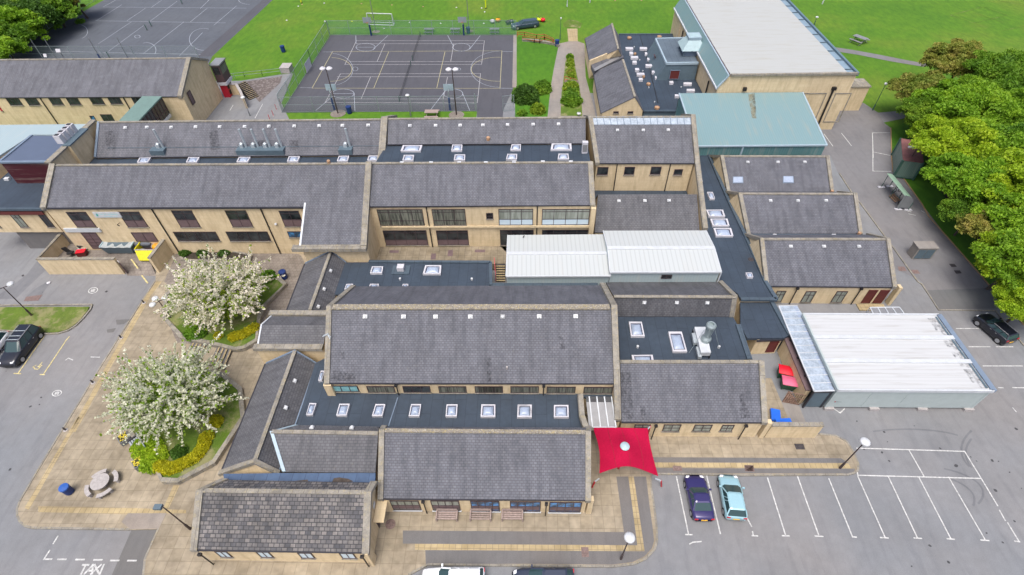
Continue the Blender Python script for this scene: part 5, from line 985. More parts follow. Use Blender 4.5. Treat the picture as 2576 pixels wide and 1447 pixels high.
for a_, b_ in (((568, 850), (772, 850)), ((850, 850), (1000, 850))):
    A, B = onV(q('A3', *a_), *wl3), onV(q('A3', *b_), *wl3); z0 = 1.3; m = MB()
    for (xx0, xx1, zz0, zz1) in ((A.x, B.x, A.z-.14, A.z), (A.x, A.x+.14, z0+.14, A.z-.14), (B.x-.14, B.x, z0+.14, A.z-.14), (A.x, B.x, z0, z0+.14)): m.box(xx0, xx1, y0-.07, y0, zz0, zz1)
    m.build('recess_outline', 'stone_coping', r)  # darker proud strips put in for the shaded edges of a shallow recess
t_ = onV(q('A2', 2300, 812), *wl3); MB().box(t_.x-.25, t_.x+.25, y0-.4, y0, t_.z-.2, t_.z+.3).build('hopper', 'pipe', r)
c = W(q('A3', 1060, 1010), 0); m = MB(); m.box(xe, c.x, c.y, c.y+2.6, 0, 4.1).build('buttress', 'cream_wall', r); MB().box(xe-.05, c.x+.15, c.y-.15, c.y+2.75, 4.1, 4.3).build('coping', 'stone_coping', r)
m = MB()
for yy in (101.5, 103.5, 105.5): m.box(xl-.12, xl+.1, yy, yy+.5, 0, zl-.3)
m.build('pilaster', 'cream_wall', r); MB().tube((xl-.15, 102.9, 3), (xl-.15, 102.9, 6.5), .12, n=6).build('drainpipe', 'pipe', r); MB().tube((xl-.15, Yf+4, 3), (xl-.15, Yf+4, 6.4), .12, n=6).build('drainpipe', 'pipe', r)

r = mk('metal_block', 'pale green ribbed metal roofed block with dark green ribbed sides', loc=W(q('A2', 1865, 1400), 0))
P = [W(q('A2', 1866, 1335), 4.7), W(q('A3', 772, 1325), 4.7), W(q('A3', 550, 843), 6.45), W(q('A2', 1705, 853), 6.45)]; MB().slab(P, .15).build('roof', 'green_sheet', r)
walls(r, [P[0]+V((.1, .1, 0)), P[1]+V((-.1, .1, 0)), P[2]+V((-.1, 0, 0)), P[3]+V((.1, 0, 0))], 0, 4.6, 'green_wall'); m = MB(); m.poly([P[0]+V((.1, .1, -.12)), V((P[0].x+.1, P[0].y+.1, 4.4)), V((P[3].x+.1, P[3].y, 4.4)), P[3]+V((.1, 0, -.12))]); m.build('gable_panel', 'green_wall', r); m = MB(); m.poly([P[1]+V((-.1, .1, -.12)), V((P[1].x-.1, P[1].y+.1, 4.4)), V((P[2].x-.1, P[2].y, 4.4)), P[2]+V((-.1, 0, -.12))]); m.build('gable_panel', 'green_wall', r)
for a, b in ((0, 1), (1, 2), (0, 3)): d = (P[b]-P[a]); n = V((d.y, -d.x, 0)); fix(strip3(MB(), [P[a], P[b]], n, .2, -.15, .05).build('roof_trim', 'pale_trim', r))
for w_, mt, dx in ((.5, 'rust_streak', 0), (.25, 'roof_stain', .3)):
    a, b = lerp(P[3], P[2], .58)+V((dx, -.3, .01)), lerp(P[0], P[1], .47)+V((dx, .4, .01)); b = lerp(a, b, .75 if dx == 0 else .4); MB().poly([a+V((-w_, 0, 0)), b+V((-w_*.5, 0, 0)), b+V((w_*.5, 0, 0)), a+V((w_, 0, 0))]).build('roof_stain', mt, r)
x_ = lerp(P[0], P[1], .36).x; MB().box(x_-.1, x_+.1, P[0].y-.02, P[0].y+.2, 2, 4.6).build('drainpipe', 'pale_trim', r)
c = W(q('A2', 1700, 972), 4.4); MB().lathe(c, [(.2, 0), (.2, .2), (.05, .3)], 8).build('wall_lamp', 'glob_white', r)

r = mk('changing_block', 'low block with worn grey pitched roofs and a flat roof dotted with rooflights', loc=W(q('A2', 990, 1050), 0))
def ns_roof(e0, e1, g0, g1, b0, b1, ze, zr, zb):   # near/far points
    ef_ = [W(q('A2', *e1), ze), W(q('A2', *e0), ze)]; rg_ = [W(q('A2', *g1), zr), W(q('A2', *g0), zr)]; eb_ = [W(q('A2', *b1), zb), W(q('A2', *b0), zb)]
    pitched(r, ef_, rg_, eb_, 0, 'slate_far', cop='', gut='F', ridge='stone_coping', inset=.2); return ef_, rg_, eb_
ns_roof((885, 560), (845, 350), (1148, 448), (1090, 215), (1190, 530), (1152, 322), 3.3, 5.9, 3.4)
e_, g_, b_ = ns_roof((990, 1035), (920, 660), (1300, 885), (1190, 545), (1382, 1020), (1205, 600), 3.3, 5.9, 3.4)
gw = (V((e_[1].x, WALL[r.name][1][0].y, 0)), V((b_[1].x, WALL[r.name][1][4].y, 0)))
for a, b in (((1103, 1018), (1150, 1036)), ((1234, 1018), (1282, 1036))): window(r, q('A2', *a), q('A2', *b), gw, 1, frame='brown_frame')
P = P3('A2 890,565 1145,450 1200,520 925,650', 4.0); MB().slab(P, .8).build('valley_roof', 'slate_far', r); P = P3('A2 925,625 1140,515 1158,530 935,650', 4.06); MB().slab(P, .05).build('translucent_strip', 'poly_grey', r)
a, b = W(q('A2', 888, 562), 4.6), W(q('A2', 1142, 452), 4.9); MB().bar(V((a.x, a.y, 4.0)), V((b.x, b.y, 4.2)), .25, 1.6).build('step_wall', 'cream_wall', r)
fp = P3('A2 1152,318 1645,318 1660,350 1920,855 1700,865 1672,1018 1385,1020 1300,900 1192,545', 3.4); flatroof(r, fp, 3.4, 'flat_roof', kerb=[(0, 1), (5, 6)], kw=.3); walls(r, fp, 0, 3.1, 'slate_panel')
for x0, y0_, x1 in ((1212, 430, 1282), (1342, 430, 1410), (1247, 473, 1283), (1388, 478, 1425), (1258, 512, 1328), (1275, 555, 1315), (1408, 528, 1446), (1395, 586, 1465), (1298, 622, 1337), (1452, 645, 1490), (1313, 665, 1385), (1332, 712, 1370), (1480, 695, 1515), (1612, 740, 1650), (1742, 752, 1818), (1770, 812, 1846), (1662, 862, 1702)):
    A = G([q('A2', x0+2, y0_), q('A2', x1-1, y0_), q('A2', x1+3, y0_+18), q('A2', x0+5, y0_+18)], 3.75); MB().slab(A, .4).build('rooflight', 'kerb_white', r)
for x_, y_, s in ((1250, 342, .75), (1525, 333, .75), (1302, 488, .42), (1380, 697, .42), (1425, 764, .62), (1503, 980, .72)):
    c = W(q('A2', x_, y_), 3.7); MB().lathe((c.x, c.y, 3.4), [(s*.5, 0), (s*.6, .1), (s*.6, .35), (s*.4, .42)], 6).build('fan_vent', 'terracotta', r)
for x_, y_ in ((1293, 428), (1343, 548), (1372, 648), (1427, 800), (1480, 932), (1722, 795)): c = W(q('A2', x_, y_), 3.5); MB().tube((c.x, c.y, 3.4), (c.x, c.y, 3.6), .1).build('roof_vent', 'glob_white', r)
p = P3('A2 1345,320 1420,575 1510,940', 3.42); m = MB(); m.bar(p[0], p[1], .1, .05).bar(p[1], p[2], .1, .05).build('cable_tray', 'pipe', r)
r = mk('plant_room', 'blue grey clad plant room with battered sides standing on the flat roof', loc=W(q('A2', 1530, 745), 3.4))
T = P3('A2 1488,358 1765,350 1880,577 1588,582', 6.2); lo = P3('A2 1450,520 1765,480 1862,742 1528,748', 3.4); lo = [V((T[0].x-1.3, T[0].y+.1, 3.4)), V((T[1].x, T[1].y+.1, 3.4)), V((T[2].x, T[2].y-.15, 3.4)), V((T[3].x-1.3, T[3].y-.15, 3.4))]
o = MB().hull(lo[::-1], T[::-1]); fix(o.build('wall', 'slate_panel', r)); MB().slab([p_+V((0, 0, .05)) for p_ in T], .06).build('flat_roof', 'flat_roof_pale', r)
for a, b in ((0, 1), (2, 3), (3, 0)): d = T[b]-T[a]; fix(strip3(MB(), [T[a], T[b]], V((d.y, -d.x, 0)), .25, -.2, .18).build('roof_edge', 'pale_trim', r))
yf = T[3].y-.1; A, B = oY(q('A2', 1625, 640), yf-.1), oY(q('A2', 1697, 722), yf-.1); d = win3(r, A, B, 1, glass='door_red_brown', frame='lead_flash', sill=False, name='door', out=.12)
A = V((T[3].x-.5, lerp(T[0], T[3], .45).y, 5.0)); MB().obox(A-V((.15, 0, .3)), (.08, 0, .05), (0, .4, 0), (-.25, 0, .55)).build('louvre', 'brown_frame', r)
kz = lambda x_, y_: (1628.8+.15907*x_, .15907*y_)
cw_ = W(kz(735, 575), 9.0); t = thing('ventilation_cowl', 'pale square tapered ventilation cowl on legs beside the plant room', 'cowl', V((cw_.x, cw_.y, 6.2)))
def sq(cx, cy, h, z): return [V((cx-h, cy-h, z)), V((cx+h, cy-h, z)), V((cx+h, cy+h, z)), V((cx-h, cy+h, z))]
MB().hull(sq(cw_.x, cw_.y, 2.0, 7.3), sq(cw_.x, cw_.y, .95, 8.8)).build('hood', 'pale_cowl', t); MB().hull(sq(cw_.x, cw_.y, 1.05, 8.8), sq(cw_.x, cw_.y, 1.1, 9.2)).build('cap', 'pale_trim', t); MB().slab(sq(cw_.x, cw_.y, .85, 9.22), .03).build('top_panel', 'pale_cowl', t)
m = MB()
for p_ in sq(cw_.x, cw_.y, 1.6, 0): m.box(p_.x-.1, p_.x+.1, p_.y-.1, p_.y+.1, 6.2, 7.35)
m.build('leg', 'slate_panel', t); MB().box(cw_.x-1.4, cw_.x+1.4, cw_.y-1.4, cw_.y+1.4, 6.22, 7.3).build('louvre', 'lead_flash', t)

# ================================================================ modular classrooms
r = mk('modular_classroom', 'long white roofed modular classroom with pale grey panel walls in the car park', loc=W(q('C3', 750, 1165), 0))
zt = 3.35; P = [W(q('C3', 872, 992), zt), W(q('C3', 2296, 1002), zt), W(q('C3', 1792, 305), zt), W(q('C3', 552, 300), zt)]
MB().slab(P, .12).build('roof', 'white_sheet_flat', r); walls(r, [P[0]+V((.05, .08, 0)), P[1]+V((-.05, .08, 0)), P[2]+V((-.05, -.05, 0)), P[3]+V((.05, -.05, 0))], .28, 3.3, 'modular_wall')
for u in (.33, .645): a, b = lerp(P[3], P[0], u), lerp(P[2], P[1], u); b = lerp(a, b, .985); fix(strip3(MB(), [a, b], V((0, 1, 0)), .45, 0, .14).build('module_joint', 'white_trim', r))
for a, b, mt in ((0, 1, 'white_trim'), (3, 2, 'white_trim'), (3, 0, 'modular_wall'), (2, 1, 'lead_flash')):
    d = P[b]-P[a]; fix(strip3(MB(), [P[a], P[b]], V((d.y, -d.x, 0)), .16 if mt != 'lead_flash' else .5, -.22, .12).build('roof_trim', mt, r))
for u0, u1 in ((.05, .30), (.36, .50), (.52, .62), (.66, .72), (.74, .97)):
    for f0, f1 in ((.93, .985), (.985, .865)):
        if f1 < f0: f0, f1 = .90, .928; u1 = lerp(u0, u1, .7)
        q4 = [lerp(lerp(P[3], P[2], f0), lerp(P[0], P[1], f0), u0), lerp(lerp(P[3], P[2], f0), lerp(P[0], P[1], f0), u1), lerp(lerp(P[3], P[2], f1), lerp(P[0], P[1], f1), u1), lerp(lerp(P[3], P[2], f1), lerp(P[0], P[1], f1), u0)]; MB().poly([p_+V((0, 0, .012)) for p_ in q4]).build('roof_stain', 'roof_stain', r)
a, b = P[2]+V((-.45, -.3, .0)), P[1]+V((-.45, .3, .0)); fix(strip3(MB(), [a, b], V((1, 0, 0)), .18, -.02, .05).build('dark_flashing', 'slate_panel', r))
m = MB()
yw = P[0].y+.07
for u in (.245, .487, .73): x_ = lerp(P[0], P[1], u).x; m.box(x_-.03, x_+.03, yw-.03, yw, .3, 3.2)
m.box(P[0].x, P[0].x+.2, yw-.06, yw+.1, .2, 3.3); m.box(P[1].x-.25, P[1].x-.03, yw-.06, yw+.1, .2, 3.3); m.build('panel_joint', 'modular_wall', r)
m = MB()
for u in (.0, .305, .63, .94): x_ = lerp(P[0], P[1], u).x; m.box(x_, x_+.9, yw-.25, yw+.3, 0, .3)
m.build('foundation_block', 'concrete_pale', r); MB().box(P[0].x+.1, P[1].x-.1, yw+.15, yw+.2, .02, .3).build('skirt', 'pipe', r)
for kx, ky in ((845, 1100), (2045, 1113)):
    c = oY(q('C3', kx, ky), yw); m = MB(); m.box(c.x-.07, c.x+.07, yw-.02, yw-.005, c.z-.06, c.z+.07); o = m.build('maker_mark', 'red_paint', r)
    m = MB(); 
    for i in range(4 if kx > 2000 else 3): m.box(c.x+.14+i*.16, c.x+.26+i*.16, yw-.02, yw-.005, c.z-.05, c.z+(.06 if i == 0 else .03))
    m.build('lettering', 'iron' if kx > 2000 else 'galv', o)
r = mk('link_canopy', 'pale translucent sloping link canopy along the left side of the modular classroom', 'canopy', loc=W(q('C3', 640, 1130), 0))
P = P3('C3 330,225 500,222 548,302 845,998 655,1005 418,440', 2.95); MB().slab(P, .05).build('roof_sheet', 'polycarbonate', r); m = MB()
for i in range(13): u = i/12; a = lerp(P[0], P[4], u); b = lerp(P[1], P[3], u); m.bar(a+V((0, 0, .03)), b+V((0, 0, .03)), .06, .06)
m.bar(P[0]+V((0, 0, .02)), P[5]+V((0, 0, .02)), .12, .1).bar(P[5]+V((0, 0, .02)), P[4]+V((0, 0, .02)), .12, .1).bar(P[4]+V((0, 0, .02)), P[3]+V((0, 0, .02)), .12, .1).build('glazing_bar', 'white_trim', r)
a, b = P[4], P[3]; m = MB(); m.box(a.x+.05, b.x-.02, a.y+.1, a.y+.16, .1, 2.8).build('end_panel', 'slate_panel', r); m = MB(); m.box(a.x, a.x+.14, a.y, a.y+.14, 0, 2.9); m.box(b.x-.3, b.x-.1, b.y-.02, b.y+.14, 0, 2.9); m.box(a.x+.1, b.x-.3, a.y+.02, a.y+.12, 2.65, 2.88)
for i in range(1, 5): p_ = lerp(P[4], P[0], i/5); m.box(p_.x+.02, p_.x+.14, p_.y-.06, p_.y+.06, 0, 2.9)
m.build('frame', 'gutter_dark', r)
m = MB()
for i in range(18): u0, u1 = (i+.15)/18, (i+.85)/18; c0, c1 = lerp(P[1], P[3], u0), lerp(P[1], P[3], u1); g0, g1 = lerp(P[0], P[4], u0), lerp(P[0], P[4], u1); m.poly([lerp(c0, g0, .03)+V((0, 0, .012)), lerp(c1, g1, .03)+V((0, 0, .012)), lerp(c1, g1, .2)+V((0, 0, .012)), lerp(c0, g0, .2)+V((0, 0, .012))])
m.build('smoked_strip', 'dome', r)
r = mk('porch_canopy', 'small dark glazed porch canopy on the far side of the modular classroom', 'canopy', loc=W(q('C3', 1300, 300), 0))
P = P3('C3 1165,240 1432,238 1478,302 1195,302', 2.9); MB().slab(P, .05).build('glazing', 'poly_grey', r); m = MB()
for i in range(5): m.bar(lerp(P[0], P[1], i/4)+V((0, 0, .04)), lerp(P[3], P[2], i/4)+V((0, 0, .04)), .09, .07)
m.bar(P[0]+V((0, 0, .03)), P[1]+V((0, 0, .03)), .1, .08)
for p_ in (P[0], P[1]): m.tube((p_.x, p_.y, 0), (p_.x, p_.y, 2.9), .05, n=6)
m.build('frame', 'white_trim', r)
# ================================================================ walls, planters, steps
def wallrun(name, label, pts, h, th=.32, mat='cream_wall', cop='stone_coping', z0=0., cw=.42, cat='wall', ch=.12):
    P = [V((p.x, p.y, 0)) for p in pts]; t = thing(name, label, cat, V((P[0].x, P[0].y, z0))); m = MB(); c = MB()
    def band(mb, w_, za, zb):
        n = len(P); o = []
        for i in range(n):
            d = (P[min(i+1, n-1)]-P[max(i-1, 0)]).normalized(); o.append(V((-d.y, d.x, 0))*w_/2)
        k = len(mb.v)
        for i in range(n): mb.v += [P[i]-o[i]+V((0, 0, za)), P[i]+o[i]+V((0, 0, za)), P[i]+o[i]+V((0, 0, zb)), P[i]-o[i]+V((0, 0, zb))]
        for i in range(n-1):
            for j in range(4): a = k+i*4+j; b = k+i*4+(j+1) % 4; mb.f.append((a, b, b+4, a+4))
        mb.f.append((k+3, k+2, k+1, k)); e = k+(n-1)*4; mb.f.append((e, e+1, e+2, e+3))
    band(m, th, z0, z0+h); band(c, cw, z0+h, z0+h+ch); fix(m.build('wall', mat, t)); fix(c.build('coping', cop, t)); return t
hw = 2.45
wallrun('yard_wall', 'cream wall enclosing the front and left of the bin yard by the two storey wing', P3('B0 568,838 345,1082 1048,1080', hw), hw)
wallrun('yard_wall', 'cream wall on the right of the bin yard, beside the yellow skip', P3('B0 1552,832 1362,1078', hw), hw)
struct('yard_floor', MB().slab([W(p, .8) for p in Q('B0 600,900 1480,900 1360,1085 1050,1085 400,1085')], .8), 'paving_brown')
rp = [W(q('B0', 1050, 1085), .8), W(q('B0', 1360, 1085), .8), W(q('B0', 1430, 1235), .01), W(q('B0', 1165, 1232), .01)]; struct('ramp', MB().hull([V((p.x, p.y, -.01)) for p in rp[::-1]], rp[::-1]), 'paving_brown')
t = thing('yard_gate', 'open brown metal gate at the mouth of the bin yard', 'gate', W(q('B0', 1165, 1225), 0)); a, b = W(q('B0', 1055, 1085), 2.2), W(q('B0', 1168, 1225), 0)
a.z = 0; m = MB().bar(V((a.x+.2, a.y-.1, 1.1)), V((b.x+.1, b.y, 1.1)), .07, 1.9); m.build('panel', 'brown_frame', t); MB().bar(V((a.x+.2, a.y-.1, 2.1)), V((b.x+.1, b.y, 2.1)), .1, .1).build('rail', 'concrete_pale', t)
lines('yellow_line', ['B0 1200,1085 1258,1165'], .16, 'yellow_paint', .83); lines('yellow_line', ['B0 1255,1178 1348,1300'], .16, 'yellow_paint', .03)
# things in the bin yard
def at_(k, x, y, z=.8): return W(q(k, x, y), z)
c = at_('B0', 1108, 1035); t = thing('covered_skip', 'large pale grey skip with a sagging sheet cover in the bin yard', 'skip', c); w2 = 1.95
MB().hull([c+V((-w2+.3, 0, .1)), c+V((w2-.3, 0, .1)), c+V((w2-.1, 2.6, .1)), c+V((-w2+.1, 2.6, .1))], [c+V((-w2, -.2, 1.2)), c+V((w2, -.2, 1.2)), c+V((w2, 2.8, 1.5)), c+V((-w2, 2.8, 1.5))]).build('body', 'slate_panel', t)
MB().grid(lambda u, v: c+V((-w2+2*w2*u, -.25+2.1*v, 1.28+.15*v-.12*math.sin(math.pi*u)*math.sin(math.pi*v)+.04*math.sin(u*23))), 16, 8).build('sheet_cover', 'steel_pale', t)
m = MB(); z_ = 1.55; m.bar(c+V((-w2, 1.85, z_)), c+V((w2, 1.85, z_)), .14).bar(c+V((-w2, 2.8, z_)), c+V((w2, 2.8, z_)), .14).bar(c+V((-w2, -.2, 1.3)), c+V((-w2, 2.8, z_)), .12).bar(c+V((w2, -.2, 1.3)), c+V((w2, 2.8, z_)), .12); m.build('rim', 'pale_cowl', t)
def bin4(label, loc, rz, lid, body='bin_green', sc=1., tilt=0., group=None):
    t = thing('wheelie_bin', label, 'bin', loc, group, rz); w_, d_, h_ = .68*sc, .52*sc, 1.15*sc
    MB.build
    L = V(loc)
    def o(x, y, z): return L+V((x, y, z))
    fix(MB().hull([o(-w_*.85, -d_*.7, .18), o(w_*.85, -d_*.7, .18), o(w_*.85, d_*.8, .18), o(-w_*.85, d_*.8, .18)], [o(-w_, -d_, h_), o(w_, -d_, h_), o(w_, d_, h_), o(-w_, d_, h_)]).build('body', body, t))
    def f(u, v): return o(-w_*1.06+2.12*w_*u, -d_*1.1+2.2*d_*v, h_+.02+.16*math.sin(math.pi*min(1, max(0, v)))*(1-.5*(2*u-1)**4))
    MB().grid(f, 6, 8).build('lid', lid, t, True)
    MB().box(L.x-w_*1.04, L.x+w_*1.04, L.y-d_*1.08, L.y+d_*1.08, L.z+h_-.05, L.z+h_+.012).build('rim', lid, t)
    for sx in (-1, 1):
        for sy in (-1, 1): MB().tube(o(sx*w_*.7-.03, sy*d_*.55, .1), o(sx*w_*.7+.03, sy*d_*.55, .1), .1, n=10).build('wheel', 'rubber', t)
    MB().bar(o(-w_*.8, -d_*1.15, h_*.9), o(w_*.8, -d_*1.15, h_*.9), .05).build('handle', body, t); return t
bin4('dark green wheeled bin with a bright red lid beside the cream yard wall', W(q('C3', 340, 885), 0)+V((.35, .2, 0)), -.28, 'lid_red')
bin4('dark green wheeled bin with a faded pink lid, in front of the bright red one', W(q('C3', 375, 985), 0)+V((.3, .2, 0)), -.22, 'lid_pink')
b = bin4('grey wheeled bin with a flat lid standing against the wing wall behind the yellow skip', at_('B0', 1305, 985), 0, 'bin_grey', 'bin_grey'); b2 = bin4('second grey lidded bin, right of its twin behind the yellow skip', at_('B0', 1378, 985), 0, 'bin_grey', 'bin_grey')
c = at_('B0', 1345, 1100); c.y += .2; t = thing('yellow_skip', 'bright yellow open skip with its chute front lowered, full of bags', 'skip', c)
m = MB(); o = lambda x, y, z: c+V((x, y, z))
m.obox(o(-1.25, 1.6, .7), (.06, 0, 0), (0, 1.1, 0), (0, 0, .65)); m.obox(o(1.25, 1.6, .7), (.06, 0, 0), (0, 1.1, 0), (0, 0, .65)); m.obox(o(0, 2.7, .7), (1.3, 0, 0), (0, .06, 0), (0, 0, .65)); m.hull([o(-.75, -.3, .1), o(.75, -.3, .1), o(1.2, .5, .1), o(-1.2, .5, .1)], [o(-.8, -.35, .25), o(.8, -.35, .25), o(1.3, .5, 1.25), o(-1.3, .5, 1.25)]); fix(m.build('body', 'skip_yellow', t))
MB().box(c.x-1.2, c.x+1.2, c.y+.6, c.y+2.6, c.z+.2, c.z+.3).build('floor', 'door_red_brown', t); MB().box(c.x-1.32, c.x+1.32, c.y+.44, c.y+.54, c.z+1.2, c.z+1.3).build('rim', 'concrete_pale', t)
def blob(c, r, n=0, sq_=.8): 
    k = rnd.random()*9; return lambda u, v: V(c)+V((math.cos(u*2*math.pi)*math.sin(v*math.pi), math.sin(u*2*math.pi)*math.sin(v*math.pi), math.cos(v*math.pi)*sq_))*r*(1+.16*math.sin(u*6.28*3+k)*math.sin(v*9+k))
for p_, rr, mt, lb in (((.75, 1.6, .75), .55, 'bin_yellow_orange', 'orange refuse sack heaped at the right inside the yellow skip'), ((.2, 1.9, .6), .4, 'kerb_white', 'white refuse sack in the middle of the yellow skip'), ((-.9, 1.0, .6), .32, 'glob_white', 'small white bag at the left edge inside the yellow skip')):
    tag(MB().grid(blob(o(*p_), rr), 14, 9).build('refuse_sack', mt, None, True), lb, 'sack')
tag(MB().grid(blob(at_('B0', 1215, 1012)+V((0, 0, .35)), .5), 14, 9).build('refuse_sack', 'blue_bright', None, True), 'bright blue sack on the yard floor left of the yellow skip', 'sack')
c = at_('B0', 770, 985); bin4('small black bin by the maroon shutter door in the yard', c, .3, 'black_plastic', 'black_plastic', .6)
c = at_('B0', 640, 1050); t = thing('office_chair', 'discarded black swivel chair lying by the yard wall', 'chair', c); m = MB().obox(c+V((-.1, .2, .75)), (.3, 0, .1), (0, .08, .0), (-.2, 0, .42)); m.build('backrest', 'black_plastic', t); MB().obox(c+V((.35, 0, .5)), (.32, 0, 0), (0, .3, 0), (0, 0, .07)).build('seat', 'black_plastic', t)
m = MB(); m.tube(c+V((.35, 0, .1)), c+V((.35, 0, .5)), .04)
for i in range(5): m.bar(c+V((.35, 0, .12)), c+V((.35+.35*math.cos(i*1.257), .35*math.sin(i*1.257), .06)), .05)
m.build('base', 'black_plastic', t)
c = at_('B0', 765, 1045); t = thing('storage_box', 'red topped crate lying near the yard wall', 'crate', c); m = MB().obox(c+V((0, 0, .35)), (.5, .12, 0), (-.08, .34, 0), (0, 0, .3)); m.build('body', 'door_red_brown', t); MB().obox(c+V((0, 0, .68)), (.52, .13, 0), (-.09, .36, 0), (0, 0, .03)).build('lid', 'lid_red', t)
c = at_('B0', 765, 1000); t = thing('plastic_tray', 'pale grey plastic tray resting in the yard beside the black bin', 'tray', c); m = MB().obox(c+V((0, 0, .25)), (.55, -.1, 0), (.05, .28, 0), (0, 0, .04)); m.build('base', 'steel_pale', t); m = MB(); m.bar(c+V((-.5, -.2, .33)), c+V((.55, -.38, .33)), .04, .1).bar(c+V((-.45, .38, .33)), c+V((.6, .2, .33)), .04, .1); m.build('rim', 'pale_cowl', t)

# bin yard on the right
wallrun('yard_wall', 'skewed cream wall between the red lidded bins and the link canopy', P3('C3 402,520 603,1000', 2.2), 2.2, .4, 'cream_wall', 'brown_panel', 0, .55)
wallrun('yard_wall', 'low cream wall running from the front range to the rounded kerb', [V((22.3, W(q('E3', 400, 195), 0).y+.15, 0)), V((W(q('E3', 655, 195), 0).x, W(q('E3', 655, 195), 0).y+.15, 0))], 2.2, .3)
t = thing('yard_gate', 'rusty red mesh yard gate standing open behind the pink lidded bin', 'gate', W(q('C3', 360, 1100), 0)); a, b = W(q('C3', 365, 1102), 0), W(q('C3', 515, 1130), 0); m = MB()
for z_ in (.15, 1.0, 1.75): m.bar(a+V((0, 0, z_)), b+V((0, 0, z_)), .06)
for i in range(9): p_ = lerp(a, b, i/8); m.bar(p_+V((0, 0, .1)), p_+V((0, 0, 1.8)), .04)
m.build('bars', 'rust_steel', t); struct('rusty_floor_patch', MB().poly(G(Q('C3 360,1102 515,1132 440,1010 420,1000'), .004)[::1]), 'rust_steel')
struct('concrete_pad', MB().poly(G(Q('C3 215,1280 580,1290 520,1140 350,1090 240,1110'), .003)), 'concrete')
t = thing('cycle_rack', 'bright blue angled plastic boards lying behind the low cream wall', 'boards', W(q('C3', 280, 1290), 0)); m = MB(); a = W(q('C3', 262, 1172), .3); b = W(q('C3', 290, 1275), .3); m.bar(a+V((.35, 0, 0)), b+V((.15, 0, 0)), .85, .3, (0, 0, 1)); m.build('long_board', 'blue_bright', t)
a = W(q('C3', 300, 1285), .35); b = W(q('C3', 438, 1280), .35); MB().bar(a, b, .5, .4).build('short_board', 'blue_bright', t)
t['label'] = 'pair of bright blue plastic boards lying behind the low cream wall'; t.name = 'blue_boards'

# planters with stone kerbs
def planter(label, s, h, inner='soil', kind='flower bed'):
    t = thing('planter', label, kind, W(Q(s)[0], 0)); P = [W(p, h) for p in Q(s)]; n = len(P); m = MB(); ctr = sum(P, V((0, 0, 0)))/n
    for i in range(n):
        a, b = P[i], P[(i+1) % n]; ai, bi = a+(ctr-a).normalized()*.45, b+(ctr-b).normalized()*.45
        m.hull([V((p.x, p.y, .1)) for p in (a, b, bi, ai)], [a, b, bi, ai])
    fix(m.build('kerb_wall', 'stone_coping', t)); I = [p+(ctr-p).normalized()*.44 for p in P]; MB().poly([V((p.x, p.y, h-.15)) for p in (I if area(I) > 0 else I[::-1])]).build('soil', inner, t); return t
planter('stone edged bed with clipped yellow hedge below the lower blossom tree', 'E0 1470,595 1620,600 1960,420 2240,0 C0 2210,965 2040,830 1600,720 1300,800 1080,1180 E0 1150,130 1290,290 1420,500', .6, 'grass_worn')
planter('stone edged bed around the upper blossom tree', 'C0 1640,515 1900,570 2150,625 2230,612 2350,540 2380,330 2440,200 B1 370,1300 240,1185 B0 2300,1180 1700,1250 1500,1400 C0 1480,330', .6, 'grass_worn')
planter('dark slate bed against the wing wall above the upper blossom tree', 'B0 1640,965 2150,1000 2300,1040 2280,1110 1900,1110 1640,1080', .5, 'soil')
t = thing('steps', 'upper and lower short flights of pale edged steps between the two planters', 'steps', W(q('C0', 1700, 690), 0)); m = MB(); e = MB()
for i, (x0, x1) in enumerate(((1695, 1762), (1728, 1795), (1760, 1828), (1795, 1868), (1925, 2002), (1960, 2038), (1995, 2072), (2030, 2110))):
    top = 566+(x1-1762)*.13; botm = 700+(x0-1695)*.30; a, b = W(q('C0', x1, top), .14+.03*i), W(q('C0', x0, botm), .14+.03*i); d = (b-a).normalized(); n = V((-d.y, d.x, 0)); m.bar(a, b, .36, .10); e.bar(a+n*.08+V((0, 0, .04)), b+n*.08+V((0, 0, .04)), .16, .05)
m.build('treads', 'tar_strip', t); e.build('nosing', 'paving_yellow', t)
t = thing('steps', 'narrow brown steps with a red rail beside the lower white roofed block', 'steps', W(q('B2', 40, 1280), .1)); m = MB(); e = MB(); a, b = W(q('B1', 2290, 1115), 1.2), W(q('B2', 112, 1115), 1.2); ya = a.y
for i in range(7):
    z_ = 1.15-i*.16; p0 = W(q('B1', 2285, 1135+i*22), z_); p1 = W(q('B2', 115, 1135+i*22), z_); m.box(p0.x, p1.x, p0.y-.3, p0.y+.2, 0, z_); e.box(p0.x, p1.x, p0.y-.3, p0.y-.12, z_, z_+.03)
m.build('treads', 'iron', t); e.build('nosing', 'paving_yellow', t); m = MB()
p0, p1 = W(q('B1', 2268, 1125), 1.2), W(q('B1', 2280, 1285), .1); m.bar(p0+V((0, 0, 1)), p1+V((0, 0, 1)), .07).bar(p0+V((0, 0, .5)), p1+V((0, 0, .5)), .05)
for i in range(4): p_ = lerp(p0, p1, i/3); m.bar(p_, p_+V((0, 0, 1)), .06)
m.build('handrail', 'red_paint', t)
def rail(name, label, pts, h=1.0, mat='red_paint', n=None, rails=2, cat='railing', w=.05, z=0.):
    P = [V((p.x, p.y, p.z if abs(p.z) > 1e-4 else z)) for p in pts]; t = thing(name, label, cat, P[0]); m = MB(); c = MB()
    for a, b in zip(P, P[1:]):
        L = (b-a).length; k = max(1, round(L/(n or 1.8)))
        for i in range(rails): hh = h*(i+1)/rails; m.bar(a+V((0, 0, hh)), b+V((0, 0, hh)), w)
        for i in range(k+1): p_ = lerp(a, b, i/k); c.bar(p_, p_+V((0, 0, h)), w*1.3)
    m.build('rail', mat, t); c.build('posts', mat, t); return t
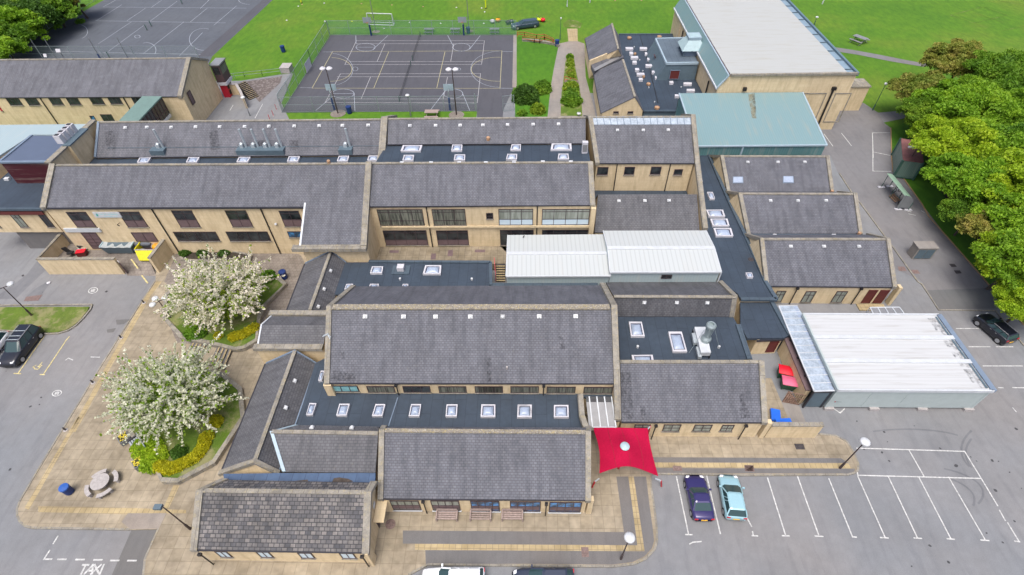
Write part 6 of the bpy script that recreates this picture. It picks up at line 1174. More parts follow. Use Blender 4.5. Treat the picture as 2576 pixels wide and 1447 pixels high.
rail('railing', 'orange ramp rail running from the court corner to the garden path', P3('A2 275,375 380,395 430,400 475,380 550,410 600,425', 0), 1.0, 'orange_rail', 2.2, w=.1)
rail('railing', 'short upper length of orange rail behind the ramp, by the parked field car', P3('A2 225,335 290,335 400,360 470,355 555,395', .4), .9, 'orange_rail', 2.2, w=.1)
t = wallrun('retaining_wall', 'low rough stone edging below the orange ramp rail', P3('A2 270,375 400,385 560,410 600,432', 0.0), .35, .5, 'stone_coping', 'stone_coping', 0, .6)
rail('railing', 'small red handrail by the shrubs on the garden path', P3('A2 655,745 760,775', 0), 1.0, 'red_paint', 1.2); 
a = W(q('A2', 660, 755), 0); struct('red_step', MB().box(a.x, a.x+2.4, a.y-.6, a.y+.3, 0, .3), 'manhole')
rail('railing', 'grey green pipe railing along the lawn above the cobbled bank', [W(p, .3) for p in (q('A0', 2050, 730), q('A0', 2240, 708), q('A0', 2400, 692), q('A1', 320, 672))], 1.0, 'galv', 2.5)
c = W(q('A1', 362, 668), 0); MB; t = thing('concrete_plinth', 'pale concrete block at the end of the pipe railing', 'plinth', c); MB().box(c.x-.9, c.x+.9, c.y-.2, c.y+2., 0, 1.0).build('block', 'concrete_pale', t); MB().box(c.x-.95, c.x+.95, c.y-.25, c.y+2.05, 1., 1.08).build('cap', 'concrete_pale', t)
rail('railing', 'thin red railings beside the wide steps at the far left', [W(dw(330, 200), .1), W(dw(240, 90), .1)], 1.0, 'red_paint', 1.5)
for p0, p1, lb in (((1590, 1000), (1640, 1090), 'first and uppermost of four short red rails beside the court fence'), ((1520, 1110), (1560, 1190), 'second of four short red rails beside the court fence'), ((1455, 1220), (1500, 1310), 'third of four short red rails beside the court fence'), ((1395, 1330), (1430, 1390), 'lowest of four short red rails beside the court fence')):
    b_ = W(dz(*p1), 0); t = thing('bollard', lb, 'bollard', b_, 'red posts beside the court fence'); MB().tube(b_, b_+V((0, 0, 1.05)), .05).build('post', 'red_paint', t); MB().lathe(b_, [(.14, 0), (.12, .06), (.05, .08)], 8).build('base', 'concrete_pale', t)
    t['label'] = lb.replace('short red rails', 'thin red posts')

# ================================================================ fences
def fence(label, pts, h, post, mat='fence_mesh', gap=4.3, pm='galv', rails=True, w=.07):
    t = thing('mesh_fence', label, 'fence', pts[0]); m = MB(); r_ = MB()
    for a, b in zip(pts, pts[1:]):
        k = max(1, round((b-a).length/gap)); d = (b-a).normalized(); m.poly([a, b, b+V((0, 0, h)), a+V((0, 0, h))])
        for i in range(k+1): p_ = lerp(a, b, i/k); MB().bar(p_, p_+V((0, 0, h+.05)), w).build('post', pm, t)
        if rails: r_.bar(a+V((0, 0, h)), b+V((0, 0, h)), .05).bar(a+V((0, 0, h*.5)), b+V((0, 0, h*.5)), .04).bar(a+V((0, 0, .06)), b+V((0, 0, .06)), .04)
    m.build('mesh', mat, t)
    if rails: r_.build('rail', pm, t)
A1p = lambda *a: W(q('A1', *a), 0)
fence('tall green mesh fence along the far side of the ball court', [A1p(765, 322), A1p(2465, 320)], 3.0, 0)
fence('green mesh fence down the left side of the ball court', [A1p(762, 324), A1p(600, 590), A1p(330, 1010)], 3.0, 0)
fence('faint grey mesh fence along the near side of the ball court', [A1p(330, 1028), A1p(2108, 1018)], 2.8, 0, 'fence_mesh_near', 5.5)
fence('short end of grey mesh fence by the bushes at the court gate', [A1p(2345, 1020), A1p(2445, 1010)], 2.8, 0, 'fence_mesh_near', 3)
MB; a = A1p(600, 600); t = thing('notice_board', 'white board fixed low on the left court fence', 'board', a); p0, p1 = W(q('A1', 548, 665), .3), W(q('A1', 592, 600), .3); MB().bar(V((p0.x+.1, p0.y, 1.1)), V((p1.x+.1, p1.y, 1.1)), .05, 1.7).build('panel', 'kerb_white', t); MB().bar(V((p0.x+.14, p0.y, 1.98)), V((p1.x+.14, p1.y, 1.98)), .08, .06).build('frame', 'galv', t)
fence('tall fence with pale posts between the upper courts and the wood', [W(q('A0', 30, 520), 0), W(q('A0', 200, 430), 0), W(q('A0', 560, 190), 0), W(q('A0', 950, -40), 0)], 3.2, 0, 'fence_mesh_near', 4.5)
fence('low mesh fence along the near end of the upper courts', [W(q('A0', 130, 560), 0), W(q('A0', 1830, 560), 0)], 3.0, 0, 'fence_mesh_near', 7)
MB; t = thing('court_gate', 'tall grey gate post at the near right corner of the ball court', 'gate post', A1p(2095, 1015)); MB().bar(A1p(2095, 1015), A1p(2095, 1015)+V((0, 0, 3.2)), .12).build('post', 'galv', t); MB().bar(A1p(2095, 1015)+V((0, 0, 2.6)), A1p(2095, 1015)+V((.6, .6, 2.6)), .06).build('brace', 'galv', t)
# court furniture
def hoop(label, base, d, post='blue_bin'):
    t = thing('basketball_hoop', label, 'hoop', base, 'basketball hoops round the ball court'); b = V(base); MB().tube(b, b+V((0, 0, 2.2)), .17, n=8).build('pad', 'blue_bin', t)
    m = MB().tube(b+V((0, 0, 2.2)), b+V((0, 0, 3.3)), .07).bar(b+V((0, 0, 3.3)), b+V((0, d*1.1, 3.5)), .08); m.build('post', 'galv', t); MB().box(b.x-.9, b.x+.9, b.y+d*1.1-.03, b.y+d*1.1+.03, 3.0, 4.1).build('backboard', 'pale_trim' if d > 0 else 'galv', t)
    m = MB()
    for i in range(12): t0, t1 = i*math.pi/6, (i+1)*math.pi/6; c = b+V((0, d*1.45, 3.15)); m.bar(c+V((.24*math.cos(t0), .24*math.sin(t0), 0)), c+V((.24*math.cos(t1), .24*math.sin(t1), 0)), .04)
    m.build('ring', 'orange_rail', t)
hoop('basketball hoop at the near left corner, beside the double floodlight', A1p(805, 1003), 1); hoop('basketball hoop at the near right corner of the court', A1p(1862, 1005), 1)
hoop('basketball hoop at the far left, in front of the football goal', A1p(1143, 325), -1); hoop('basketball hoop at the far right, beside the dark blue bin', A1p(1988, 322), -1)
def floodlight(label, base, h, left=.5):
    t = thing('floodlight', label, 'floodlight', base, 'double headed floodlights at the ball court'); b = V(base); MB().tube(b, b+V((0, 0, h)), .13, .06).build('pole', 'pole_brown', t); MB().bar(b+V((-.7, 0, h)), b+V((.7, 0, h)), .07).build('crossarm', 'pole_brown', t)
    for s_ in (-.55, .55): MB().lathe(b+V((s_, 0, h-.02)), [(.2, 0), (.5, .05), (.5, .18), (.25, .36)], 14).build('lamp_head', 'kerb_white', t)
    MB().lathe(b, [(1.35, .0), (1.2, .05), (.2, .06)], 14).build('worn_base', 'paving_brown', t)
floodlight('double headed floodlight at the near left corner of the ball court', A1p(838, 1038), 7.8); floodlight('double headed floodlight at the near right corner of the ball court', A1p(1920, 1050), 7.8)
for lb, k, a, h in (('thin dark floodlight pole behind the football goal', 'A1', (1185, 290), 8.5), ('thin dark pole by the blue bin beyond the ball court', 'A1', (2035, 285), 8)):
    b = W(q(k, *a), 0); t = thing('lighting_pole', lb, 'pole', b); MB().tube(b, b+V((0, 0, h)), .09, .05).build('pole', 'pole_grey', t); MB().lathe(b, [(.9, 0), (.8, .04), (.1, .05)], 12).build('worn_base', 'paving_brown', t)
p0, p1 = A1p(1592, 335), A1p(1400, 930); m = MB(); t = thing('court_net', 'dark tennis net dividing the ball court in two', 'net', p0)
for u0, u1 in ((0, .42), (.50, 1)): a, b = lerp(p0, p1, u0), lerp(p0, p1, u1); m.bar(a+V((0, 0, .5)), b+V((0, 0, .5)), .02, .9)
m.build('net', 'net_dark', t); m = MB()
for u in (0, .42, .5, 1): a = lerp(p0, p1, u); m.tube(a, a+V((0, 0, 1.1)), .06)
m.build('net_post', 'pole_green', t)
ups = [((1315, 235), (1345, 275)), ((1370, 205), (1385, 240)), ((1650, 0), (1665, 35)), ((980, 475), (1000, 525))]
for i, (a, b) in enumerate(ups):
    bb = W(q('A0', *b), 0); t = thing('net_post', ['left of the two close green net posts in mid court', 'right of the two close green net posts in mid court', 'green net post at the far side of the upper court', 'green net post near the rear block roof'][i], 'post', bb, 'green net posts on the upper court'); MB().tube(bb, bb+V((0, 0, 1.2)), .09).build('post', 'pole_green', t); MB().lathe(bb, [(.2, 0), (.2, .05), (.1, .06)], 10).build('base', 'iron', t)
for i, (a, b) in enumerate((((60, 430), (120, 530)), ((350, 470), (395, 540)), ((425, 395), (520, 540)), ((835, 390), (912, 530)), ((1092, 395), (1165, 525)))):
    bb = W(q('A0', *b), 0); t = thing('court_pole', ['tall pole with a blue base at the far left of the upper courts', 'short dark pole near the white board on the upper courts', 'tall dark pole right of the white board on the upper courts', 'dark pole with a blue foot mid way along the upper courts', 'rightmost dark pole along the upper courts'][i], 'pole', bb, 'poles along the near end of the upper courts'); MB().tube(bb, bb+V((0, 0, 4.)), .09, .07).build('pole', 'pole_grey', t); MB().tube(bb, bb+V((0, 0, .9 if i in (0, 3) else .1)), .16).build('pad', 'blue_bin', t)
for lb, a, w_ in (('larger white basketball board over the upper courts', (530, 463), .75), ('smaller white basketball board over the upper courts', (412, 508), .5)):
    c = W(q('A0', *a), 3.6); t = thing('backboard', lb, 'backboard', V((c.x, c.y, 0))); MB().obox(c, (w_*.6, 0, 0), (0, .05, .0), (0, .12, .26)).build('board', 'kerb_white', t); MB().bar(V((c.x, c.y+.3, 0)), V((c.x, c.y+.3, 3.4)), .09).bar(V((c.x, c.y+.3, 3.4)), c, .07).build('post', 'pole_grey', t)
# football goal
a, b = W(q('A1', 1118, 225), 0), W(q('A1', 1345, 232), 0); t = thing('football_goal', 'white football goal with net, beyond the ball court fence', 'goal', lerp(a, b, .5)); h = 2.4; m = MB(); back = V((0, 2.4, 0))
m.tube(a, a+V((0, 0, h)), .1).tube(b, b+V((0, 0, h)), .1).tube(a+V((0, 0, h)), b+V((0, 0, h)), .1).tube(a, b, .1).tube(a, a+back*.6, .07).tube(b, b+back*.6, .07).tube(a+back*.6, b+back*.6, .07).tube(a+V((0, 0, h)), a+back*.6, .06).tube(b+V((0, 0, h)), b+back*.6, .06); m.build('frame', 'white_trim', t)
m = MB(); m.poly([a+V((0, 0, h)), b+V((0, 0, h)), b+back*.6, a+back*.6]); m.poly([a, a+V((0, 0, h)), a+back*.6]); m.poly([b, b+V((0, 0, h)), b+back*.6]); m.build('net', 'net', t)
# rugby posts, corner flags, training dots
for i, (k, x_, y_) in enumerate((('A2', 680, 62), ('A2', 888, 25), ('A3', 728, 38))):
    b = W(q(k, x_, y_), 0); t = thing('goal_post', ['left of two white posts near the top centre of the field', 'right of two white posts near the top centre of the field', 'leaning white post behind the sports hall roof'][i], 'post', b, 'white posts on the playing field'); MB().tube(b, b+V((.6 if i == 2 else .0, 0, 5)), .09).build('post', 'white_trim', t); MB().tube(b, b+V((0, 0, .5)), .14).build('base', 'white_trim', t)
for i, (k, x_, y_) in enumerate((('A1', 503, 28), ('A1', 2188, 75))):
    b = W(q(k, x_, y_), 0); t = thing('corner_flag', ['fluorescent yellow marker post at the top left of the field', 'fluorescent yellow marker post right of the football goal'][i], 'marker', b); MB().tube(b, b+V((0, 0, 3.2 if i else 1.6)), .13, .16).build('sleeve', 'yellow_flag', t); MB().tube(b, b+V((0, 0, .1)), .25).build('base', 'black_plastic', t)
dots = [('A1', 370, 187, 0), ('A1', 476, 58, 0), ('A1', 712, 30, 0), ('A1', 717, 195, 0), ('A1', 965, 196, 1), ('A1', 1052, 35, 2), ('A1', 1331, 47, 2), ('A1', 1615, 62, 2), ('A1', 1492, 207, 0), ('A1', 1775, 215, 0), ('A1', 1920, 70, 0), ('A1', 2150, 75, 0), ('A1', 2178, 110, 0), ('A1', 2170, 215, 0), ('A1', 1258, 262, 0), ('A1', 510, 42, 2), ('A2', 1118, 5, 2), ('A2', 1360, 5, 2)]
for i, (k, x_, y_, c_) in enumerate(dots):
    b = W(q(k, x_, y_), 0); o = MB().lathe(b, [(.2, 0), (.17, .06), (.06, .14)], 10).build('training_cone', ('kerb_white', 'yellow_flag', 'terracotta')[c_]); tag(o, ('small white training marker lying on the playing field', 'small lime training marker between goal and fence', 'small orange training marker lying on the playing field')[c_], 'cone', 'white training markers' if c_ == 0 else ('orange training markers' if c_ == 2 else None))
# picnic tables (square with four seats), benches, round table
def picnic(label, base, mat='concrete_pale', s=1., rz=0):
    t = thing('picnic_table', label, 'picnic table', base, rz=0); b = V(base); R = Matrix.Rotation(rz, 4, 'Z')
    o = lambda x, y, z: b+R@(V((x, y, z))*s)
    MB().slab([o(-.9, -.42, .76), o(.9, -.42, .76), o(.9, .42, .76), o(-.9, .42, .76)], .08).build('table_top', mat, t)
    for sy in (-1, 1): MB().slab([o(-.9, sy*.85-.15, .45), o(.9, sy*.85-.15, .45), o(.9, sy*.85+.15, .45), o(-.9, sy*.85+.15, .45)], .07).build('bench_seat', mat, t)
    m = MB()
    for sx in (-.65, .65): m.bar(o(sx, -.95, .02), o(sx, .3, .72), .08).bar(o(sx, .95, .02), o(sx, -.3, .72), .08).bar(o(sx, -.95, .38), o(sx, .95, .38), .08)
    m.build('leg_frame', mat, t)
for i, (x_, y_) in enumerate(((1672, 300), (1910, 300), (2268, 300))): picnic('weathered grey picnic table behind the far court fence, '+['nearest the football goal', 'second from the football goal', 'nearest the parked field car'][i], A1p(x_, y_), 'poly_grey', 1.15, .0)
picnic('single dark picnic table out on the grass beyond the sports hall', W(q('A3', 1058, 390), 0), 'poly_grey', 1.5, -1.0)
picnic('pale picnic bench on the grass strip before the ball court', A1p(1698, 1065), 'bench_pink', 1.3)
c = W(q('E0', 955, 625), .12); t = thing('round_table', 'pale pink round stone table with four curved benches on the forecourt', 'picnic table', c); MB().lathe(c, [(.25, 0), (.2, .5), (.72, .66), (.76, .72), (.76, .78), (.0, .79)], 28).build('table_top', 'concrete_pale', t)
for i in range(4):
    a0 = math.radians(38+i*90); m = MB(); pts = []
    n = 8; r0, r1 = 1.0, 1.34; L0 = []; 
    for j in range(n+1):
        a_ = a0-.5+1.0*j/n; L0.append((V((math.cos(a_)*r0, math.sin(a_)*r0, 0)), V((math.cos(a_)*r1, math.sin(a_)*r1, 0))))
    for (p, q_), (p2, q2) in zip(L0, L0[1:]): m.slab([c+p+V((0, 0, .5)), c+q_+V((0, 0, .5)), c+q2+V((0, 0, .5)), c+p2+V((0, 0, .5))], .1)
    for j in (1, 7): mid = (L0[j][0]+L0[j][1])/2; m.box(c.x+mid.x-.1, c.x+mid.x+.1, c.y+mid.y-.1, c.y+mid.y+.1, .12, .54)
    m.build('curved_bench', 'concrete_pale', t)
for i, (k, x_) in enumerate((('E1', 1832), ('E1', 2140), ('E2', 180))):
    c = W(q(k, x_, 905), .5); t = thing('garden_bench', ['left of the three brown pink benches under the south windows', 'middle of the three benches, the one with open dark slats', 'right of the three brown pink benches under the south windows'][i], 'bench', V((c.x, c.y, .12)), 'benches below the south windows')
    for j in range(4): MB().box(c.x-.85, c.x+.85, c.y-.3+j*.17, c.y-.17+j*.17-(.04 if i == 1 else 0), .52, .56).build('seat_slat', 'bench_pink', t)
    MB().box(c.x-.85, c.x+.85, c.y+.36, c.y+.42, .6, .98).build('backrest', 'bench_pink', t)
    for sx in (-1, 1): MB().box(c.x+sx*.85-.05, c.x+sx*.85+.05, c.y-.34, c.y+.42, .12, .74).build('end_frame', 'bench_pink', t)
# bench with two flower boxes by the planter
a, b = W(q('E0', 1175, 235), .5), W(q('E0', 1250, 360), .5); d = (b-a).normalized(); n = V((-d.y, d.x, 0)); t = thing('bench', 'grey white slatted bench between two black flower boxes', 'bench', V((a.x, a.y, .12)))
n = n if n.x > 0 else -n
for j in range(4): p_ = a+n*(.1+.2*j); MB().bar(p_+V((0, 0, .1)), b+n*(.1+.2*j)+V((0, 0, .1)), .14, .05).build('seat_slat', 'steel_pale', t)
MB().bar(a+n*.95+V((0, 0, .4)), b+n*.95+V((0, 0, .4)), .06, .4).build('backrest', 'steel_pale', t); m = MB()
for p_ in (a, b): m.bar(p_+n*.05-V((0, 0, .02)), p_+n*.95-V((0, 0, .02)), .1, .6)
m.build('end_frame', 'iron', t)
for c0, lb in ((W(q('E0', 1155, 215), .12), 'black flower box with yellow flowers at the upper end of the slatted bench'), (W(q('E0', 1290, 440), .12), 'black flower box with yellow flowers at the lower end of the slatted bench')):
    t = thing('flower_box', lb, 'planter box', c0); MB().obox(c0+V((0, 0, .3)), d*.45, n*.45, V((0, 0, .3))).build('box', 'pole_grey', t); MB().obox(c0+V((0, 0, .6)), d*.38, n*.38, V((0, 0, .02))).build('soil', 'soil', t); m = MB()
    for i in range(34): p_ = c0+d*rnd.uniform(-.36, .36)+n*rnd.uniform(-.36, .36)+V((0, 0, .63+rnd.random()*.15)); m.obox(p_, (.035, .015, 0), (-.015, .035, .015), (0, 0, .01))
    m.build('flowers', 'flower_yellow', t)
def litter_bin(label, base, s=1.):
    t = thing('litter_bin', label, 'bin', base, 'dark blue round litter bins'); b = V(base); MB().lathe(b, [(.3*s, 0), (.38*s, .1), (.40*s, .95*s), (.44*s, 1.0*s)], 18).build('body', 'blue_bin', t); MB().lathe(b+V((0, 0, 1.0*s)), [(.44*s, 0), (.42*s, .14*s), (.05, .2*s)], 18).build('lid', 'blue_lid' if s < .95 else 'blue_bin', t); MB().tube(b+V((-.41*s, -.1, .85*s)), b+V((.41*s, -.1, .85*s)), .02).build('opening_band', 'iron', t)
litter_bin('blue round bin on the forecourt left of the round table', W(q('E0', 645, 688), .12), .92)
litter_bin('dark blue bin on the brown paving by the north corridor', W(q('B1', 352, 1255), .12), 1.0)
litter_bin('dark blue bin on the grass left of the ball court', A1p(342, 475), 1.1); litter_bin('dark blue bin on the grass strip before the ball court', A1p(945, 1035), 1.1); litter_bin('blue bin beyond the far court fence beside the hoop', A1p(2030, 305), 1.1); litter_bin('dark blue bin at the top of the garden path', W(q('A2', 588, 422), 0), 1.1)
c = A1p(342, 478); MB().lathe(c, [(1., 0), (.9, .03), (.1, .035)], 14); t = None
for lb, k, x_, y_ in (('tiny white cap of a marker bollard on the road below the bin yard', 'B0', 448, 1302),): b = W(q(k, x_, y_), 0); tag(MB().lathe(b, [(.18, 0), (.22, .12), (.05, .2)], 10).build('road_marker', 'kerb_white'), lb, 'marker')
for i, (k, x_, y_) in enumerate((('C0', 1315, 195), ('C0', 1108, 515), ('C0', 850, 925), ('E0', 600, 120))):
    b = W(q(k, x_, y_), .12); t = thing('bollard', ['topmost of four short dark stumps along the forecourt kerb', 'second stump from the top along the forecourt kerb', 'third stump from the top along the forecourt kerb', 'lowest of four short dark stumps along the forecourt kerb'][i], 'bollard', b, 'stumps along the kerb'); MB().tube(b, b+V((0, 0, .45)), .09, .07).build('post', 'iron', t); MB().lathe(b, [(.22, 0), (.2, .03), (.05, .04)], 10).build('base', 'concrete_pale', t)
# lamp posts
def lamp(label, base, top, kind='globe', mat='pole_brown', dirs=((0, 0),), rr=.33):
    t = thing('lamp_post', label, 'lamp post', base); b = V(base); d = ray(top); s = (b.x*d.x+b.y*d.y)/(d.x**2+d.y**2); h = CH+d.z*s-b.z
    MB().tube(b, b+V((0, 0, 1.0)), .11, .1).tube(b+V((0, 0, 1.0)), b+V((0, 0, h-.1)), .06, .045).build('pole', mat, t); T = b+V((0, 0, h))
    if kind == 'globe':
        for dx, dy in dirs:
            c = T+V((dx, dy, 0)); 
            if dx or dy: MB().bar(T-V((0, 0, .1)), c-V((0, 0, .1)), .06).build('bracket', mat, t)
            MB().lathe(c-V((0, 0, .12)), [(.12, -.1), (rr*.9, 0), (rr, .1), (rr*.8, .22), (.02, .28)], 20).build('lamp_head', 'glob_white', t, True)
    elif kind == 'box':
        dx, dy = dirs[0]; c = T+V((dx, dy, 0)); MB().bar(T-V((0, 0, .05)), c, .06).build('bracket', mat, t); MB().obox(c+V((dx*.3, 0, 0)), (.3, 0, 0), (0, .2, 0), (0, 0, .12)).build('lamp_head', 'slate_panel', t)
    elif kind == 'street':
        dx, dy = dirs[0]; c = T+V((dx, dy, .1)); MB().bar(T-V((0, 0, .05)), c, .06).build('bracket', 'galv', t); MB().obox(c+V((-.45, 0, 0)), (.5, 0, 0), (0, .15, 0), (0, 0, .08)).build('lamp_head', 'glob_white', t)
    return t
lamp('single white disc lamp on the rounded kerb beside the parking bays', W((2112.4, 1178), .12), (2179, 1113), rr=.42); lamp('single white disc lamp near the dark car at the bottom edge', W((1562, 1406), .12), (1584, 1352), rr=.42)
lamp('triple headed globe lamp beside the upper blossom tree', W(q('C0', 1572, 345), .12), q('C0', 1455, 172), dirs=((-.55, .35), (.5, .4), (-.4, -.55)), rr=.36)
lamp('double headed globe lamp on the left grass island', W(q('C0', 290, 310), .14), q('C0', 25, 50), dirs=((.5, .5), (-.5, -.35)), rr=.36)
lamp('black box headed lamp beside the tiled block', W(q('E0', 1740, 1025), .12), q('E0', 1490, 825), 'box', dirs=((-.3, 0),))
lamp('small globe lamp between the rear slate roof and the ball court', A1p(1503, 1062), q('A1', 1472, 870), rr=.36, mat='pole_grey'); lamp('small globe lamp standing on its own by the yard steps', W(q('A0', 2285, 1060), 0), q('A0', 2212, 890), rr=.36, mat='pole_grey')
lamp('small globe lamp at the foot of the garden path', W(q('A2', 785, 1075), 0), q('A2', 772, 1035), rr=.36, mat='pole_grey'); lamp('white headed lamp on the grass right of the sports hall', W(q('A3', 1188, 1008), 0), q('A3', 1312, 765), rr=.26, mat='pole_green')
lamp('white headed lamp beyond the sports hall roof on the field', W(q('A3', 652, 235), 0), q('A3', 690, 158), rr=.3, mat='pole_green'); lamp('street lamp with a white head over the maroon roofed container', W(q('B3', 1455, 300), 0), q('B3', 1585, 60), 'street', dirs=((-.35, 0),), mat='pole_brown')
lamp('lamp post at the right edge leaning out of the verge', W(q('C3', 2465, 240), 0), q('C3', 2640, 100), 'street', dirs=((-.3, 0),), mat='pole_grey'); lamp('slim green lamp post at the top of the sandy path', W(q('A2', 615, 360), 0), q('A2', 626, 165), rr=.16, mat='pole_green')
# red canopy
T4 = [W(q('E2', 912, 112), 2.9), W(q('E2', 1415, 112), 3.6), W(q('E2', 1502, 570), 1.0), W(q('E2', 962, 572), 1.0)]; pk = W(q('E2', 1210, 262), 4.4)
t = thing('shade_canopy', 'bright red tensioned fabric canopy with a pale disc at its peak', 'canopy', V((pk.x, pk.y, .12)))
def cf(u, v):
    uu = u; vv = v; a = lerp(T4[0], T4[1], uu); b = lerp(T4[3], T4[2], uu); p = lerp(a, b, vv); c = sum(T4, V((0, 0, 0)))/4
    su = 4*uu*(1-uu); sv = 4*vv*(1-vv); eu = abs(2*uu-1); ev = abs(2*vv-1)
    p = p+(V((c.x, c.y, p.z))-p)*(.085*(su*ev**3+sv*eu**3)); r_ = math.hypot(p.x-pk.x, p.y-pk.y); hgt = max(0, 1-r_/4.6)**1.35; p.z = p.z*(1-0.0)+(pk.z-p.z)*hgt; return p
MB().grid(cf, 28, 28).build('fabric', 'red_fabric', t, True); MB().lathe(pk+V((0, 0, -.12)), [(.40, .0), (.38, .06), (.28, .12), (.2, .14), (.0, .2)], 20).build('peak_ring', 'pale_cowl', t)
m = MB()
for u in (.25, .5, .75):
    for i in range(14): m.bar(cf(u, i/14)+V((0, 0, .015)), cf(u, (i+1)/14)+V((0, 0, .015)), .035, .01)
m.build('seam', 'red_seam', t)
MB().tube((pk.x, pk.y, .12), (pk.x, pk.y, 4.2), .09).build('mast', 'red_paint', t); m = MB(); n_ = MB()
for i, p in enumerate(T4):
    d = V((p.x-pk.x, p.y-pk.y, 0)).normalized(); e = p+d*.35; m.bar(p-d*.15, e, .1); n_.tube((e.x+d.x*.2, e.y+d.y*.2, .1), e+V((d.x*.0, 0, .05)), .07)
m.build('shackle', 'steel_pale', t); n_.build('post', 'red_paint', t)
# skip lorry style things on the right: container, cycle shelter, chiller cabinet
zc = lambda x_, y_: (.88522*(2440+x_/6.578), .88522*(380+y_/6.578))
P = [W(zc(830, 495), 2.9), W(zc(1215, 545), 2.9), W(zc(1185, 150), 2.9), W(zc(795, 85), 2.9)]; t = thing('steel_container', 'green ribbed steel container with a maroon roof beside the trees', 'container', V((P[0].x, P[0].y, 0)))
MB().slab(P, .08)  .build('roof', 'maroon_roof', t); fix(walls(t, [lerp(p, sum(P, V((0, 0, 0)))/4, .02) for p in P], .15, 2.82, 'container_green')); m = MB()
for i, p in enumerate(P): m.box(p.x-.1, p.x+.1, p.y-.1, p.y+.1, 0, 2.9)
m.bar(V((P[0].x, P[0].y-.06, .2)), V((P[1].x, P[1].y-.06, .2)), .1).bar(lerp(P[0], P[1], .03)+V((0, -.1, -2.7)), lerp(P[0], P[1], .03)+V((0, -.1, 0)), .08); m.build('corner_post', 'pole_green', t)
t_sh = thing('cycle_shelter', 'pale green curved roof cycle shelter holding a bicycle', 'shelter', W(q('B3', 1500, 605), 0)); A = [W(q('B3', 1320, 300), 2.3), W(q('B3', 1480, 500), 2.3)]; B = [W(q('B3', 1385, 295), 2.3), W(q('B3', 1600, 525), 2.0)]
def sf(u, v):
    a = lerp(A[0], A[1], v); b = lerp(B[0], B[1], v); d_ = (b-a); d_.z = 0; wd = 2.1; dn = d_.normalized(); th_ = u*math.pi*.62; return a+dn*(wd*.75*math.sin(th_*.8))+V((0, 0, -.75*(1-math.cos(th_))))
MB().grid(sf, 8, 10).build('roof', 'pale_green_roof', t_sh, True); m = MB()
for u in (0, .5, 1): p = sf(0, u); e = sf(1, u); m.tube((e.x, e.y, 0), e, .05).tube((p.x+.3, p.y, 0), p+V((.3, 0, -.02)), .04)
m.build('frame', 'pole_green', t_sh); m = MB()
for u in (0, 1):
    for p in (sf(0, u)+V((.3, 0, 0)), sf(1, u)): MB().box(p.x-.45, p.x+.45, p.y-.2, p.y+.2, 0, .08).build('footing', 'kerb_white', t_sh)
m = MB()
e0 = [sf(i/8, 1) for i in range(9)]; m.poly([V((p.x, p.y, p.z)) for p in e0]+[V((e0[-1].x, e0[-1].y, .3)), V((e0[0].x, e0[0].y, .3))]); m.build('end_panel', 'pole_grey', t_sh)
def bicycle(label, c, ang):
    t = thing('bicycle', label, 'bicycle', c); R = Matrix.Rotation(ang, 4, 'Z'); o = lambda x, z, y=0: V(c)+R@V((x, y, z)); m = MB()
    for x_ in (-.52, .52):
        w_ = MB()
        for i in range(16): t0, t1 = i*math.pi/8, (i+1)*math.pi/8; w_.bar(o(x_+.33*math.cos(t0), .35+.33*math.sin(t0)), o(x_+.33*math.cos(t1), .35+.33*math.sin(t1)), .05)
        w_.build('wheel', 'rubber', t)
    m.bar(o(-.52, .35), o(-.15, .3), .04).bar(o(-.15, .3), o(-.25, .85), .04).bar(o(-.52, .35), o(-.22, .75), .03).bar(o(-.15, .3), o(.38, .8), .04).bar(o(-.23, .78), o(.38, .85), .04).bar(o(.52, .35), o(.36, .95), .04); m.build('frame', 'steel_pale', t)
    MB().obox(o(-.27, .9), R@V((.14, 0, 0)), R@V((0, .07, 0)), V((0, 0, .03))).build('saddle', 'rubber', t); MB().bar(o(.34, 1.0, -.28), o(.34, 1.0, .28), .035).build('handlebar', 'rubber', t)
bicycle('bicycle leaning at the open near end of the cycle shelter', W(q('B3', 1450, 570), 0), .5); bicycle('second bicycle parked deeper under the cycle shelter', W(q('B3', 1405, 470), 0), .3)
t = thing('cycle_stand', 'low wooden pallet leaning by the cycle shelter', 'pallet', W(q('B3', 1380, 540), 0)); t.name = 'pallet'; m = MB(); a, b = W(q('B3', 1345, 505), .1), W(q('B3', 1400, 560), .1)
for i in range(3): n = V((.35*i, .15*i, 0)); m.bar(a+n, b+n, .14, .1)
m.build('slats', 'terracotta', t); MB().bar(a+V((0, 0, .1)), a+V((.8, .35, .1)), .12, .05).build('cross_slat', 'terracotta', t)
P = [W(q('B3', 1562, 1082), 0), W(q('B3', 1700, 1085), 0)]; c = (P[0]+P[1])/2; w_ = (P[1].x-P[0].x)/2+.25; t = thing('chiller_cabinet', 'stone coloured rectangular chiller enclosure with two dark louvred doors on the road', 'cabinet', c); y0 = P[0].y
MB().box(c.x-w_, c.x+w_, y0, y0+1.2, 0, 1.7).build('casing', 'concrete', t); m = MB(); i_ = .12; m.box(c.x-w_-.08, c.x+w_+.08, y0-.08, y0+1.28, 1.7, 1.82); m.build('top', 'terracotta_pale' if 'terracotta_pale' in MATS else 'concrete', t)
for sx in (-1, 1): MB().box(c.x+(.04 if sx > 0 else -w_+.2), c.x+(w_-.2 if sx > 0 else -.04), y0-.05, y0, .15, 1.5).build('louvred_door', 'slate_panel', t)
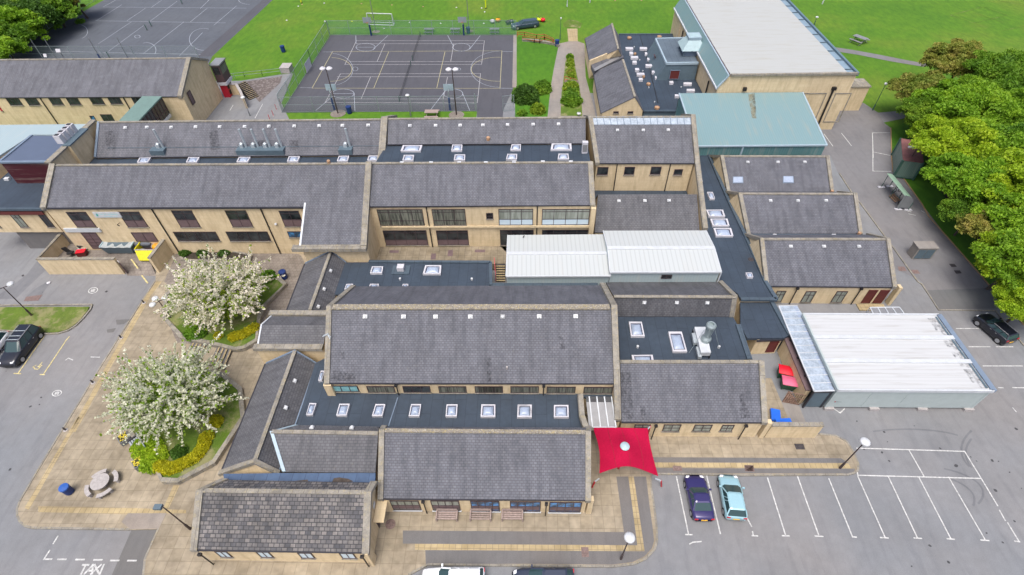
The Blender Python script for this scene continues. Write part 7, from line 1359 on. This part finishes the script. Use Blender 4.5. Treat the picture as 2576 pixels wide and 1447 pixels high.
# ================================================================ vegetation
def cards(C, N, size, rs, aspect=1.6):
    n = len(C); a = rs.normal(size=(n, 3)); a /= np.linalg.norm(a, axis=1)[:, None]
    if N is not None: a = a-N*(a*N).sum(1)[:, None]*.6; a /= np.linalg.norm(a, axis=1)[:, None]
    b = np.cross(a, rs.normal(size=(n, 3))); b /= np.linalg.norm(b, axis=1)[:, None]
    s = size*(.6+.8*rs.random(n))[:, None]; a = a*s*.5*aspect; b = b*s*.5
    return np.stack([C-a-b*.3, C-b*1., C+a, C+b], 1).reshape(-1, 3)
def card_mesh(name, P, mat, parent):
    n = len(P)//4; me = bpy.data.meshes.new(name); off = np.array(parent_off(parent)); me.vertices.add(len(P)); me.vertices.foreach_set('co', (P-off).ravel())
    me.loops.add(len(P)); me.loops.foreach_set('vertex_index', np.arange(len(P))); me.polygons.add(n); me.polygons.foreach_set('loop_start', np.arange(n)*4); me.polygons.foreach_set('loop_total', np.full(n, 4))
    me.update(); me.validate(); me.materials.append(MATS[mat]); o = bpy.data.objects.new(name, me); COL.objects.link(o); o.parent = parent; return o
def limb_tree(t, base, h, R, nl, rs, r0=.22):
    m = MB(); b = V(base); top = b+V((rs.normal()*.3, rs.normal()*.3, h*.45)); m.tube(b, top, r0, r0*.7, 8)
    for i in range(nl):
        a = i*2*math.pi/nl+rs.random()*.5; e1 = top+V((math.cos(a)*R*.35, math.sin(a)*R*.35, h*.22)); e2 = e1+V((math.cos(a+.3)*R*.4, math.sin(a+.3)*R*.4, h*.18)); m.tube(top-V((0, 0, .2)), e1, r0*.55, r0*.35, 6, False).tube(e1, e2, r0*.35, r0*.12, 6, False)
        e3 = e1+V((math.cos(a-.7)*R*.3, math.sin(a-.7)*R*.3, h*.22)); m.tube(e1, e3, r0*.3, r0*.1, 5, False)
    m.tube(top, top+V((0, 0, h*.35)), r0*.6, r0*.15, 6, False); m.build('trunk', 'bark', t)
def broad_tree(label, loc, R, h, mat, seed, group=None, nclump=120, per=300, leaf=.235, name='tree', flat=.62):
    rs = np.random.RandomState(seed); t = thing(name, label, 'tree', loc, group); limb_tree(t, loc, h, R, 6, rs, .25)
    d = rs.normal(size=(nclump, 3)); d[:, 2] = np.abs(d[:, 2])*1.0-.25; d /= np.linalg.norm(d, axis=1)[:, None]
    rad = R*(.50+.50*rs.random(nclump)**.6)*(1+.18*np.sin(np.arctan2(d[:, 1], d[:, 0])*3+seed)); c = d*rad[:, None]; c[:, 2] = c[:, 2]*flat+h-R*flat*.75
    cs = R*.20*(.6+.8*rs.random(nclump)); P = []
    for k in range(nclump):
        e = rs.normal(size=(per, 3)); e /= np.linalg.norm(e, axis=1)[:, None]; e[:, 2] = np.where(e[:, 2] < -.3, -e[:, 2], e[:, 2]); rr = cs[k]*(.55+.5*rs.random(per))[:, None]; P.append(c[k]+e*rr*np.array([1.15, 1.15, .7]))
    C = np.concatenate(P)+np.array([loc[0], loc[1], loc[2]]); card_mesh('crown', cards(C, None, leaf, rs), mat, t); return t
TR = [((2404, 168), 4.6, 'leaf_brown'), ((2322, 228), 3.8, 'leaf_brown'), ((2505, 212), 5.2, 'leaf_mid'), ((2400, 285), 4.8, 'leaf_bright'), ((2482, 300), 5.2, 'leaf_bright'), ((2572, 270), 5.4, 'leaf_mid'),
      ((2330, 298), 3.6, 'leaf_mid'), ((2412, 385), 4.6, 'leaf_lime'), ((2515, 395), 5.0, 'leaf_bright'), ((2590, 410), 5, 'leaf_mid'), ((2440, 462), 4.4, 'leaf_bright'), ((2545, 490), 4.8, 'leaf_lime'), ((2448, 530), 2.9, 'leaf_mid'),
      ((2510, 588), 3.2, 'leaf_brown'), ((2580, 580), 4.4, 'leaf_bright'), ((2540, 665), 3.4, 'leaf_lime'), ((2600, 680), 4.2, 'leaf_bright'), ((2588, 755), 3.0, 'leaf_lime'), ((2370, 345), 3.4, 'leaf_lime'), ((2468, 240), 4.0, 'leaf_bright'), ((2640, 330), 5, 'leaf_mid'), ((2650, 520), 5, 'leaf_mid')]
protos = {}
names = ['bronze leaved tree at the top of the right hand row, nearest the field path', 'bronze leaved bushy tree at the upper left of the right hand row', 'mid green tree at the top of the right hand row', 'bright green tree above the maroon roofed container', 'full bright green tree in the upper middle of the row', 'mid green tree at the upper right edge',
         'green tree whose crown hangs over the fork of the tarmac path', 'yellow green tree right of the maroon roofed container', 'large bright green tree in the middle of the row', 'mid green tree at the right edge, level with the container', 'bright tree opposite the cycle shelter', 'yellow green tree at the right, level with the cycle shelter', 'small green tree just beyond the cycle shelter', 'olive brown tree in the lower part of the row',
         'bright green tree at the right edge below the middle', 'lime green tree level with the chiller enclosure', 'bright tree at the right edge level with the chiller enclosure', 'lowest lime green tree at the right edge', 'yellow green tree directly behind the container roof', 'bright green tree just below the mid green treetop', 'mid green tree cut by the right edge, upper part', 'mid green tree cut by the right edge, lower part']
for i, (p, R, mt) in enumerate(TR):
    c = W(p, 5.0 if R > 3.6 else 4.0); h = R*1.45+1.0; loc = V((c.x, c.y, 0))
    if len(protos.get(mt, [])) >= 2:
        o_ = rnd.choice(protos[mt]); t = copy_tree(o_, names[i], loc, rnd.random()*6.28, (R/o_['_r']))
    else:
        t = broad_tree(names[i], loc, R, h, mt, 11+i, 'trees along the right hand verge'); 
        protos.setdefault(mt, []).append(t); t['_r'] = R
for o in COL.objects:
    if '_r' in o.keys(): del o['_r']
TL = [(-10, 345), (150, 250), (320, 150), (480, 55), (40, 140), (220, 50), (-120, 440), (-60, 250), (430, -20), (700, -20), (80, -20)]
for i, p in enumerate(TL):
    c = W(q('A0', *p), 4.5); lb = ['tree by the lowest fence post, at the left edge', 'second tree up from the left edge, against the tall fence', 'third tree up along the tall fence', 'fourth tree up along the tall fence', 'dark tree behind the second fence side tree', 'dark tree behind the third fence side tree', 'tree cut by the left edge beside the white boards', 'dark tree on the left edge, mid wood', 'tree at the top edge of the wood', 'last tree of the wood, by the orange brown scrub at the top', 'darkest tree in the top left corner'][i]
    loc = V((c.x, c.y, 0)); mt = 'leaf_mid' if i in (0, 3, 7) else ('leaf_brown' if i == 9 else 'leaf_dark')
    broad_tree(lb, loc, 5.2 if i != 9 else 3, 6.6, ('leaf_mid', 'leaf_bright', 'leaf_dark', 'leaf_mid', 'leaf_dark', 'leaf_mid', 'leaf_bright', 'leaf_mid', 'leaf_dark', 'leaf_brown', 'leaf_dark')[i], 70+i, 'wood at the top left', 85, 150, .34, flat=.8)
def shrub(label, base, R, h, mat, seed, n=1500, leaf=.22, cat='shrub', name='shrub', group=None, line=None):
    rs = np.random.RandomState(seed); t = thing(name, label, cat, base, group); C = []
    line = line or [base]; k = len(line); per = n//k
    for p in line:
        d = rs.normal(size=(per, 3)); d[:, 2] = np.abs(d[:, 2]); d /= np.linalg.norm(d, axis=1)[:, None]; rr = (.72+.3*rs.random(per))*(1+.12*np.sin(d[:, 0]*7+seed)*np.cos(d[:, 1]*6)); C.append(d*rr[:, None]*np.array([R, R, h])+np.array(p))
    C = np.concatenate(C); card_mesh('foliage', cards(C, None, leaf, rs), mat, t); m = MB()
    for j in range(5): a = j*1.26; m.tube(base, V(base)+V((math.cos(a)*R*.5, math.sin(a)*R*.5, h*.6)), .05, .02, 5, False)
    m.build('stems', 'bark', t); return t
for lb, k, x, y, R, h, mt, n in (('large dark green bush at the near corner of the lawn', 'A2', 300, 905, 2.5, 2.4, 'leaf_dark', 3500), ('mid green bush right of the large dark bush', 'A2', 455, 830, 1.8, 1.8, 'leaf_mid', 2000), ('pale green bush in front of the two larger ones on the lawn', 'A2', 412, 1020, 1.4, 1.4, 'leaf_fresh', 1500), ('small low green bush by the court gate', 'A2', 270, 1045, .9, .8, 'leaf_mid', 700),
        ('large rounded green bush at the near end of the garden path bed', 'A2', 720, 940, 1.8, 1.7, 'leaf_mid', 2600), ('lighter green bush behind the large rounded one in the path bed', 'A2', 715, 815, 1.5, 1.1, 'leaf_fresh', 1500), ('small bushes at the far end of the garden path bed', 'A2', 705, 530, .75, .8, 'leaf_mid', 700), ('yellowish shrub mid way up the garden path bed', 'A2', 708, 600, .85, .7, 'leaf_fresh', 800), ('brownish shrub just beyond the red handrail', 'A2', 712, 670, .9, .6, 'leaf_brown', 700)):
    shrub(lb, W(q(k, x, y), 0), R, h, mt, int(x+y), n, .22 if R > 1 else .16)
def hl2(s, n): 
    P = [W(p, 0) for p in Q(s)]; return [lerp(a, b, i/n) for a, b in zip(P, P[1:]) for i in range(n)]+[P[-1]]
h_ = hl2('A2 705,520 712,640 725,700', 3); shrub('narrow strip of low green planting along the far half of the path bed', h_[0], .8, .5, 'leaf_fresh', 31, 3000, .18, line=h_)
h_ = hl2('A2 715,790 722,900', 3); shrub('strip of mixed shrubs filling the near half of the path bed', h_[0], 1.35, .9, 'leaf_mid', 32, 3500, .2, line=h_)
def hline(s, z, n):
    P = [W(p, z) for p in Q(s)]; out = []
    for a, b in zip(P, P[1:]):
        for i in range(n): out.append(lerp(a, b, i/n))
    return out+[P[-1]]
hl = hline('E0 1460,455 1560,480 1660,440 1790,370 1870,270 1880,190', .5, 4); shrub('curved clipped golden hedge at the lower end of the front planter', hl[0], .62, .62, 'leaf_gold', 5, 14000, .085, 'hedge', 'hedge', line=hl)
shrub('round clipped golden bush at the right side of the front planter', W(q('C0', 1970, 1290), .5), .72, .75, 'leaf_gold', 6, 1600, .12); shrub('clipped golden bush between the round one and the curved hedge', W(q('C0', 1900, 1420), .5), .6, .5, 'leaf_gold', 8, 1100, .12)
hl = hline('C0 2135,515 2220,490 2330,430', .5, 3); shrub('straight golden hedge at the foot of the upper blossom tree', hl[0], .62, .62, 'leaf_gold', 7, 7000, .085, 'hedge', 'hedge', line=hl)
shrub('small golden bush left of the straight hedge', W(q('C0', 2000, 500), .5), .5, .5, 'leaf_gold', 9, 900, .12); shrub('loose green shrubs spreading under the upper blossom tree', W(q('C0', 1800, 460), .5), 1.3, .6, 'leaf_mid', 10, 1500, .18)
shrub('bright green shrub at the right side of the upper planter', W(q('B1', 200, 1250), .5), 1.0, .7, 'leaf_mid', 14, 900, .18); hl = hline('E0 1330,260 1400,400', .5, 3); shrub('low yellow green shrub along the left side of the front planter', hl[0], 1.3, .45, 'leaf_lime', 12, 6000, .14, line=hl)
shrub('dark evergreen bush inside the curve of the golden hedge', W(q('E0', 1640, 330), .5), .7, .7, 'leaf_dark', 13, 1200, .16)
for i, x in enumerate((1690, 1850, 2050)): shrub(['leftmost dark shrub', 'middle dark shrub', 'rightmost dark shrub'][i]+' in the slate bed under the wing windows', W(q('B0', x, 1030), .4), .7, .45, 'leaf_dark', 20+i, 500, .18)
def blossom_tree(label, base, ctr, R, zc, seed, nsh=640, dirs=()):
    rs = np.random.RandomState(seed); t = thing('blossom_tree', label, 'tree', base, 'blossom trees on the forecourt'); limb_tree(t, base, zc+1.6, R, 8, rs, .24)
    d = rs.normal(size=(nsh, 3)); d[:, 2] = np.abs(d[:, 2])*1.0-.15; d /= np.linalg.norm(d, axis=1)[:, None]; c0 = np.array(ctr)
    ra = (.25+.55*rs.random(nsh)**.7); lob = 1+.16*np.sin(np.arctan2(d[:, 1], d[:, 0])*4+seed)+.10*np.sin(np.arctan2(d[:, 1], d[:, 0])*7); S_ = c0+d*(ra*lob*R)[:, None]*np.array([1, .80, .55]); L = 1.0+1.5*rs.random(nsh)
    long_ = rs.random(nsh) < .10; L[long_] += 1.3
    v = d*np.array([1, 1, .7])+rs.normal(size=(nsh, 3))*.38; v[:, 2] += .18; v /= np.linalg.norm(v, axis=1)[:, None]; m = MB(); B = []; G_ = []
    for i in range(nsh):
        n = int(L[i]/.055); u = np.linspace(0, 1, n)[:, None]; p = S_[i]+v[i]*u*L[i]+np.array([0, 0, -.25])*(u**2)*L[i]*.4; B.append(p+rs.normal(size=(n, 3))*.062)
        k = max(1, n//8); j = rs.choice(n, k); G_.append(p[j]+rs.normal(size=(k, 3))*.13)
        if i % 3 == 0: m.tube(tuple(S_[i]), tuple(p[-1]), .025, .01, 3, False)
    m.build('twigs', 'bark', t); B = np.concatenate(B); card_mesh('blossom', cards(B, None, .155, rs, 1.3), 'blossom', t); G_ = np.concatenate(G_); q_ = rs.normal(size=(7500, 3)); q_ /= np.linalg.norm(q_, axis=1)[:, None]; q_ = c0+q_*(rs.random(7500)**.4)[:, None]*np.array([R*.82, R*.66, R*.38]); card_mesh('leaves', cards(np.concatenate([G_, q_]), None, .19, rs), 'leaf_fresh', t); return t
c1 = W((430, 995), 3.6); blossom_tree('lower white blossom tree with long arching shoots over the forecourt paving', W((455, 1045), .5), c1, 5.1, 3.6, 3)
c2 = W((553, 740), 3.6); blossom_tree('upper white blossom tree in front of the two storey wing', W((575, 775), .5), c2, 5.2, 3.6, 4)

# ================================================================ vehicles
def car(label, fp, rp, W_, H_, kind, mat, z=.6, rails=False, rack=False, open_boot=False, plate='plate_yellow', zz=0.):
    f, r_ = W(fp, z), W(rp, z); d = f-r_; L = d.length; ctr = (f+r_)/2; t = thing('parked_car', label, 'car', V((ctr.x, ctr.y, zz)), 'cars parked around the school')
    hw_ = W_/2; off = V((ctr.x, ctr.y, zz)); X = lambda u: -L/2+L*u
    K = {'saloon': (.15, .30, .52, .70, [(0, .62, .80), (.015, .88, .88), (.06, .95, .96), (.16, .97, 1.0), (.3, .96, 1.0), (.55, .95, 1.0), (.72, .93, 1.0), (.88, .82, .98), (.96, .72, .92), (1., .55, .76)]),
         'hatch': (.02, .12, .52, .74, [(0, .70, .84), (.015, .95, .92), (.08, 1.0, .98), (.3, .98, 1.0), (.55, .96, 1.0), (.74, .94, 1.0), (.88, .84, .97), (.96, .70, .9), (1., .52, .74)]),
         'suv': (.02, .07, .56, .73, [(0, .8, .88), (.015, 1.08, .95), (.08, 1.15, .99), (.3, 1.13, 1.0), (.55, 1.11, 1.0), (.74, 1.09, 1.0), (.9, 1.0, .98), (.97, .88, .94), (1., .65, .84)])}[kind]
    c0, c1_, c2_, c3, st = K; sc = {'saloon': .92, 'hatch': .95, 'suv': 1.0}[kind]
    m = MB(); n0 = 13; loop = []
    for u, zt, wf in st:
        w = hw_*wf; zt = zt*sc; zb = .20 if .03 < u < .97 else .32
        pts = [(0, zb), (-w*.85, zb), (-w*.98, zb+.12), (-w, zb+.3), (-w*.985, zt-.16), (-w*.93, zt-.04), (-w*.7, zt), (w*.7, zt), (w*.93, zt-.04), (w*.985, zt-.16), (w, zb+.3), (w*.98, zb+.12), (w*.85, zb)]
        for y_, z_ in pts: m.v.append(off+V((X(u), y_, z_)))
    for i in range(len(st)-1):
        for j in range(n0): a = i*n0+j; b = i*n0+(j+1) % n0; m.f.append((a, b, b+n0, a+n0))
    m.f.append(tuple(range(n0))); m.f.append(tuple((len(st)-1)*n0+j for j in reversed(range(n0))))
    body = fix(m.build('body', mat, t, True))
    zb_ = np.interp((c0+c3)/2, [s[0] for s in st], [s[1] for s in st])*sc-.05
    def ring(x0, x1, w, z_, rd): return [V((x, y, z_)) for x, y in ((X(x0), -w*.82), (X(x0)+.10*rd, -w), (X(x1)-.22*rd, -w), (X(x1), -w*.72), (X(x1), w*.72), (X(x1)-.22*rd, w), (X(x0)+.10*rd, w), (X(x0), w*.82))]
    lo = ring(c0, c3, hw_*.90, zb_, 1); hi = ring(c1_, c2_, hw_*.72, H_-.07, .6); g = MB()
    lo = [off+p for p in lo]; hi = [off+p for p in hi]; fix(g.hull(lo, hi).build('windows', 'car_glass', t))
    top = [off+p for p in ring(c1_+.03, c2_-.04, hw_*.60, H_, .6)]; fix(MB().hull([p+V((0, 0, .005)) for p in hi], top).build('roof', mat, t, False))
    m = MB()
    for i in (1, 2, 5, 6): m.bar(lo[i], hi[i]+V((0, 0, .02)), .10, .05)
    for s_ in (-1, 1):
        for u in ((.52, .5) if kind != 'suv' else (.36, .36)), (.66, .70): 
            a = lerp(lo[1], lo[2], u[0]) if s_ < 0 else lerp(lo[6], lo[5], u[0]); b = lerp(hi[1], hi[2], u[1]) if s_ < 0 else lerp(hi[6], hi[5], u[1])
            if u[0] == .66 and kind == 'saloon': continue
            m.bar(a, b, .08, .04)
    m.build('pillars', mat, t)
    wr = .33 if kind != 'suv' else .38
    for u in (.17, .81):
        for s_ in (-1, 1):
            c = off+V((X(u), s_*(hw_-.10), wr)); wo = MB().tube(c-V((0, s_*.10, 0)), c+V((0, s_*.115, 0)), wr, n=20).build('wheel', 'rubber', t)
            k = MB(); k.tube(c+V((0, s_*.10, 0)), c+V((0, s_*.125, 0)), wr*.62, n=14); k.build('rim', 'alloy', wo)
    for s_ in (-1, 1):
        MB().obox(off+V((X(.955), s_*hw_*.68, st[-3][1]*sc*.86)), (.10, -s_*.05, 0), (0, .13, 0), (-.03, 0, .05)).build('headlight', 'headlamp', t)
        MB().obox(off+V((X(.008), s_*hw_*.74, st[1][1]*sc*.86)), (.035, s_*.0, 0), (0, .14, 0), (0, 0, .08)).build('tail_light', 'tail_red', t)
        MB().obox(off+V((X(c3)-.28, s_*(hw_+.07), zb_+.12)), (.07, 0, 0), (0, .1, 0), (0, 0, .06)).build('mirror', mat, t)
    MB().box(off.x+X(0)-.03, off.x+X(0)+.02, off.y-.26, off.y+.26, off.z+.52, off.z+.63).build('number_plate', plate, t); MB().box(off.x+X(1)-.03, off.x+X(1)+.02, off.y-.5, off.y+.5, off.z+.32, off.z+.5).build('grille', 'black_plastic', t)
    MB().box(off.x+X(.05), off.x+X(.95), off.y-hw_*.93, off.y+hw_*.93, off.z+.17, off.z+.27).build('sill', 'black_plastic', t)
    m = MB()
    for u in (.30, .46): 
        for s_ in (-1, 1): m.box(off.x+X(u), off.x+X(u)+.16, off.y+s_*(hw_*.985)-.025, off.y+s_*(hw_*.985)+.025, off.z+zb_-.16, off.z+zb_-.12)
    m.build('door_handle', 'alloy' if kind == 'suv' else mat, t)
    if rails:
        m = MB()
        for s_ in (-1, 1): m.bar(off+V((X(c1_+.04), s_*hw_*.66, H_+.03)), off+V((X(c2_-.02), s_*hw_*.66, H_+.03)), .05)
        m.build('roof_rail', 'alloy', t)
    if rack:
        m = MB()
        for u in (.28, .42, .52): m.bar(off+V((X(u), -hw_*.62, H_+.08)), off+V((X(u), hw_*.62, H_+.08)), .07, .05)
        m.build('roof_bar', 'steel_pale', t); m = MB()
        m.box(off.x+X(.30), off.x+X(.50), off.y-hw_-.02, off.y-hw_+.03, off.z+.33, off.z+.38); m.build('side_step', 'alloy', t)
    if open_boot: MB().obox(off+V((X(.0)-.1, 0, H_+.25)), (.35, 0, .3), (0, hw_*.8, 0), (-.02, 0, .03)).build('tailgate', mat, t)
    t.rotation_euler = (0, 0, math.atan2(d.y, d.x)); return t
car('dark purple blue saloon parked in the first bay beside the red canopy', q('E2', 1838, 530), q('E2', 1935, 945), 1.8, 1.38, 'saloon', 'paint_purple'); car('pale aqua hatchback parked right of the purple saloon', q('E2', 2148, 530), q('E2', 2228, 935), 1.78, 1.42, 'hatch', 'paint_aqua')
car('black estate car with silver roof rails parked at the right edge', q('C3', 2165, 308), q('C3', 2455, 555), 1.85, 1.48, 'suv', 'paint_black', rails=True); car('large black off road car with roof bars on the left parking bays', q('C0', 45, 760), q('C0', 310, 420), 1.95, 1.85, 'suv', 'paint_black', .8, rack=True, rails=True)
car('white car half hidden at the left edge beside the black off road car', q('C0', -235, 770), q('C0', 20, 462), 1.85, 1.5, 'hatch', 'paint_white', .7); car('white hatchback cut off by the bottom edge', q('E1', 1598, 1500), q('E1', 2178, 1492), 1.8, 1.5, 'suv', 'paint_white', .7)
car('dark blue grey hatchback cut off by the bottom edge', q('E2', 178, 1500), q('E2', 748, 1500), 1.8, 1.45, 'hatch', 'paint_navy', .6); car('dark teal people carrier with its boot open on the playing field', q('A2', 172, 238), q('A2', 418, 208), 1.85, 1.6, 'suv', 'paint_teal_dark', .7, open_boot=True)
for k, x, y, mt, lb in (('A2', 428, 196, 'yellow_flag', 'lime yellow bundle at the open boot of the field car'), ('A2', 460, 200, 'lid_red', 'bright red bundle right of the lime one by the open boot'), ('A2', 140, 222, 'black_plastic', 'black kit bag on the grass left of the field car'), ('A2', 172, 215, 'paint_navy', 'navy kit bag close to the bonnet of the field car'), ('A1', 2250, 212, 'kerb_white', 'white kit bag on the grass beyond the court fence'), ('A1', 2300, 202, 'bin_yellow_orange', 'orange kit bag next to the white one beyond the fence')):
    b = W(q(k, x, y), 0); t = thing('kit_bag', lb, 'bag', b); MB().grid(blob(b+V((0, 0, .45)), .55, sq_=.7), 12, 8).build('bag', mt, t, True); MB().bar(b+V((-.3, 0, .85)), b+V((.3, 0, .85)), .06).build('strap', 'black_plastic', t)
